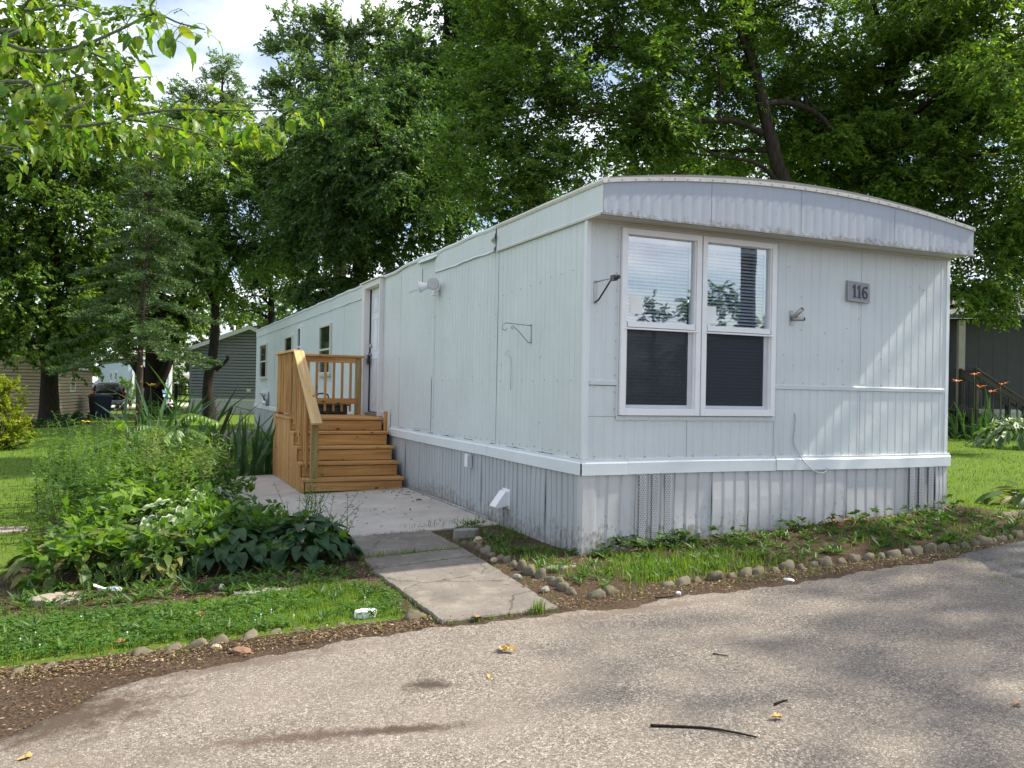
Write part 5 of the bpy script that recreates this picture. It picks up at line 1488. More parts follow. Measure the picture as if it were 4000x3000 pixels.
def branchwork(rg, trunks, lobes, clumps, lim_r, twig_r=0.02):
    """tubes: main stems, a limb to every lobe, smaller branches to some clumps"""
    Vs, Fs = [], []; b = 0
    def push(pts, rad, seg):
        nonlocal b
        V, F = tube(pts, rad, seg); Vs.append(V); Fs.append(F + b); b += len(V)
    nodes = []
    for pts, rad in trunks:
        sm = smooth_curve(pts, 5)
        rr = np.interp(np.linspace(0, len(pts) - 1, len(sm)), np.arange(len(pts)), rad)
        rr[0] *= 1.35
        if len(rr) > 2: rr[1] *= 1.08
        push(sm, list(rr), 10)
        for q, r_ in zip(sm, rr): nodes.append((q, r_))
    NP = np.array([q for q, _ in nodes])
    ends = []
    for (c, r) in lobes:
        # start from a stem point lower than the lobe centre
        dd = np.linalg.norm((NP - c) * np.array([1, 1, 0.8]), axis=1) + np.where(NP[:, 2] > c[2] - 0.2, 3.0, 0.0)
        i = int(np.argmin(dd)); s = NP[i]
        r0 = min(lim_r, nodes[i][1] * 0.6)
        mid = (s + c) / 2 + np.array([0, 0, 0.12 * np.linalg.norm(c - s)]) + rg.normal(size=3) * 0.15
        pts = smooth_curve([s, mid, c], 4)
        push(pts, list(np.linspace(r0, r0 * 0.35, len(pts))), 6)
        ends.append((pts[len(pts) // 2:], r0 * 0.45, c, r))
    if len(clumps):
        take = rg.permutation(len(clumps))[:min(len(clumps), 150)]
        EP = np.array([p for e in ends for p in e[0]]); 
        for i in take:
            c = clumps[i]
            j = int(np.argmin(np.linalg.norm(EP - c, axis=1)))
            s = EP[j]
            if np.linalg.norm(c - s) < 0.15: continue
            m_ = (s + c) / 2 + rg.normal(size=3) * 0.12 * np.linalg.norm(c - s)
            push(smooth_curve([s, m_, c], 3), list(np.linspace(twig_r, twig_r * 0.3, 7)), 4)
    return np.concatenate(Vs), np.concatenate(Fs)

def px_lobes(L):
    out = []
    for (px, py, d, rx, ry) in L:
        k = d / FPX
        out.append((at(px, py, d), np.array([rx * k, rx * k * 0.85, ry * k])))
    return out

LAIX = 2.45
def tree(name, label, cat, seed, trunks, lobes, leaf, leaf_len, leaf_w, lai, cl_r, bark='bark', group=None, lim_r=0.09, twig_r=0.018, **kw):
    """trunks: list of ([(px, py, depth) ...], radii); first trunk starts at the ground"""
    rg = np.random.default_rng(seed)
    tr = []
    for pts, rad in trunks:
        P = [at(*q) for q in pts]; tr.append((P, rad))
    p0 = tr[0][0][0]
    base = (float(p0[0]), float(p0[1]), gz(p0[0], p0[1]))
    if tr[0][0][0][2] > base[2] + 0.05: tr[0] = ([np.array(base) - np.array([0, 0, 0.1])] + tr[0][0], [tr[0][1][0]] + list(tr[0][1]))
    else: tr[0][0][0] = np.array(base) - np.array([0, 0, 0.1])
    lb = px_lobes(lobes)
    V, F, C = crown(rg, lb, leaf_len, leaf_w * 1.2, lai * LAIX, cl_r, **kw)
    root = thing(name, label, cat, base, group)
    TV, TF = branchwork(rg, tr, lb, C, lim_r, twig_r)
    tm = np_mesh('trunk', TV, TF)
    tm.polygons.foreach_set('use_smooth', np.ones(len(TF), dtype=bool))
    obj('trunk', tm, M[bark], root)
    obj('crown', np_mesh('crown', V, F), M[leaf], root)
    return root

# big tree behind the house, leaning trunk visible above the roof
tree('ash_tree', 'big leafy ash with a dark leaning trunk right behind the numbered home', 'tree', 11,
     [([(3095, 1500, 18.5), (3070, 800, 18.5), (3030, 620, 18.5), (2985, 430, 18.6), (2945, 260, 18.7), (2880, 60, 18.8), (2820, -200, 19)], [0.20, 0.17, 0.145, 0.13, 0.115, 0.09, 0.05]),
      ([(2985, 425, 18.6), (2900, 150, 18.4), (2760, -100, 18)], [0.08, 0.06, 0.03]),
      ([(2975, 520, 18.6), (2850, 470, 17.9), (2600, 480, 17.2), (2350, 440, 16.8)], [0.07, 0.055, 0.04, 0.02]),
      ([(3060, 740, 18.5), (2960, 640, 18.0), (2800, 610, 17.4)], [0.06, 0.045, 0.03]),
      ([(2970, 410, 18.6), (3080, 400, 19.0), (3200, 450, 19.2), (3290, 560, 19.0)], [0.07, 0.065, 0.055, 0.04])],
     [(1980, 330, 18, 230, 210), (1880, 560, 17.5, 200, 150), (2200, 480, 17, 280, 190), (2330, 180, 18, 350, 220), (2120, 20, 18.5, 330, 190), (2650, 60, 18.5, 340, 220), (2560, 400, 17.5, 260, 190),
      (2180, 700, 17.5, 240, 90), (1950, 720, 17.5, 190, 130), (2800, 330, 19.5, 200, 200), (2480, 620, 18.5, 240, 100), (2760, 590, 19.5, 180, 110), (3020, 30, 19.5, 240, 130), (3180, 250, 20.5, 170, 130), (3120, 520, 20.5, 190, 120), (2400, -220, 18.5, 480, 200), (2900, -230, 19, 330, 180), (1800, 790, 18, 130, 110), (1930, 180, 19, 150, 170), (3060, 120, 21, 130, 120), (2780, 200, 17.5, 120, 120), (3070, 330, 19.8, 100, 110)],
     'lf_ash', 0.115, 0.040, 2.1, 0.42, 'bark', droop=0.12, spiky=0.15)
tree('elm_tree', 'tall leafy tree with sunlit right side drooping past the roof corner', 'tree', 12,
     [([(3470, 1500, 21.5), (3450, 760, 21.5), (3440, 560, 21.5), (3500, 250, 21.5), (3530, -50, 21.5), (3540, -300, 21.5)], [0.27, 0.22, 0.18, 0.15, 0.11, 0.06]),
      ([(3445, 520, 21.5), (3470, 250, 21.2), (3440, 100, 21.0), (3380, -80, 21)], [0.10, 0.08, 0.06, 0.04]),
      ([(3440, 600, 21.5), (3300, 290, 21.6), (3200, 150, 21.5)], [0.08, 0.06, 0.03])],
     [(3250, 560, 20.5, 280, 170), (3080, 690, 21, 200, 90), (3550, 480, 20.5, 300, 170), (3500, 720, 20, 250, 110), (3780, 700, 19.5, 280, 190), (3900, 420, 20, 250, 200), (3640, 150, 21, 240, 160), (3880, 100, 20.5, 260, 170), (3330, 780, 21, 200, 60),
      (3120, 470, 21.5, 220, 150), (3360, 450, 21, 220, 140), (3380, 640, 21, 240, 120), (3650, 560, 20.8, 240, 160), (3480, 130, 22.3, 200, 110), (3780, 300, 21, 220, 150), (3850, 980, 18.8, 230, 150), (3980, 800, 19, 200, 200), (3760, 1130, 18.4, 130, 75), (3930, 1160, 18.5, 140, 90), (3280, 330, 22, 200, 90), (3700, -150, 21, 420, 180), (3300, -180, 22, 260, 120), (4150, 300, 20, 250, 300), (4150, 900, 19, 220, 260), (3980, 260, 17, 200, 190), (3900, -60, 18, 300, 160), (4020, 560, 17.5, 170, 150), (3600, 20, 20, 260, 140), (3420, 260, 21, 160, 110)],
     'lf_ash_y', 0.115, 0.046, 2.2, 0.42, 'bark_dark', droop=0.25)
tree('young_tree', 'small leafy tree filling the gap below the leaning trunk', 'tree', 13,
     [([(2760, 1500, 26), (2740, 800, 26), (2720, 600, 26)], [0.12, 0.09, 0.04])],
     [(2620, 700, 25, 300, 80), (2880, 740, 25, 250, 90), (2720, 560, 26, 260, 120), (3150, 740, 26, 220, 100), (2450, 730, 27, 220, 90)],
     'lf_ash', 0.15, 0.06, 2.4, 0.5, 'bark_dark', droop=0.2)
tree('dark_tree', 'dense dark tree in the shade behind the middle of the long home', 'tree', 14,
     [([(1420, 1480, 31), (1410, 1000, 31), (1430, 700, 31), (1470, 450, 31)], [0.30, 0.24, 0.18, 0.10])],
     [(1300, 600, 30, 230, 200), (1520, 760, 29.5, 260, 190), (1600, 460, 31, 180, 170), (1240, 900, 30, 190, 160), (1700, 650, 29, 170, 160), (1480, 980, 29, 260, 110), (1180, 760, 31, 120, 170), (1680, 860, 29, 170, 80), (1280, 1090, 30, 190, 110), (1420, 420, 31, 170, 120), (1300, 700, 37, 260, 200), (1120, 650, 40, 150, 150), (1450, 600, 38, 200, 200), (1280, 820, 34, 200, 150), (1460, 610, 27.3, 230, 170), (1560, 520, 27, 200, 150), (1350, 760, 27.5, 180, 150), (1620, 700, 26.5, 200, 130), (1330, 560, 28.5, 170, 140)],  # later lobes, nearer and deeper, added to block sun from the lawn
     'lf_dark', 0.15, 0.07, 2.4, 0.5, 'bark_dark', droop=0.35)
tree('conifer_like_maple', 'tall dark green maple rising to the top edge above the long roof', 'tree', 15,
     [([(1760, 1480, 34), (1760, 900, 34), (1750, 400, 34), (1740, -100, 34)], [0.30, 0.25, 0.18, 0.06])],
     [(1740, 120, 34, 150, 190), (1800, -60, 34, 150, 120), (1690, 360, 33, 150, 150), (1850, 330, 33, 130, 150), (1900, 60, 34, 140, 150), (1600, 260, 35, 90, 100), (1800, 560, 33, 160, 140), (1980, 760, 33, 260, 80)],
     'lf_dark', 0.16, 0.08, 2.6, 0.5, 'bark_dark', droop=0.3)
tree('silver_maple', 'tall pale green maple with upright feathery tips against the clouds', 'tree', 16,
     [([(1330, 1480, 46), (1325, 900, 46), (1320, 500, 46), (1300, 150, 46)], [0.40, 0.33, 0.22, 0.08])],
     [(1130, 120, 46, 75, 90), (1180, 230, 46, 100, 100), (1260, 130, 46, 80, 110), (1330, 200, 46, 80, 120), (1440, 130, 46, 60, 110), (1480, 240, 46, 80, 110), (1560, 140, 46, 60, 90), (1590, 260, 46, 80, 110), (1380, 330, 45, 200, 110), (1200, 400, 45, 160, 110), (1530, 400, 45, 130, 110), (1100, 380, 46, 60, 60), (1300, 500, 44, 220, 110), (1640, 200, 47, 50, 110), (1250, 950, 43, 260, 150), (1400, 800, 43, 200, 200), (1200, 1090, 42, 110, 80), (1300, 700, 43, 200, 150)],  # last low lobes added behind nearer crowns to shade the lawn
     'lf_silver', 0.20, 0.09, 2.3, 0.55, 'bark', droop=-0.1, spiky=0.35)
tree('willow_like_tree', 'pale fine-leaved treetop in the gap of sky left of the tall maple', 'tree', 17,
     [([(840, 1480, 52), (840, 900, 52), (860, 500, 52), (870, 300, 52)], [0.30, 0.25, 0.15, 0.05])],
     [(880, 290, 52, 60, 90), (810, 400, 52, 120, 100), (900, 460, 52, 110, 110), (740, 480, 52, 120, 120), (980, 560, 52, 120, 110), (850, 580, 51, 150, 90), (640, 560, 52, 100, 110)],
     'lf_silver', 0.20, 0.06, 1.9, 0.5, 'bark', droop=0.1, spiky=0.2)
tree('locust_tree', 'mid green locust with bare stub branch standing before the grey house', 'tree', 18,
     [([(822, 1640, 37), (812, 1500, 37), (832, 1380, 37), (842, 1240, 37), (838, 1100, 37), (860, 900, 37), (880, 700, 37)], [0.34, 0.21, 0.20, 0.18, 0.16, 0.12, 0.05]),
      ([(838, 1180, 37), (780, 1060, 37), (740, 900, 37)], [0.12, 0.09, 0.04]),
      ([(842, 1200, 37), (900, 1040, 37), (980, 900, 37)], [0.12, 0.09, 0.04]),
      ([(846, 1440, 36.9), (870, 1425, 36.6), (890, 1400, 36.4), (884, 1392, 36.4)], [0.09, 0.07, 0.06, 0.05])],
     [(880, 700, 37, 180, 110), (780, 860, 36.5, 150, 130), (980, 840, 36.5, 150, 140), (1060, 680, 37.5, 110, 150), (870, 980, 36, 160, 110), (1010, 1000, 37, 110, 80), (700, 730, 37, 100, 130), (960, 590, 38, 110, 80), (740, 1060, 36, 90, 70), (880, 1110, 36.5, 120, 50)],
     'lf_locust', 0.15, 0.055, 2.3, 0.5, 'bark_dark', droop=0.3)
tree('back_tree', 'leafy tree with bright gaps behind the grey gabled roof', 'tree', 19,
     [([(1060, 1480, 55), (1060, 1200, 55), (1050, 1050, 55)], [0.25, 0.2, 0.1])],
     [(960, 1160, 55, 120, 70), (1080, 1130, 55, 120, 80), (1150, 1000, 54, 110, 110), (1020, 1040, 55, 120, 70), (1200, 1130, 52, 110, 70), (930, 1220, 56, 80, 40)],
     'lf_ash', 0.22, 0.09, 1.6, 0.6, 'bark_dark', droop=0.2)
tree('left_maple', 'broad dark maple with thick straight trunk in front of the tan shed', 'tree', 20,
     [([(193, 1665, 34.5), (193, 1500, 34.5), (196, 1380, 34.5), (210, 1100, 34.5), (220, 800, 34.5), (215, 500, 34.5)], [0.42, 0.33, 0.31, 0.25, 0.18, 0.08])],
     [(130, 620, 34.5, 200, 150), (320, 560, 35, 190, 140), (60, 820, 34, 200, 150), (260, 800, 33.5, 170, 140), (130, 1010, 33.5, 180, 120), (330, 980, 34, 140, 120), (30, 1150, 33, 150, 110), (220, 1170, 33, 180, 90), (370, 1150, 34, 120, 90), (90, 1300, 32.5, 160, 60), (290, 1300, 33, 130, 50), (-60, 1330, 32, 120, 80), (230, 400, 35, 170, 110), (30, 480, 35, 160, 140), (10, 660, 34, 150, 110), (-60, 920, 33, 160, 160), (150, 780, 34, 160, 120), (200, 900, 34.5, 170, 110), (20, 1010, 33, 130, 110), (400, 1080, 34.5, 110, 80), (440, 720, 36, 130, 130), (450, 950, 36, 110, 110), (60, 1200, 32, 170, 110), (330, 1240, 32.5, 120, 60), (180, 1290, 32, 170, 60), (150, 1375, 32, 130, 34), (270, 1400, 33.3, 60, 28)],
     'lf_maple', 0.155, 0.11, 2.0, 0.5, 'bark_dark', droop=0.35)
tree('multi_stem_maple', 'huge dark maple splitting into three stems behind the spruce', 'tree', 21,
     [([(600, 1590, 46), (598, 1520, 46), (596, 1430, 46), (600, 1250, 46), (610, 1000, 46)], [0.62, 0.46, 0.40, 0.32, 0.2]),
      ([(580, 1500, 46), (535, 1430, 46), (480, 1360, 45.8), (420, 1310, 45.5), (360, 1200, 45)], [0.33, 0.28, 0.24, 0.20, 0.1]),
      ([(612, 1510, 46), (650, 1430, 46), (672, 1360, 46), (700, 1290, 46), (730, 1100, 46)], [0.34, 0.28, 0.24, 0.2, 0.1]),
      ([(610, 1460, 46), (632, 1350, 46), (645, 1200, 46)], [0.22, 0.18, 0.12])],
     [(500, 1130, 46, 190, 110), (670, 1060, 46, 170, 130), (430, 1260, 46, 120, 60), (700, 1240, 46, 110, 60), (600, 900, 47, 200, 130), (400, 1000, 47, 160, 120), (560, 1270, 45, 130, 40), (760, 1180, 46, 80, 70), (640, 720, 47, 180, 120), (480, 1330, 45, 70, 34), (420, 1130, 45, 150, 90), (620, 1230, 44.5, 160, 70), (330, 1330, 47, 100, 50), (700, 950, 46, 150, 130), (520, 760, 47, 170, 120)],
     'lf_maple', 0.20, 0.13, 2.3, 0.6, 'bark_dark', droop=0.3)

# spruce: whorls of drooping boughs with needle sprays
def spruce(label, px, d, top_py, base_py, seed):
    rg = np.random.default_rng(seed)
    b = at(px, base_py, d); base = np.array([b[0], b[1], gz(b[0], b[1])])
    topz = at(px, top_py, d)[2]; H = topz - base[2]
    top = base + np.array([CR[0], CR[1], 0]) * 0.18 + np.array([0, 0, H])
    Vs, Fs, nb = [], [], 0
    V, F = tube(smooth_curve([base - [0, 0, .1], base + [0.01, 0, H * 0.35], base + (top - base) * 0.7, top], 6), list(np.linspace(0.095, 0.012, 19)), 9)
    Vs.append(V); Fs.append(F); nb += len(V)
    P_, D_, N_, L_ = [], [], [], []
    nbr = 125
    for i in range(nbr):
        f = 0.27 + 0.73 * (i / nbr) ** 0.9 + rg.uniform(-0.01, 0.01)
        f = min(0.985, f)
        z0 = base + (top - base) * f
        ln = 1.85 * (1 - f) ** 0.42 * rg.uniform(0.40, 1.35) + 0.08
        az = rg.uniform(0, 2 * PI)
        h = np.array([math.cos(az), math.sin(az), 0])
        rise = rg.uniform(-0.1, 0.45)
        pts = [z0, z0 + h * ln * 0.4 + np.array([0, 0, rise * ln * 0.3 - 0.03 * ln]), z0 + h * ln * 0.8 + np.array([0, 0, rise * ln * 0.2 - 0.16 * ln]), z0 + h * ln + np.array([0, 0, rise * ln * 0.2 - 0.20 * ln])]
        cv = smooth_curve(pts, 5)
        V, F = tube(cv, list(np.linspace(0.016, 0.004, len(cv))), 4); Vs.append(V); Fs.append(F + nb); nb += len(V)
        cvn = np.array(cv)
        nt_ = max(5, int(ln / 0.045))
        for q in range(nt_):
            s = 0.18 + 0.82 * (q + 0.5) / nt_
            j = min(len(cvn) - 2, int(s * (len(cvn) - 1))); a = cvn[j] + (cvn[j + 1] - cvn[j]) * (s * (len(cvn) - 1) - j)
            tl = rg.uniform(0.14, 0.34) * (1.15 - 0.6 * s)
            sd_ = np.cross(h, [0, 0, 1]) * (1 if q % 2 else -1)
            td = h * 0.75 + sd_ * 0.75 + np.array([0, 0, rg.uniform(-0.45, 0.15)]); td /= np.linalg.norm(td)
            n_ = 15
            tt = (np.arange(n_) + 0.3) / n_
            P_.append(a + td * tl * tt[:, None])
            rr = rg.normal(size=(n_, 3)) * 0.55
            D_.append(unit(td + rr)); N_.append(unit(rg.normal(size=(n_, 3)) + np.array([0, 0, 0.5]))); L_.append(np.full(n_, 0.095) * rg.uniform(0.7, 1.3, n_))
    P_, D_, N_, L_ = map(np.concatenate, (P_, D_, N_, L_))
    V2, F2 = leaves_np(P_, D_, N_, L_, L_ * 0.22)
    r_ = thing('spruce_tree', label, 'tree', tuple(base))
    # cut stubs on the bare lower trunk
    tm = np_mesh('trunk', np.concatenate(Vs), np.concatenate(Fs)); tm.polygons.foreach_set('use_smooth', np.ones(len(tm.polygons), dtype=bool))
    obj('trunk', tm, M['bark_spruce'], r_)
    cut = plain('cut_wood_' + str(seed), (0.42, 0.22, 0.09), 0.8)
    for k in range(5):
        z = base[2] + 0.75 + 0.38 * k; az = rg.uniform(3.6, 5.6)
        h = np.array([math.cos(az), math.sin(az), 0])
        p0 = base + np.array([0, 0, z - base[2]]) + h * 0.055
        obj('branch_stub', MB().cyl(p0, p0 + h * 0.055 + np.array([0, 0, 0.01]), 0.026, 8), cut, r_)
    obj('crown', np_mesh('crown', V2, F2), M['lf_spruce'], r_)
spruce('thin spruce with ragged drooping boughs and a bare lower trunk', 541, 21.5, 560, 1700, 5)

# trees beyond the frame that shade the drive and those the windows mirror
def free_tree(name, label, base, H, rad, seed, leaf, ll, lw, lai, nl, cl=0.5, tr=0.18, group=None, z0=0.45, extra=()):
    rg = np.random.default_rng(seed)
    b = np.array([base[0], base[1], gz(base[0], base[1])])
    lb = []
    for k in range(nl):
        a = rg.uniform(0, 2 * PI); q = rad * rg.uniform(0.15, 0.75); f = rg.uniform(z0, 0.92)
        s = rad * rg.uniform(0.32, 0.5)
        lb.append((b + np.array([math.cos(a) * q, math.sin(a) * q, H * f]), np.array([s, s, s * 0.7])))
    for q in extra: lb.append((np.array(q[:3]), np.array([q[3], q[3], q[3] * 0.8])))
    V, F, C = crown(rg, lb, ll, lw, lai, cl, droop=0.2)
    r_ = thing(name, label, 'tree', tuple(b), group)
    TV, TF = branchwork(rg, [([b - [0, 0, 0.1], b + [0.05, 0, H * 0.3], b + [0.1, 0.1, H * 0.6], b + [0, 0.1, H * 0.9]], [tr, tr * 0.8, tr * 0.5, tr * 0.15])], lb, C, 0.08)
    obj('trunk', np_mesh('trunk', TV, TF), M['bark_dark'], r_)
    obj('crown', np_mesh('crown', V, F), M[leaf], r_)
    return r_
free_tree('shade_tree', 'leafy tree right of the frame that throws the dappled shade on the drive', (9.3, -3.5), 10.5, 3.6, 31, 'lf_ash_y', 0.13, 0.075, 0.7, 15, 0.5, z0=0.4, extra=((9.2, -0.65, 7.2, 0.75), (9.8, -0.9, 9.0, 0.6)))  # extra clumps added on the sun rays to dapple the front wall
free_tree('hedge_tree', 'round tree mirrored in the right window pane beside the dark pole', (25, -29), 6.6, 3.2, 32, 'lf_dark', 0.17, 0.12, 4.6, 14, 0.5, z0=0.2)
free_tree('hedge_tree', 'small tree mirrored at the right edge of the left window pane', (20, -30), 6.2, 1.3, 33, 'lf_dark', 0.16, 0.11, 2.6, 8, 0.4, z0=0.3)
free_tree('hedge_tree', 'wide tree mirrored low in the right window pane', (31, -27), 5.8, 3.4, 34, 'lf_dark', 0.17, 0.12, 4.6, 14, 0.5, z0=0.2)
# low far woodland closing the view
def woodland(spots, seed, n):
    rg = np.random.default_rng(seed)
    lb = [(np.array([x, y, z]), np.array([r, r, r * 0.75])) for x, y, z, r in spots]
    V, F, C = crown(rg, lb, 0.65, 0.42, n, 1.0, droop=0.1)
    return V, F
sp = []
rr = random.Random(4)
for k in range(30):
    a = at(-600 + k * 75, 1400, 105 + rr.uniform(-6, 10)); sp.append((a[0], a[1], rr.uniform(1.5, 6.5), rr.uniform(3.0, 4.5))); sp.append((a[0] + 1, a[1] + 6, rr.uniform(6, 11), rr.uniform(3.0, 4.5)))
for k in range(9):
    a = at(3500 + k * 140, 1400, 60 + rr.uniform(-6, 10)); sp.append((a[0], a[1], rr.uniform(2.5, 7), rr.uniform(3.0, 4.5)))
for k in range(34):
    sp.append((-38 + k * 3.4 + rr.uniform(-1, 1), -58 + rr.uniform(-4, 4), rr.uniform(1, 2.6), rr.uniform(2.2, 3.4)))
V, F = woodland(sp, 8, 2.2)
o = obj('woodland', np_mesh('woodland', V, F), M['lf_far']); tag(o, kind='stuff')

# pole and lamp that the window panes mirror
up = thing('utility_pole', 'thick dark utility pole mirrored as a black band in the right pane', 'pole', (8.4, -8.3, gz(8.4, -8.3)))
obj('pole', MB().tube([(8.4, -8.3, -0.3), (8.4, -8.3, 9.5)], [0.19, 0.14], 16), M['old_wood'], up)
obj('crossarm', MB().box((7.3, -8.46, 8.7), (9.5, -8.36, 8.85)), M['old_wood'], up)
lp = thing('street_lamp', 'thin twin-head street lamp mirrored in the left pane', 'street lamp', (24.6, -33.5, gz(24, -33)))
obj('pole', MB().cyl((24.6, -33.5, 0), (24.6, -33.5, 6.6), 0.07, 8), M['steel'], lp)
for s in (-1, 1): obj('lamp_head', MB().box((24.6 + s * 0.2, -33.65, 6.5), (24.6 + s * 0.75, -33.35, 6.66)), M['steel'], lp)

# bushes
def bush(name, label, L, seed, leaf, ll, lw, lai, cl, **kw):
    rg = np.random.default_rng(seed); lb = px_lobes(L)
    V, F, C = crown(rg, lb, ll, lw * 1.2, lai * 1.6, cl, **kw)
    c = np.mean([q[0] for q in lb], axis=0); b = np.array([c[0], c[1], gz(c[0], c[1])])
    r_ = thing(name, label, 'bush', tuple(b))
    MBs = MB()
    for q in C[rg.permutation(len(C))[:40]]: MBs.tube(smooth_curve([b + rg.normal(size=3) * np.array([.12, .12, 0]), (b + q) / 2 + rg.normal(size=3) * 0.06, q], 3), [0.012] * 4 + [0.008, 0.005, 0.003], 4, False)
    obj('stems', MBs, M['bark'], r_)
    obj('foliage', np_mesh('foliage', V, F), M[leaf], r_)
    return r_
bush('yellow_bush', 'sunlit yellow-green bush at the left edge before the tan shed', [(20, 1540, 19.5, 70, 60), (-40, 1600, 19.5, 90, 90), (50, 1620, 19.3, 60, 60), (70, 1690, 19.2, 55, 50), (0, 1700, 19, 80, 70), (-90, 1700, 19, 90, 90), (10, 1540, 19.7, 40, 45)], 41, 'lf_bush', 0.075, 0.04, 2.6, 0.16, droop=-0.2, spiky=0.3)
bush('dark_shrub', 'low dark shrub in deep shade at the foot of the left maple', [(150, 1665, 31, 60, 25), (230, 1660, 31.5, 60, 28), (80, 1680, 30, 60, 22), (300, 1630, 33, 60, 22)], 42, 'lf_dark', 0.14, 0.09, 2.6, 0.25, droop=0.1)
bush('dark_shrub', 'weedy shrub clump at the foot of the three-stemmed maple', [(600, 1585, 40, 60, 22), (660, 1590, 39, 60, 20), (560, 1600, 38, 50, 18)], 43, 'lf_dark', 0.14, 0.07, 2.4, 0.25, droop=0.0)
bush('flowering_shrub', 'bright green shrub by the blue mobile home', [(505, 1510, 58, 30, 45), (520, 1540, 57, 28, 28)], 44, 'lf_locust', 0.2, 0.12, 2.4, 0.35)
# ------------------------------------------------------------------ plants with leaves one can pick apart
def blade(name, nu, nv, wf, droop, fold, ripple=0.0, petiole=True, twist=0.0):
    """leaf blade along +X, unit length; wf(u) half width"""
    V, F, E = [], [], []
    for i in range(nu + 1):
        u = i / nu
        hw = wf(u)
        for j in range(nv + 1):
            v = j / nv * 2 - 1
            z = -droop * u * u + fold * abs(v) * hw + ripple * math.sin(u * 14 + (2 if v > 0 else 0)) * abs(v) ** 2 * hw
            yy = v * hw
            a = twist * u
            V.append((u, yy * math.cos(a) - 0, z + yy * math.sin(a))); E.append(abs(v))
    n = nv + 1
    F = [(i * n + j, (i + 1) * n + j, (i + 1) * n + j + 1, i * n + j + 1) for i in range(nu) for j in range(nv)]
    if petiole:
        TV, TF = tube([(-0.75, 0, -0.42), (-0.35, 0, -0.10), (0.02, 0, 0.0)], [0.02, 0.016, 0.012], 4)
        b = len(V); V += [tuple(q) for q in TV]; E += [0.0] * len(TV); F += [tuple(int(k) + b for k in q) for q in TF]
    me = bpy.data.meshes.new(name); me.from_pydata(V, [], F)
    at2 = me.attributes.new('edge', 'FLOAT', 'POINT'); at2.data.foreach_set('value', np.array(E, dtype=np.float32))
    me.polygons.foreach_set('use_smooth', [True] * len(F)); me.update()
    return me

def big_leaf_mat(name, cols, edge=None, transl=0.3, rough=0.42, veins=True):
    m = leaf_mat(name, cols, transl, rough, objrand=True, spec=0.45)
    t = m.node_tree; b = t.nodes['Principled BSDF']
    src = b.inputs['Base Color'].links[0].from_socket
    c = src
    if veins:
        wv = t.nodes.new('ShaderNodeTexWave'); wv.bands_direction = 'Y'; wv.inputs['Scale'].default_value = 9.0; wv.inputs['Distortion'].default_value = 1.0
        t.links.new(coords(t, 'Object', (0.4, 1, 1)), wv.inputs['Vector'])
        bump(t, wv.outputs['Fac'], b, 0.35, 0.01)
    if edge:
        a = t.nodes.new('ShaderNodeAttribute'); a.attribute_name = 'edge'
        oi = t.nodes.new('ShaderNodeObjectInfo')
        nz_ = noise(t, coords(t, 'Object', (5, 5, 5), None), 1.0, 2, 0.5)
        e = math_(t, 'ADD', a.outputs['Fac'], math_(t, 'MULTIPLY', math_(t, 'SUBTRACT', nz_, 0.5), 0.6))
        c = mixc(t, ramp(t, e, [(0.62, 0.0), (0.70, 1.0)]).outputs[0], src, edge)
        t.links.new(c, b.inputs['Base Color'])
    return m
M['hosta'] = big_leaf_mat('dark_hosta_leaf', [(0.018, 0.055, 0.020), (0.030, 0.080, 0.026), (0.048, 0.108, 0.032)])
M['hosta_var'] = big_leaf_mat('variegated_hosta_leaf', [(0.06, 0.14, 0.04), (0.09, 0.18, 0.05), (0.12, 0.21, 0.06)], (0.46, 0.50, 0.30))
M['lily'] = big_leaf_mat('broad_yellow_green_leaf', [(0.035, 0.085, 0.016), (0.07, 0.135, 0.022), (0.12, 0.175, 0.03), (0.20, 0.19, 0.05)])
M['iris'] = big_leaf_mat('iris_leaf', [(0.028, 0.075, 0.026), (0.045, 0.105, 0.034), (0.07, 0.14, 0.045)], veins=False)
M['maple_big'] = big_leaf_mat('near_maple_leaf', [(0.065, 0.145, 0.018), (0.10, 0.195, 0.022), (0.15, 0.24, 0.027), (0.23, 0.28, 0.035)], transl=0.55, veins=False)
M['sapling'] = big_leaf_mat('bright_sapling_leaf', [(0.10, 0.20, 0.02), (0.14, 0.25, 0.025), (0.19, 0.29, 0.03)], transl=0.45, veins=False)
M['sumac'] = big_leaf_mat('compound_leaflet', [(0.07, 0.16, 0.03), (0.11, 0.21, 0.03), (0.17, 0.26, 0.03)], transl=0.45, veins=False)
M['weed'] = leaf_mat('weed_leaves', [(0.03, 0.08, 0.015), (0.055, 0.12, 0.02), (0.09, 0.165, 0.03)], 0.35)
M['weed_y'] = leaf_mat('pale_weed_leaves', [(0.06, 0.12, 0.03), (0.10, 0.17, 0.04), (0.17, 0.22, 0.06), (0.30, 0.32, 0.14)], 0.35)

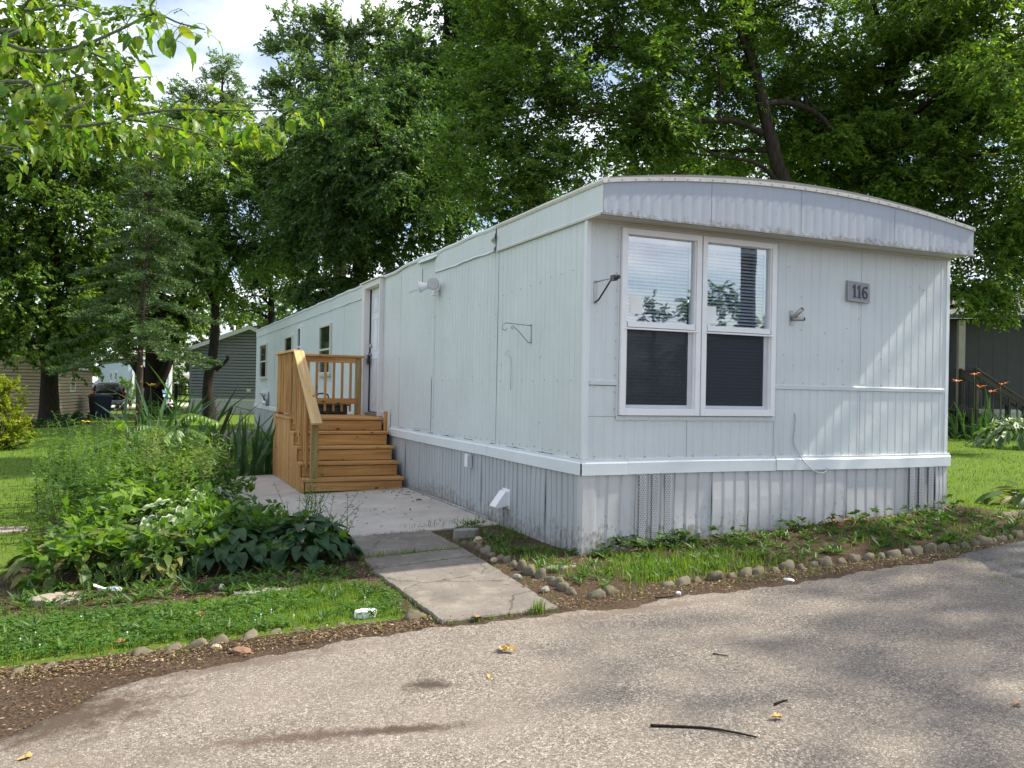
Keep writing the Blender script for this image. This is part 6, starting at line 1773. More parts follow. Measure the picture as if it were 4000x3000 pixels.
heart = lambda u: 0.40 * (math.sin(PI * min(1, u ** 0.62)) ** 0.8 + (0.25 if 0.02 < u < 0.12 else 0)) * (1 if u < 0.999 else 0) + 0.004
oval = lambda u: 0.24 * math.sin(PI * u ** 0.8) ** 0.85 + 0.004
lance = lambda u: 0.15 * math.sin(PI * u ** 0.7) + 0.004
strap = lambda u: 0.030 * (1 - u ** 4) + 0.001
BL = {
    'hosta': [blade('leaf', 7, 6, heart, d, f) for d, f in ((0.35, 0.25), (0.55, 0.18), (0.2, 0.3))],
    'hosta_var': [blade('leaf', 8, 6, lambda u: oval(u) * 1.15, d, f, 0.35) for d, f in ((0.4, 0.3), (0.65, 0.2), (0.25, 0.35))],
    'lily': [blade('leaf', 7, 4, lambda u: oval(u) * 0.85, d, f) for d, f in ((0.25, 0.35), (0.55, 0.25), (0.05, 0.4))],
    'iris': [blade('leaf', 9, 2, strap, d, 0.5, petiole=False, twist=tw) for d, tw in ((0.04, 0.3), (0.30, 0.5), (0.75, 0.2), (1.25, 0.4))],
    'lance': [blade('leaf', 5, 2, lance, d, 0.3, petiole=False) for d in (0.15, 0.4)],
}
def lobed(name, droop):
    """three-pointed maple-like leaf"""
    pts = [(0, 0.0), (0.10, 0.20), (0.22, 0.40), (0.34, 0.30), (0.45, 0.42), (0.62, 0.26), (0.74, 0.20), (1.0, 0.0)]
    V, F = [], []
    mid = [(p[0], 0.0) for p in pts]
    for (x, w_) in pts: V.append((x, 0.0, -droop * x * x))
    for s in (1, -1):
        b = len(V)
        for (x, w_) in pts: V.append((x + (0.10 if w_ > 0.38 else 0), s * w_, -droop * x * x - droop * 0.6 * w_ + 0.03))
        for i in range(len(pts) - 1):
            q = (i, i + 1, b + i + 1, b + i)
            F.append(q if s < 0 else q[::-1])
    TV, TF = tube([(-0.5, 0, 0.12), (-0.2, 0, 0.03), (0.01, 0, 0.0)], [0.010, 0.010, 0.010], 4)
    b = len(V); V += [tuple(q) for q in TV]; F += [tuple(int(k) + b for k in q) for q in TF]
    me = bpy.data.meshes.new(name); me.from_pydata(V, [], F); me.update(); return me
BL['maple'] = [lobed('leaf', d) for d in (0.15, 0.45, 0.75)]
def leaflet(name, droop, w_, bend):
    me = blade(name, 6, 4, lambda u: w_ * (math.sin(PI * u ** 0.65) ** 0.8) + 0.003, droop, 0.22, 0.15, True, bend); return me
BL['boxelder'] = [leaflet('leaf', 0.12, 0.26, 0.1), leaflet('leaf', 0.4, 0.24, 0.5), leaflet('leaf', 0.25, 0.30, -0.5), leaflet('leaf', 0.6, 0.2, 0.3), BL['maple'][1]]
BL['sumac'] = [leaflet('leaf', 0.3, 0.2, 0.2), leaflet('leaf', 0.5, 0.17, -0.2)]
_lm = {}
def leaf_obj(kind, mat, parent, p, az, pitch, roll, size, rr, name='leaf'):
    i = rr.randrange(len(BL[kind])); key = (kind, i, mat)
    if key not in _lm:
        me = BL[kind][i].copy(); me.name = name; me.materials.clear(); me.materials.append(M[mat]); _lm[key] = me
    o = bpy.data.objects.new(name, _lm[key]); COL.objects.link(o)
    # X axis points along (az, pitch); pitch positive = upward
    rot = Matrix.Rotation(az, 3, 'Z') @ Matrix.Rotation(-pitch, 3, 'Y') @ Matrix.Rotation(roll, 3, 'X')
    o.rotation_euler = rot.to_euler(); o.scale = (size, size, size); o.location = p
    o.parent = parent; o.matrix_parent_inverse = WL(parent).inverted()
    return o

def mound(name, label, cx, cy, rx, ry, h, n, kind, mat, size, seed, up=0.2, cat='plant', group=None):
    """leafy mound: blades spring from the middle and lean outward"""
    rr = random.Random(seed); base = (cx, cy, gz(cx, cy))
    r_ = thing(name, label, cat, base, group)
    for k in range(n):
        f = math.sqrt((k + 0.5) / n); a = k * 2.39996 + rr.uniform(-0.3, 0.3)
        q = f * rr.uniform(0.85, 1.05)
        x = cx + rx * q * math.cos(a); y = cy + ry * q * math.sin(a)
        z = gz(x, y) + h * (1 - 0.78 * q ** 2) * rr.uniform(0.85, 1.1) + 0.03
        az = math.atan2(ry * math.sin(a), rx * math.cos(a)) + rr.uniform(-0.5, 0.5)
        leaf_obj(kind, mat, r_, (x, y, z), az, up - 0.75 * q + rr.uniform(-0.25, 0.25), rr.uniform(-0.35, 0.35), size * rr.uniform(0.75, 1.2), rr)
    return r_

# the planted bed left of the walk
mound('hosta', 'dark green round-leaved hosta spilling toward the old walk slabs', -2.13, 0.98, 0.42, 0.44, 0.31, 150, 'hosta', 'hosta', 0.13, 1)
mound('hosta', 'dark round-leaved hosta beside the leaning yellow stalk', -2.72, 0.98, 0.40, 0.40, 0.28, 110, 'hosta', 'hosta', 0.13, 2)
mound('broadleaf_plant', 'broad yellow-green lily clump at the front left of the bed', -3.85, 1.18, 0.44, 0.50, 0.28, 150, 'lily', 'lily', 0.165, 3, 0.35)
mound('broadleaf_plant', 'ragged yellow-green lily clump next to the dark hostas', -3.28, 1.10, 0.40, 0.46, 0.28, 140, 'lily', 'lily', 0.16, 4, 0.35)
mound('variegated_hosta', 'white-edged hosta in the middle of the bed', -3.05, 2.05, 0.52, 0.62, 0.36, 150, 'hosta_var', 'hosta_var', 0.17, 5)
mound('variegated_hosta', 'white-edged hosta behind, against the pale patio edge', -2.75, 3.3, 0.50, 0.70, 0.36, 130, 'hosta_var', 'hosta_var', 0.17, 6)
mound('variegated_hosta', 'white-edged hosta at the far back of the bed', -3.2, 4.6, 0.5, 0.6, 0.34, 60, 'hosta_var', 'hosta_var', 0.2, 7)

def clump(name, label, cx, cy, rad, n, h, kind, mat, size, seed, cat='plant', lean=0.35):
    """upright strap leaves from one foot"""
    rr = random.Random(seed); r_ = thing(name, label, cat, (cx, cy, gz(cx, cy)))
    for k in range(n):
        a = rr.uniform(0, 2 * PI); q = rad * math.sqrt(rr.random())
        x, y = cx + q * math.cos(a), cy + q * math.sin(a)
        leaf_obj(kind, mat, r_, (x, y, gz(x, y) - 0.01), a + rr.uniform(-0.6, 0.6), R(88) - rr.random() ** 1.4 * lean, rr.uniform(-PI, PI), h * rr.uniform(0.6, 1.15) * size, rr)
    return r_
clump('iris_clump', 'tall green iris clump between the patio and the porch', -1.85, 8.15, 0.55, 75, 0.95, 'iris', 'iris', 1.0, 11)
clump('iris_clump', 'tall iris clump at the back of the bed before the locust trunk', -2.75, 13.5, 0.7, 38, 1.5, 'iris', 'iris', 1.0, 12, lean=0.5)
clump('iris_clump', 'low splayed strap-leaf clump at the patio corner', -2.55, 7.75, 0.25, 16, 0.7, 'iris', 'iris', 1.0, 13, lean=1.2)

# bright maple sapling
def sapling(label, cx, cy, h, n, seed, size):
    rr = random.Random(seed); b = (cx, cy, gz(cx, cy)); r_ = thing('maple_sapling', label, 'plant', b)
    st = MB(); tips = []
    for k in range(7):
        a = rr.uniform(0, 2 * PI); tip = np.array([cx + 0.36 * math.cos(a) * rr.uniform(0.5, 1.1), cy + 0.36 * math.sin(a), b[2] + h * rr.uniform(0.6, 1.0)])
        c = smooth_curve([b, (np.array(b) + tip) / 2 + np.array([rr.uniform(-.05, .05), rr.uniform(-.05, .05), 0.08]), tip], 4); tips.append(c); st.tube(c, 0.005, 5)
    obj('stems', st, M['twig'], r_)
    for k in range(n):
        c = tips[k % 7]; q = c[rr.randrange(2, len(c))]
        a = rr.uniform(0, 2 * PI)
        leaf_obj('maple', 'sapling', r_, (q[0] + 0.06 * math.cos(a), q[1] + 0.06 * math.sin(a), q[2] + rr.uniform(-0.03, 0.05)), a, rr.uniform(-0.5, 0.25), rr.uniform(-0.3, 0.3), size * rr.uniform(0.7, 1.2), rr)
    return r_
sapling('bright lime-green maple sapling standing in the left of the bed', -3.72, 2.3, 0.66, 170, 21, 0.115)

# compound-leaf plant with drooping leaflets on long fronds
def fronds(label, cx, cy, h, nf, seed):
    rr = random.Random(seed); b = (cx, cy, gz(cx, cy)); r_ = thing('sumac_plant', label, 'plant', b)
    st = MB()
    top = np.array([cx, cy, b[2] + h])
    st.tube(smooth_curve([b, (cx + .02, cy, b[2] + h * .5), top], 4), [0.012] * 5 + [0.008] * 4, 6)
    for k in range(nf):
        a = 2 * PI * k / nf + rr.uniform(-0.3, 0.3); z0 = top - np.array([0, 0, rr.uniform(0, 0.35)])
        ln = rr.uniform(0.42, 0.62); d = np.array([math.cos(a), math.sin(a), 0])
        c = smooth_curve([z0, z0 + d * ln * 0.45 + np.array([0, 0, 0.10]), z0 + d * ln + np.array([0, 0, 0.02])], 6)
        st.tube(c, 0.004, 5)
        for i in range(3, len(c)):
            for s in (-1, 1):
                leaf_obj('sumac', 'sumac', r_, tuple(c[i]), a + s * 1.25, -0.45 + rr.uniform(-0.3, 0.1), s * 0.3, 0.105 * rr.uniform(0.8, 1.15), rr)
    obj('stems', st, M['stem'], r_)
fronds('bright compound-leaved plant with drooping leaflets topping the bed', -2.95, 5.6, 1.02, 9, 31)
fronds('second compound-leaved plant left of the first, lower', -3.55, 5.9, 0.92, 7, 32)

# tall weedy stems with small narrow leaves
def stems(name, label, cx, cy, rx, ry, n, h, leaf, ll, seed, mat='weed', lean=0.15, tips=None):
    rg = np.random.default_rng(seed); b = (cx, cy, gz(cx, cy)); r_ = thing(name, label, 'plant', b)
    st = MB(); P, D, N, Ln = [], [], [], []; heads = []
    for k in range(n):
        a = rg.uniform(0, 2 * PI); q = math.sqrt(rg.random())
        x, y = cx + rx * q * math.cos(a), cy + ry * q * math.sin(a)
        z0 = gz(x, y); hh = h * rg.uniform(0.65, 1.1)
        tip = np.array([x + rg.normal() * lean * hh, y + rg.normal() * lean * hh, z0 + hh])
        c = smooth_curve([(x, y, z0), ((x + tip[0]) / 2 + rg.normal() * 0.02, (y + tip[1]) / 2, z0 + hh * 0.55), tip], 5)
        st.tube(c, [0.0035] * 6 + [0.002] * (len(c) - 6), 4, False); heads.append(tip)
        m_ = leaf
        cc = np.array(c)
        tt = rg.random(m_) ** 0.8
        idx = np.clip((tt * (len(c) - 1)).astype(int), 0, len(c) - 2); fr = tt * (len(c) - 1) - idx
        pos = cc[idx] + (cc[idx + 1] - cc[idx]) * fr[:, None]
        az = rg.uniform(0, 2 * PI, m_)
        P.append(pos); D.append(unit(np.stack([np.cos(az), np.sin(az), rg.uniform(-0.1, 0.9, m_)], 1))); N.append(unit(np.stack([-np.cos(az) * .4, -np.sin(az) * .4, np.ones(m_)], 1))); Ln.append(ll * rg.uniform(0.6, 1.2, m_) * (1.15 - 0.6 * tt))
    V, F = leaves_np(*map(np.concatenate, (P, D, N)), np.concatenate(Ln), np.concatenate(Ln) * 0.30)
    obj('stems', st, M['stem'], r_); obj('foliage', np_mesh('foliage', V, F), M[mat], r_)
    return r_, heads
stems('phlox_clump', 'tall thin leafy stems on the left of the bed', -3.75, 4.1, 0.65, 1.0, 70, 0.85, 34, 0.12, 51)
stems('phlox_clump', 'dense leafy stems rising behind the white-edged hostas', -3.0, 4.3, 0.6, 1.0, 75, 0.88, 34, 0.12, 52, 'weed_y')
stems('phlox_clump', 'leafy stems along the patio edge', -2.62, 5.4, 0.25, 1.3, 50, 0.78, 26, 0.11, 53)
stems('phlox_clump', 'thin stems at the far back of the bed', -3.6, 7.6, 0.9, 1.2, 60, 0.98, 26, 0.12, 54)
stems('wild_weed', 'wispy weed stems leaning over the patio corner from the dark hosta', -1.95, 1.25, 0.28, 0.30, 26, 0.55, 16, 0.075, 55, 'weed', 0.22)
_, hd_ = stems('wild_mustard', 'spindly pale weed with seed tips standing before the porch', -1.98, 2.05, 0.14, 0.14, 5, 0.82, 7, 0.09, 56, 'weed_y', 0.16)
stems('weed_clump', 'leafy weeds at the foot of the yellow-green lilies', -3.3, 0.72, 0.75, 0.18, 40, 0.16, 14, 0.05, 57)
M['yellow'] = plain('yellow_petals', (0.62, 0.40, 0.02), 0.6); M['orange'] = plain('orange_petals', (0.72, 0.17, 0.015), 0.5)
def daylily(label, p, h, seed, mat='orange', size=0.09, petals=6):
    rr = random.Random(seed); b = (p[0], p[1], gz(p[0], p[1])); r_ = thing('lily_flower', label, 'flower', b)
    top = np.array([p[0] + rr.uniform(-.05, .05), p[1], b[2] + h])
    obj('stem', MB().tube(smooth_curve([b, ((b[0] + top[0]) / 2 + 0.02, b[1], b[2] + h * .6), top], 4), 0.005, 5), M['stem'], r_)
    tilt_ = np.array([rr.uniform(-.4, .4), rr.uniform(-.5, 0), 0])
    for k in range(petals):
        a = rr.uniform(-.2, .2) + 2 * PI * k / petals; d = np.array([math.cos(a) * 0.9, math.sin(a) * 0.9 , rr.uniform(0.35, 0.9)]) + tilt_; s = np.array([-math.sin(a), math.cos(a), 0])
        V = [top, top + d * size * .5 + s * size * .22, top + d * size * .55 + np.array([0, 0, .01]), top + d * size * .5 - s * size * .22, top + d * size - np.array([0, 0, size * rr.uniform(0.1, 0.5)])]
        obj('petal', MB().add(V, [(0, 1, 2), (0, 2, 3), (1, 4, 2), (2, 4, 3)]), M[mat], r_)
for k, (px, py, h) in enumerate(((590, 1510, 1.35),)):
    p = at(px, 1600, 17.5); daylily('single yellow lily on a tall stem before the dark tree trunk', p, 1.42, 60, 'yellow', 0.12)
p = at(335, 1600, 12.5); daylily('pair of small yellow blooms on a tall stem at the bed edge', p, 0.92, 61, 'yellow', 0.07)

# far right bed by the charcoal house
p = at(3790, 1690, 23.2); clump('daylily_clump', 'dark strap-leaved daylily clump at the foot of the grey steps', float(p[0]), float(p[1]), 0.75, 70, 0.95, 'iris', 'iris', 1.0, 71, lean=0.9)
p = at(3930, 1690, 23.4); clump('daylily_clump', 'dark strap-leaved clump right of the daylilies', float(p[0]), float(p[1]), 0.5, 40, 0.8, 'iris', 'iris', 1.0, 72, lean=0.9)
for k, (px, py, s) in enumerate(((3738, 1492, 'leftmost orange daylily bloom close to the white wall corner'), (3806, 1467, 'highest orange daylily bloom before the grey steps'), (3834, 1515, 'orange daylily bloom low in front of the handrail'), (3868, 1532, 'lowest orange daylily bloom before the grey steps'), (3906, 1506, 'rightmost orange daylily bloom at the end of the handrail'))):
    q = at(px, py, 22.6); daylily(s, q, float(q[2]) - gz(q[0], q[1]), 80 + k, 'orange', 0.15)
q = at(3975, 1790, 19.8); mound('variegated_hosta', 'white-edged hosta on the right lawn at the picture edge', float(q[0]), float(q[1]), 0.85, 0.8, 0.62, 90, 'hosta_var', 'hosta_var', 0.36, 73)
q = at(3735, 1985, 10.6); mound('trampled_hosta', 'yellowing flattened hosta at the right corner of the skirting', float(q[0]) + 0.1, 0.35, 0.32, 0.35, 0.16, 34, 'lily', 'lily', 0.27, 74, 0.25)

# weeds and seedlings filling the bed between the perennials
rg = np.random.default_rng(123)
lbs = []
for k in range(190):
    y = 0.75 + 6.2 * rg.random() ** 1.2
    x = rg.uniform(-4.15 + 0.10 * y, -2.0 if y < 1.6 else -2.45)
    hgt = 0.10 + 0.30 * min(1, y / 4.0) * rg.random() + 0.12 * rg.random()
    lbs.append((np.array([x, y, gz(x, y) + hgt]), np.array([0.20, 0.20, 0.13])))
for (ll_, lw_, lai_, mt_, sl_) in ((0.085, 0.045, 1.0, 'weed', slice(0, 90)), (0.10, 0.062, 1.0, 'sap_weed', slice(90, 190))):
    if mt_ == 'sap_weed': M['sap_weed'] = leaf_mat('bright_weed_leaves', [(0.06, 0.14, 0.02), (0.10, 0.19, 0.025), (0.15, 0.25, 0.03)], 0.42)
    V, F, C = crown(rg, lbs[sl_], ll_, lw_, lai_, 0.10, droop=-0.15, spiky=0.4, per=8)
    o = obj('undergrowth', np_mesh('undergrowth', V, F), M[mt_]); tag(o, kind='stuff')
stems('goldenrod_clump', 'tall bright leafy weeds crowded at the middle of the bed behind the sapling', -3.35, 3.2, 0.55, 0.8, 44, 0.78, 30, 0.13, 58, 'sap_weed')
stems('goldenrod_clump', 'bright leafy weeds standing at the left rear edge of the bed', -3.95, 5.4, 0.5, 1.2, 44, 0.95, 30, 0.13, 59, 'sap_weed')

# leaning dry stalk
a = at(648, 2290, 8.15); b_ = at(905, 2075, 8.3)
o = obj('dry_stalk', MB().tube(smooth_curve([a, (a + b_) / 2 + np.array([0, 0, 0.015]), b_], 5), [0.007] * 6 + [0.005] * 5, 6), plain('straw', (0.48, 0.36, 0.11), 0.7)); tag(o, 'yellow dry stalk leaning across the dark hosta', 'stalk')
a = at(905, 1590, 24.0); b_ = at(862, 1655, 24.3)
o = obj('leaning_pole', MB().cyl((a[0], a[1], a[2]), (b_[0], b_[1], gz(b_[0], b_[1])), 0.05, 8), M['old_wood']); tag(o, 'dark leaning pole between iris leaves in front of the ribbed skirting', 'pole')

# ------------------------------------------------------------------ overhanging branch at the top left
rr = random.Random(99)
tb = at(-2300, 1500, 6.5); tbase = (float(tb[0]), float(tb[1]), gz(tb[0], tb[1]))
ov = thing('overhanging_maple', 'sunlit maple boughs hanging into the top left corner close by', 'tree', tbase)
fork = np.array([tbase[0] + 0.3, tbase[1], 3.2])
trk = MB().tube(smooth_curve([tbase, (tbase[0] + .1, tbase[1], 1.6), fork, fork + np.array([0.2, 0.1, 1.8])], 5), [0.20] * 6 + [0.16] * 5 + [0.10] * 5, 10)
obj('trunk', trk, M['bark'], ov)
B_px = [[(-150, 150, 5.0), (0, 165, 4.8), (130, 200, 4.7), (310, 180, 4.6), (480, 110, 4.6), (600, 55, 4.6), (700, 90, 4.6), (800, 115, 4.6)],
        [(-150, 440, 5.2), (30, 465, 5.0), (250, 490, 5.0), (380, 485, 5.0), (520, 450, 5.0), (700, 428, 5.0), (900, 430, 5.1), (1050, 432, 5.2), (1190, 415, 5.3)],
        [(230, 470, 5.0), (310, 415, 5.0), (410, 350, 5.1), (490, 308, 5.2), (600, 300, 5.3)],
        [(-150, 330, 4.6), (60, 350, 4.5), (200, 330, 4.5), (330, 290, 4.5)],
        [(-150, 20, 5.2), (100, 40, 5.2), (260, 20, 5.2), (380, 60, 5.3)],
        [(480, 460, 5.0), (640, 490, 5.1), (770, 520, 5.2), (860, 560, 5.2)],
        [(-150, 560, 5.4), (20, 600, 5.3), (110, 640, 5.3)],
        [(600, 55, 4.6), (590, 20, 4.6), (640, -40, 4.6)], [(300, 180, 4.6), (420, 230, 4.7), (540, 260, 4.8)]]
lb_n = 0
for bi, Bp in enumerate(B_px):
    pts = [at(*q) for q in Bp]
    if Bp[0][0] < 0: pts = [fork + np.array([0.1, 0, 0.3 * bi / 9])] + pts
    c = smooth_curve(pts, 6)
    r0 = 0.014 if Bp[0][0] < 0 else 0.010
    obj('branch', MB().tube(c, list(np.linspace(r0, 0.0035, len(c))), 7), M['twig'], ov)
    vis = [q for q in c if -120 < (2000 + FPX * np.dot(q - CAM, CR) / np.dot(q - CAM, CF)) < 1300]
    n = {0: 58, 1: 92, 2: 26, 3: 40, 4: 34, 5: 26, 6: 12, 7: 8, 8: 14}[bi]
    for k in range(n):
        f = (k + rr.random()) / n
        q = vis[min(len(vis) - 1, int(f * len(vis)))]
        if bi == 1 and f > 0.97: q = vis[-1]
        a = rr.uniform(0, 2 * PI)
        off = np.array([math.cos(a), math.sin(a), 0]) * rr.uniform(0.02, 0.11)
        dz = -rr.uniform(0.0, 0.16) + (0.05 if rr.random() < 0.25 else 0)
        sz = rr.uniform(0.055, 0.105) * (1.15 if bi in (0, 3) else 0.95)
        leaf_obj('boxelder', 'maple_big', ov, tuple(q + off + np.array([0, 0, dz])), a, -rr.uniform(0.3, 1.3), rr.uniform(-0.9, 0.9), sz, rr); lb_n += 1
# leaves deeper in the same tree, too many and too small to pick apart
rg = np.random.default_rng(5)
V, F, C = crown(rg, px_lobes([(180, 80, 7.6, 200, 90), (60, 250, 7.2, 130, 120), (430, 330, 7.8, 140, 90), (330, 500, 7.5, 170, 60), (120, 400, 7.4, 150, 90), (620, 500, 7.8, 130, 60), (540, 90, 8.0, 90, 60), (500, 220, 8.0, 70, 50), (560, 540, 7.8, 90, 34), (40, 540, 7.0, 80, 50), (-150, 250, 7.2, 200, 260), (250, 300, 7.6, 200, 110), (420, 480, 7.6, 160, 80), (700, 560, 7.8, 110, 40), (60, 60, 7.4, 150, 80), (330, 20, 8, 130, 70), (780, 470, 8, 110, 40), (1000, 470, 8, 110, 34), (640, 390, 8.2, 60, 40)]), 0.075, 0.036, 4.0, 0.22, droop=0.3)
o = obj('leaves', np_mesh('leaves', V, F), leaf_mat('near_maple_leaf_mass', [(0.06, 0.13, 0.018), (0.10, 0.19, 0.022), (0.15, 0.235, 0.026), (0.23, 0.27, 0.035)], 0.5), ov); o['kind'] = 'stuff'
# ------------------------------------------------------------------ edging stones
M['edging'] = concrete('grey_edging_stone', (0.19, 0.16, 0.118), (0.085, 0.078, 0.045), 0.5)
def lump(seed):
    """scalloped concrete edger: round-topped, worn"""
    r_ = random.Random(seed); bm = bmesh.new(); gs = r_.uniform(0.62, 1.04)
    bmesh.ops.create_uvsphere(bm, u_segments=10, v_segments=7, radius=1.0)
    for v in bm.verts:
        x, y, z = v.co
        f = lambda c: math.copysign(abs(c) ** 0.62, c)
        v.co = Vector((f(x) * 0.062, f(y) * 0.042, f(z) * 0.075)) * (1 + r_.uniform(-0.07, 0.07)) * gs * (1 + 0.22 * math.sin(3.1 * x + seed) * math.cos(2.7 * y - seed) * (z > -0.2))
    me = bpy.data.meshes.new('stone'); bm.to_mesh(me); bm.free()
    me.polygons.foreach_set('use_smooth', [True] * len(me.polygons)); me.materials.append(M['edging']); return me
LM = [lump(s) for s in range(9)]
def edging(label, pts, step, seed, rise=-0.016, skip=0.0, wob=0.012):
    rr = random.Random(seed)
    c = smooth_curve([(x, y, 0) for x, y in pts], 24)
    b = thing('stone_edging', label, 'edging', (pts[0][0], pts[0][1], gz(*pts[0])))
    acc = 0.0; last = c[0]
    for i in range(1, len(c)):
        acc += np.linalg.norm(c[i] - c[i - 1])
        if acc >= step * rr.uniform(0.95, 1.08):
            acc = 0
            if rr.random() < skip: continue
            d = c[i] - c[i - 1]; az = math.atan2(d[1], d[0])
            x, y = c[i][0] + rr.uniform(-wob, wob), c[i][1] + rr.uniform(-wob, wob)
            o = bpy.data.objects.new('stone', LM[rr.randrange(9)]); COL.objects.link(o)
            o.location = (x, y, gz(x, y) + rise + rr.uniform(-0.014, 0.010)); o.rotation_euler = (rr.uniform(-.35, .35), rr.uniform(-.25, .25), az + rr.uniform(-.35, .35))
            o.parent = b; o.matrix_parent_inverse = WL(b).inverted()
    return b
edging('row of scalloped edging stones along the right side of the old walk', [(-0.70, 1.3), (-0.655, 0.55), (-0.64, -0.2), (-0.625, -0.75), (-0.63, -1.05)], 0.128, 1)
edging('three stray edging stones at the front corner of the right bed', [(-0.66, -1.23), (-0.52, -1.20), (-0.40, -1.165), (-0.28, -1.155)], 0.13, 2)
edging('long row of scalloped edging stones along the front of the right bed', [(-0.06, -1.14), (0.5, -1.135), (1.3, -1.12), (2.1, -1.115), (2.9, -1.14), (3.5, -1.08), (4.1, -1.0), (4.7, -0.9)], 0.126, 3)
edging('half-buried edging stones in front of the left grass strip', [(-4.45, -1.28), (-4.02, -1.22), (-3.5, -1.175), (-2.99, -1.135), (-2.61, -1.08), (-2.2, -1.11), (-1.75, -1.13)], 0.135, 4, rise=-0.045, skip=0.25, wob=0.02)
edging('short row of edging stones beside the lawn right of the house', [(4.4, -0.50), (4.9, -0.42), (5.6, -0.35)], 0.135, 5)

# loose stones and scraps
def pebble(name, label, px, py, sx, sy, sz, mat, seed, cat='stone'):
    r_ = random.Random(seed); bm = bmesh.new(); bmesh.ops.create_icosphere(bm, subdivisions=2, radius=1.0)
    for v in bm.verts: v.co = Vector((v.co.x * sx, v.co.y * sy, v.co.z * sz)) * (1 + r_.uniform(-0.12, 0.12))
    me = bpy.data.meshes.new(name); bm.to_mesh(me); bm.free()
    d = ground_hit(px, py); o = obj(name, me, mat, None, loc=(d[0], d[1], d[2] + sz * 0.5), rot=(0, 0, r_.uniform(0, 6)))
    return tag(o, label, cat)
def ground_hit(px, py, off=0.0):
    d = CF + CR * ((px - 2000) / FPX) - CU * ((py - 1500) / FPX)
    lo = 0.5
    while lo < 200:
        p = CAM + d * lo
        if p[2] < gz(p[0], p[1]) + off: break
        lo += 0.01 if lo < 15 else 0.1
    return p
M['st_tan'] = plain('tan_stone', (0.42, 0.32, 0.21), 0.85, vary=0.2, scale=30); M['st_grey'] = plain('grey_stone', (0.22, 0.205, 0.18), 0.9, vary=0.25, scale=30); M['st_white'] = plain('white_stone', (0.70, 0.70, 0.68), 0.8, vary=0.1)
M['st_pink'] = plain('pinkish_flagstone', (0.29, 0.235, 0.195), 0.9, vary=0.2, scale=18); M['st_brown'] = plain('brown_stone', (0.20, 0.11, 0.07), 0.9, vary=0.25, scale=30)
pebble('stone', 'round tan stone at the top of the walk edging', 1868, 2122, 0.055, 0.045, 0.042, M['st_tan'], 1)
pebble('stone', 'grey stone lying on the soil beside the old walk edging', 2020, 2264, 0.04, 0.03, 0.028, M['st_grey'], 2)
pebble('stone', 'pale stone at the front corner beside the walk slab', 2128, 2314, 0.042, 0.03, 0.03, M['st_grey'], 3)
pebble('stone', 'small tan stone in the litter left of the walk edging', 1930, 2195, 0.035, 0.028, 0.026, M['st_tan'], 4)
pebble('stone', 'white pebble in the soil before the long edging row', 2650, 2322, 0.02, 0.016, 0.014, M['st_white'], 5)
pebble('stone', 'flat white pebble on the driveway edge near the middle of the long edging row', 3082, 2268, 0.05, 0.03, 0.012, M['st_white'], 6)
pebble('stone', 'white shard of stone below the dark hosta', 866, 2304, 0.026, 0.022, 0.03, M['st_white'], 7)
pebble('stone', 'small white stone below the right dark hosta', 1023, 2275, 0.02, 0.015, 0.012, M['st_white'], 8)
pebble('stone', 'reddish brown broken stone in the left border soil', 940, 2550, 0.065, 0.045, 0.022, M['st_brown'], 9)
pebble('stone', 'small tan pebble below the left edging stones', 845, 2535, 0.034, 0.024, 0.018, M['st_tan'], 10)
d = ground_hit(225, 2350)
def flag(label, px, py, w_, l_, mat, seed, h=0.035):
    rr = random.Random(seed); d = ground_hit(px, py)
    P = [(d[0] + w_ * math.cos(a) * rr.uniform(.85, 1.1), d[1] + l_ * math.sin(a) * rr.uniform(.85, 1.1), gz(d[0], d[1]) - 0.03) for a in [2 * PI * k / 7 for k in range(7)]]
    return tag(obj('flagstone', MB().prism(P, (0.01, 0, h + 0.03)), mat, bevel=0.008), label, 'stone')
flag('flat pinkish flagstone at the front left of the bed', 225, 2352, 0.20, 0.17, M['st_pink'], 1)
flag('flat half-buried flagstone under the dark hosta', 1010, 2312, 0.20, 0.09, M['st_grey'], 2, 0.012)
flag('white paver scrap in the grass strip by the edging', 1422, 2408, 0.085, 0.06, M['paper'], 3, 0.04)
flag('pale flagstone at the left edge of the bed', 20, 2075, 0.26, 0.2, M['st_pink'], 4, 0.02)
flag('grey broken paver near the top of the walk edging', 1815, 2098, 0.14, 0.075, M['st_grey'], 5, 0.075)
flag('flat grey stone sunk in the right bed near the corner', 2180, 2222, 0.15, 0.06, M['st_grey'], 6, 0.02)
d = ground_hit(910, 1715); o = obj('rock', MB().prism([(d[0] - .32, d[1] - .2, d[2] - .05), (d[0] + .35, d[1] - .2, d[2] - .05), (d[0] + .35, d[1] + .2, d[2] - .05), (d[0] - .3, d[1] + .2, d[2] - .05)], (0.12, 0.05, 0.27)), M['st_pink'], bevel=0.05); tag(o, 'brownish rock on the lawn left of the iris clump', 'rock')
d = ground_hit(425, 2312); o = obj('plastic_scrap', MB().prism([(d[0] - .10, d[1], d[2] + .05), (d[0] - .03, d[1] + .01, d[2] + .015), (d[0] + .05, d[1] - .02, d[2] + .03), (d[0] + .10, d[1] - .03, d[2] + .01), (d[0] + .04, d[1] - .035, d[2] + .008), (d[0] - .05, d[1], d[2] + .004)], (0, 0.02, 0.012)), M['white']); tag(o, 'torn white plastic scrap on the soil before the lily clumps', 'scrap')

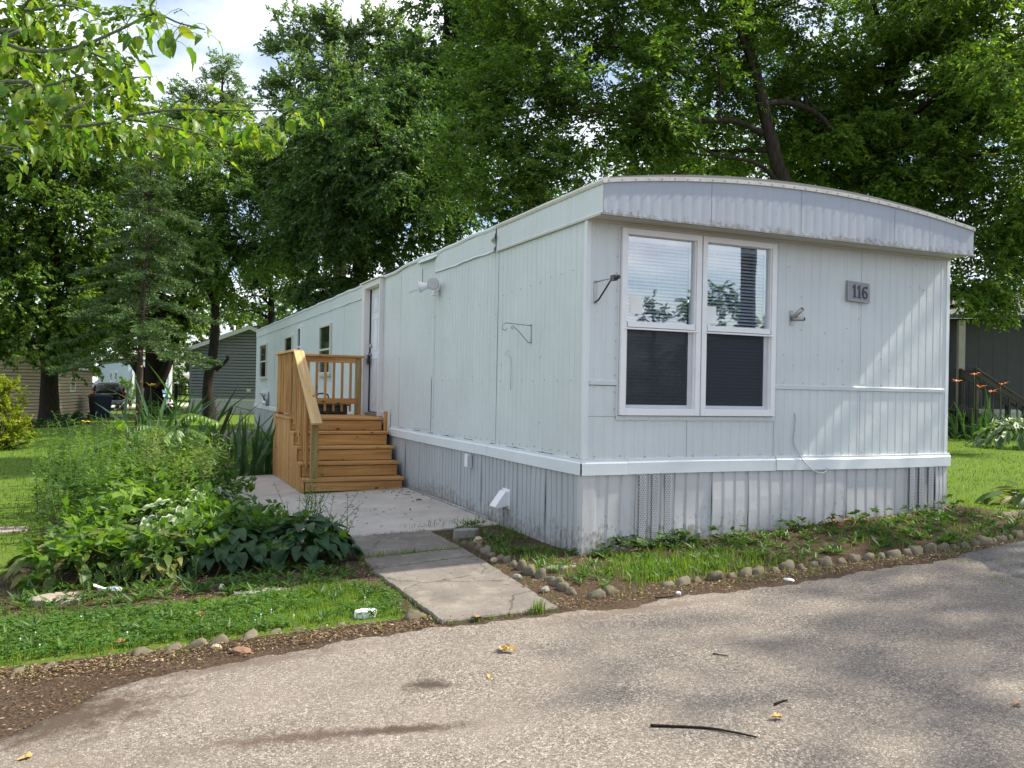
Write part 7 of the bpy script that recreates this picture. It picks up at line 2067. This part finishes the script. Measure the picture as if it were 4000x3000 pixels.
# sticks and fallen leaves on the drive
def stick(label, pts, r_):
    P = []
    for px, py in pts:
        d = ground_hit(px, py, 0.012); P.append((d[0], d[1], d[2] + r_ * 0.8))
    return tag(obj('stick', MB().tube(smooth_curve(P, 5), [r_ * (1 - 0.4 * k / (5 * (len(P) - 1))) for k in range(5 * (len(P) - 1) + 1)], 6), M['bark_dark']), label, 'stick')
stick('long dark curved stick lying on the drive at the bottom', [(2540, 2838), (2640, 2842), (2760, 2848), (2860, 2864), (2955, 2884)], 0.0065)
stick('short brown twig on the drive above the long stick', [(3025, 2755), (3050, 2745), (3075, 2738)], 0.006)
stick('thin dark twig on the drive left of the short brown twig', [(2785, 2555), (2815, 2560), (2845, 2565)], 0.004)
stick('pale bent twig on the soil edge of the right bed', [(2560, 2338), (2600, 2335), (2640, 2330)], 0.006)
stick('long pale stick lying in the right bed', [(2860, 2228), (2960, 2215), (3060, 2200)], 0.006)
M['dry'] = plain('dry_leaf', (0.30, 0.16, 0.06), 0.8, vary=0.35, scale=40); M['dry_y'] = plain('yellow_dry_leaf', (0.46, 0.30, 0.09), 0.7, vary=0.3, scale=40); M['dry_d'] = plain('dark_dry_leaf', (0.10, 0.055, 0.03), 0.85, vary=0.3, scale=40)
def fallen(label, px, py, size, mat, seed, curl=0.5):
    rr = random.Random(seed); d = ground_hit(px, py, 0.012)
    n = 9; V, F = [], []
    P = [(0, .1), (.15, .35), (.3, .22), (.42, .45), (.6, .25), (.78, .2), (1, 0)]
    for s in (1, -1):
        b = len(V)
        for u, w_ in P:
            V.append((u * size, 0, curl * size * 0.25 * (u - .5) ** 2 + 0.004)); V.append((u * size, s * w_ * size * (0.8 + rr.uniform(-.2, .2)), curl * size * (0.35 * w_ + rr.uniform(0, .18)) + 0.005))
        for i in range(len(P) - 1):
            q = (b + 2 * i, b + 2 * i + 2, b + 2 * i + 3, b + 2 * i + 1); F.append(q if s > 0 else q[::-1])
    me = bpy.data.meshes.new('fallen_leaf'); me.from_pydata(V, [], F); me.update()
    o = obj('fallen_leaf', me, mat, None, loc=(d[0], d[1], d[2]), rot=(rr.uniform(-.3, .3), rr.uniform(-.3, .3), rr.uniform(0, 6.28)))
    return tag(o, label, 'leaf')
fallen('large curled yellow-brown leaf in the middle of the drive', 1975, 2552, 0.095, M['dry_y'], 1, 1.0)
fallen('curled yellow leaf touching the largest fallen leaf on the drive', 2010, 2548, 0.075, M['dry_y'], 2, 0.9)
fallen('small tan leaf on the drive below the largest fallen leaf', 1912, 2638, 0.05, M['dry_y'], 3, 0.6)
fallen('curled tan leaf on the drive right of the long stick', 3055, 2808, 0.06, M['dry_y'], 4, 0.9)
fallen('small brown leaf on the drive near the right edge', 3960, 2762, 0.05, M['dry'], 5, 0.8)
fallen('dry brown leaf on the bottom edge of the big walk slab', 1875, 2412, 0.085, M['dry'], 6, 0.5)
fallen('dark curled leaf on the soil right of the big walk slab', 2062, 2295, 0.09, M['dry_d'], 7, 1.1)
fallen('upright tan leaf in the left grass strip near the edging', 505, 2510, 0.085, M['dry'], 8, 1.2)
fallen('dry tan leaf lying in the middle of the left grass strip', 790, 2415, 0.085, M['dry'], 9, 0.8)
fallen('pale dry leaf in the soil by the left edging stones', 1182, 2508, 0.06, M['dry_y'], 10, 0.7)
fallen('pale dry leaf at the bottom left corner of the drive', 130, 2955, 0.07, M['dry_y'], 11, 0.6)
fallen('yellow leaf on the soil right of the walk joint', 1855, 2180, 0.05, M['dry_y'], 12, 0.5)
fallen('dark leaf on the patio nearest the lowest step', 1600, 1935, 0.08, M['dry_d'], 13, 0.9)
fallen('dark leaf on the patio below the vent cover', 1625, 1958, 0.08, M['dry_d'], 14, 0.8)
fallen('brown leaf on the patio before the lowest step', 1530, 1980, 0.07, M['dry_d'], 15, 0.6)
fallen('tan leaf curled on the lowest porch tread', 1523, 1858, 0.06, M['dry_y'], 16, 0.9)
bpy.data.objects[-1] if False else None
o = obj('red_cord', MB().tube(smooth_curve([ground_hit(3235, 2055), ground_hit(3260, 2042) + np.array([0, 0, .03]), ground_hit(3280, 2060) + np.array([0, 0, .02]), ground_hit(3300, 2050) + np.array([0, 0, .05]), ground_hit(3340, 2048) + np.array([0, 0, .03]), ground_hit(3320, 2070)], 6), 0.005, 6), plain('red_plastic', (0.55, 0.07, 0.02), 0.5)); tag(o, 'tangled red-orange cord in the weeds under the front wall', 'cord')

# ------------------------------------------------------------------ grass, clover, weeds, litter (nobody could count these)
M['grass'] = leaf_mat('grass_blades', [(0.05, 0.12, 0.015), (0.085, 0.175, 0.02), (0.13, 0.22, 0.026), (0.23, 0.27, 0.06)], 0.45)
M['clover'] = leaf_mat('clover_leaves', [(0.04, 0.115, 0.018), (0.068, 0.16, 0.024), (0.11, 0.21, 0.034)], 0.4)
M['litter'] = leaf_mat('soil_litter', [(0.04, 0.025, 0.015), (0.12, 0.07, 0.035), (0.22, 0.14, 0.07), (0.34, 0.25, 0.15)], 0.05)
gzv = np.vectorize(gz)
def blades(rg, X, Y, hmin, hmax, wd, bend=0.45, per=1):
    n = len(X); Z = gzv(X, Y)
    az = rg.uniform(0, 2 * PI, n); d = np.stack([np.cos(az), np.sin(az), np.zeros(n)], 1); s = np.stack([-np.sin(az), np.cos(az), np.zeros(n)], 1)
    h = rg.uniform(hmin, hmax, n)[:, None]; w_ = (wd * rg.uniform(0.7, 1.3, n))[:, None]
    b = rg.uniform(0.05, 1.0, n)[:, None] * bend
    P = np.stack([X, Y, Z - 0.005], 1); up = np.array([0, 0, 1.0])
    m_ = P + up * h * 0.55 + d * h * b * 0.3; t_ = P + up * h * (1 - 0.35 * b) + d * h * b
    V = np.stack([P - s * w_ * .5, P + s * w_ * .5, m_ - s * w_ * .42, m_ + s * w_ * .42, t_], 1).reshape(-1, 3)
    i = np.arange(n, dtype=np.int32)[:, None] * 5
    F = np.concatenate([i + np.array([[0, 1, 3]]), i + np.array([[0, 3, 2]]), i + np.array([[2, 3, 4]])], 1).reshape(-1, 3)
    return V, F
def fbm(x, y, s=0):
    return 0.5 + 0.22 * np.sin(2.1 * x + 1.3 * y + s) + 0.16 * np.sin(5.3 * x - 3.7 * y + 2 * s) + 0.14 * np.sin(9.7 * x + 8.1 * y + s) + 0.1 * np.sin(19 * x - 15 * y)
rg = np.random.default_rng(77)
GV, GF, gb_ = [], [], 0
def addg(V, F):
    global gb_
    GV.append(V); GF.append(F + gb_); gb_ += len(V)
# left strip
n = 26000; X = rg.uniform(-7.5, -1.72, n); Y = rg.uniform(-1.12, 0.25, n)
top = -0.12 + 0.10 * np.sin(X * 2.3) + 0.06 * np.sin(X * 7.7) - 0.35 * np.clip((X + 4.0) * -0.3, -1, 0) * 0
top = np.where(X < -3.4, top + 0.30 * np.clip((-3.4 - X) / 0.9, 0, 1), top)
rgt = -1.80 + 0.05 * np.sin(Y * 9)
ok = (Y < top + rg.normal(size=n) * 0.05) & (Y > -1.07 + 0.05 * np.sin(X * 11) + rg.normal(size=n) * 0.03) & (X < rgt)
addg(*blades(rg, X[ok], Y[ok], 0.02, 0.065, 0.0045))
# right bed, patchy
n = 22000; X = rg.uniform(-0.6, 4.6, n); Y = rg.uniform(-1.1, 0.0, n)
dn_ = fbm(X, Y, 2.0) + 0.35 * np.exp(-((X - 0.65) / 0.55) ** 2 - ((Y + 0.75) / 0.3) ** 2) - 0.25 * np.clip((Y + 0.35) / 0.3, 0, 1)
ok = rg.random(n) < np.clip((dn_ - 0.42) * 2.2, 0.02, 1) * np.where(X > 1.3, 0.24, 0.7)
tall = 0.05 + 0.09 * np.exp(-((X[ok] - 0.65) / 0.55) ** 2)
addg(*blades(rg, X[ok], Y[ok], 0.03, 0.10, 0.0045, 0.6))
n = 950; X = rg.normal(0.55, 0.34, n); Y = rg.normal(-0.74, 0.14, n); addg(*blades(rg, X, Y, 0.04, 0.12, 0.005, 0.7))
n = 1500; X = rg.uniform(-0.62, 0.0, n); Y = rg.uniform(-0.05, 1.9, n); ok = fbm(X * 2, Y * 2, 3) > 0.52; addg(*blades(rg, X[ok], Y[ok], 0.03, 0.10, 0.0045, 0.7))
# left lawn and behind the patio
n = 52000; X = rg.uniform(-10, -0.3, n); Y = 2.0 + 24 * rg.random(n) ** 1.3
ok = ~((X > -2.62) & (Y < 8.3)) & ~((X > -4.3) & (Y < 7.8))
ok &= ~((X > -5.0) & (Y < 2.4))
addg(*blades(rg, X[ok], Y[ok], 0.025, 0.06, 0.010))
n = 9000; X = rg.uniform(-9, -4.1, n); Y = rg.uniform(0.3, 6, n); ok = (fbm(X, Y, 1) > 0.35) ; addg(*blades(rg, X[ok], Y[ok], 0.02, 0.06, 0.006))
# right lawn
n = 42000; X = rg.uniform(4.33, 18, n); Y = -0.85 + 13 * rg.random(n) ** 1.2; ok = ~((X < 4.4) & (Y > -0.02)); addg(*blades(rg, X[ok], Y[ok], 0.025, 0.06, 0.009))
# joints and edges of the concrete, foot of the drive
def line_grass(x0, y0, x1, y1, n, sp, h0, h1):
    t_ = rg.random(n); cl = np.sin(t_ * 37) + np.sin(t_ * 91 + 2); t_ = t_[cl > -0.2]; n = len(t_)
    addg(*blades(rg, x0 + (x1 - x0) * t_ + rg.normal(size=n) * sp, y0 + (y1 - y0) * t_ + rg.normal(size=n) * sp, h0, h1, 0.004, 0.8))
line_grass(-1.68, 1.725, -0.8, 1.74, 150, 0.012, 0.02, 0.06); line_grass(-1.7, 0.715, -0.82, 0.748, 220, 0.012, 0.02, 0.07); line_grass(-1.72, 0.243, -0.82, 0.385, 120, 0.012, 0.02, 0.05)
line_grass(-1.70, 0.715, -1.2, 0.73, 260, 0.02, 0.03, 0.11); line_grass(-1.3, 0.72, -0.85, 0.748, 160, 0.02, 0.03, 0.09); line_grass(-1.66, -1.37, -0.9, -1.39, 260, 0.015, 0.02, 0.06); line_grass(-1.72, -1.3, -1.74, 0.7, 300, 0.02, 0.02, 0.07); line_grass(-0.80, -1.2, -0.76, 1.7, 160, 0.03, 0.02, 0.08)
line_grass(-4, -1.32, -1.8, -1.22, 260, 0.05, 0.02, 0.06); line_grass(-0.5, -1.3, 4.3, -1.2, 420, 0.05, 0.02, 0.08); line_grass(-0.9, 1.9, -0.05, 2.0, 260, 0.06, 0.03, 0.12)
line_grass(2.6, -1.45, 1.95, -2.9, 160, 0.03, 0.02, 0.06); line_grass(-2.5, 7.7, -1.45, 7.7, 200, 0.05, 0.03, 0.1)
n = 60; X = rg.normal(-1.06, 0.018, n); Y = rg.normal(-1.375, 0.015, n); addg(*blades(rg, X, Y, 0.06, 0.13, 0.005, 0.9))
o = obj('grass', np_mesh('grass', np.concatenate(GV), np.concatenate(GF)), M['grass']); tag(o, kind='stuff')

def scatter_leaves(rg, X, Y, zoff, ll, lw, up, name, mat, tri=1, out=0.9):
    n = len(X); Z = gzv(X, Y) + zoff
    P = np.repeat(np.stack([X, Y, Z], 1), tri, axis=0); m_ = n * tri
    az = np.repeat(rg.uniform(0, 2 * PI, n), tri) + np.tile(np.arange(tri) * 2 * PI / tri, n) + rg.normal(size=m_) * 0.25
    D = unit(np.stack([np.cos(az) * out, np.sin(az) * out, rg.normal(up, 0.25, m_)], 1)); N = unit(rg.normal(size=(m_, 3)) * 0.3 + np.array([0, 0, 1.0]))
    Ln = ll * rg.uniform(0.6, 1.3, m_)
    V, F = leaves_np(P, D, N, Ln, Ln * lw)
    o = obj(name, np_mesh(name, V, F), M[mat]); return tag(o, kind='stuff')
n = 9000; X = rg.uniform(-7, -1.78, n); Y = rg.uniform(-1.04, -0.12, n); ok = fbm(X, Y, 4) > 0.3
Z = rg.uniform(0.015, 0.05, ok.sum()); scatter_leaves(rg, X[ok], Y[ok], Z, 0.017, 0.95, 0.05, 'clover', 'clover', 3)
n = 330; X = np.concatenate([rg.uniform(-0.55, 4.5, n), rg.uniform(-7, -1.9, 160), rg.uniform(-4.4, -1.9, 200), rg.uniform(-0.6, -0.05, 46)]); Y = np.concatenate([rg.uniform(-1.0, -0.06, n), rg.uniform(-1.0, -0.2, 160), rg.uniform(0.0, 0.7, 200), rg.uniform(-0.1, 1.9, 46)])
scatter_leaves(rg, X, Y, 0.01, 0.085, 0.24, 0.55, 'weeds', 'weed', 7)
n = 90; X = np.concatenate([rg.normal(0.38, 0.12, 30), rg.normal(0.95, 0.12, 25), rg.uniform(1.2, 4.4, 40)]); Y = np.concatenate([rg.normal(-0.14, 0.05, 30), rg.normal(-0.10, 0.04, 25), rg.normal(-0.15, 0.06, 40)])
scatter_leaves(rg, X, Y, rg.uniform(0.03, 0.12, len(X)), 0.06, 0.9, 0.3, 'ground_ivy', 'lf_dark', 4)
# brown litter on the bare soil, thickest along the drive and under the wall
X = np.concatenate([rg.uniform(-4.6, -1.7, 4200), rg.uniform(-0.8, 4.7, 4200), rg.uniform(-0.4, 4.5, 3000), rg.uniform(-4.6, -1.7, 2500), rg.uniform(-0.75, 0.0, 700), rg.normal(2.1, 0.35, 500), rg.uniform(-5.2, -3.1, 2600)])
Y = np.concatenate([rg.normal(-1.27, 0.09, 4200), rg.normal(-1.27, 0.09, 4200), rg.normal(-0.16, 0.10, 3000), rg.uniform(-0.05, 0.6, 2500), rg.uniform(-1.0, 1.9, 700), rg.normal(-0.14, 0.05, 500), rg.uniform(-2.75, -1.25, 2600)])
ey = np.array([edge_y(x) for x in X]); ok = (Y > ey - 0.06 * rg.random(len(X)) ** 2) & (Y < 2.0)
ok &= ~((Y < 0.4) & (X > -1.72) & (X < -0.84)); ok &= ~((Y > -0.03) & (X > -0.02))
scatter_leaves(rg, X[ok], Y[ok], rg.uniform(0.0, 0.014, ok.sum()), 0.021, 0.42, 0.1, 'leaf_litter', 'litter', 1)
n = 900; X = rg.uniform(-1.72, -0.8, n); Y = np.where(rg.random(n) < 0.6, rg.choice([0.72, 0.31, 1.73, -1.37], n) + rg.normal(size=n) * 0.035, rg.uniform(-1.35, 1.7, n)); X = np.where((rg.random(n) < 0.5), X, np.where(rg.random(n) < 0.5, -1.72 + np.abs(rg.normal(size=n)) * 0.05, -0.82 - np.abs(rg.normal(size=n)) * 0.05))
scatter_leaves(rg, X, Y, 0.0245, 0.018, 0.4, 0.05, 'walk_litter', 'litter', 1)
n = 420; X = rg.uniform(-4.5, 3.6, n); Y = rg.uniform(-4.3, -1.5, n); Y = np.array([min(y, edge_y(x) - 0.05) for x, y in zip(X, Y)])
scatter_leaves(rg, X, Y, 0.011, 0.014, 0.35, 0.1, 'drive_crumbs', 'litter', 1)
X = np.concatenate([rg.normal(-0.25, 0.18, 40), rg.uniform(-1.4, -0.1, 40)]); Y = np.concatenate([rg.normal(4.6, 0.35, 40), rg.uniform(1.9, 4.9, 40)]); ok = X < -0.04
scatter_leaves(rg, X[ok], Y[ok], 0.026, 0.045, 0.45, 0.2, 'patio_litter', 'litter', 1)
# white clover heads in the strip
n = 12; X = rg.uniform(-4.2, -1.85, n); Y = rg.uniform(-0.95, -0.15, n); fm = MB()
for x, y in zip(X, Y):
    z = gz(x, y) + rnd.uniform(0.03, 0.045); fm.cyl((x, y, z - 0.05), (x, y, z), 0.0012, 3); fm.tube([(x, y, z - 0.002), (x, y, z + 0.003), (x, y, z + 0.008)], [0.003, 0.0055, 0.002], 6)
o = obj('clover_flowers', fm, M['white']); tag(o, kind='stuff')

# ------------------------------------------------------------------ repeats share a group
GROUPS = {'hosta': 'dark hostas in the bed', 'broadleaf_plant': 'broad-leaved clumps at the front of the bed', 'variegated_hosta': 'white-edged hostas', 'iris_clump': 'strap-leaved iris clumps', 'phlox_clump': 'tall weedy stems in the bed', 'goldenrod_clump': 'tall bright weeds in the bed',
          'sumac_plant': 'compound-leaved plants', 'lily_flower': 'lily blooms on tall stems', 'daylily_clump': 'daylily clumps by the grey steps', 'stone_edging': 'rows of edging stones', 'stone': 'loose stones and pebbles', 'flagstone': 'flat stones and pavers in the beds',
          'stick': 'sticks and twigs on the ground', 'fallen_leaf': 'dry fallen leaves', 'hedge_tree': 'trees mirrored in the window', 'dark_shrub': 'shrubs in the shade of the trees'}
for o in COL.objects:
    if o.parent is None and 'category' in o:
        k = o.name.split('.')[0]
        if k in GROUPS: o['group'] = GROUPS[k]
    elif o.parent is not None and o.name.split('.')[0] in ('stems', 'foliage') : o['kind'] = 'stuff'
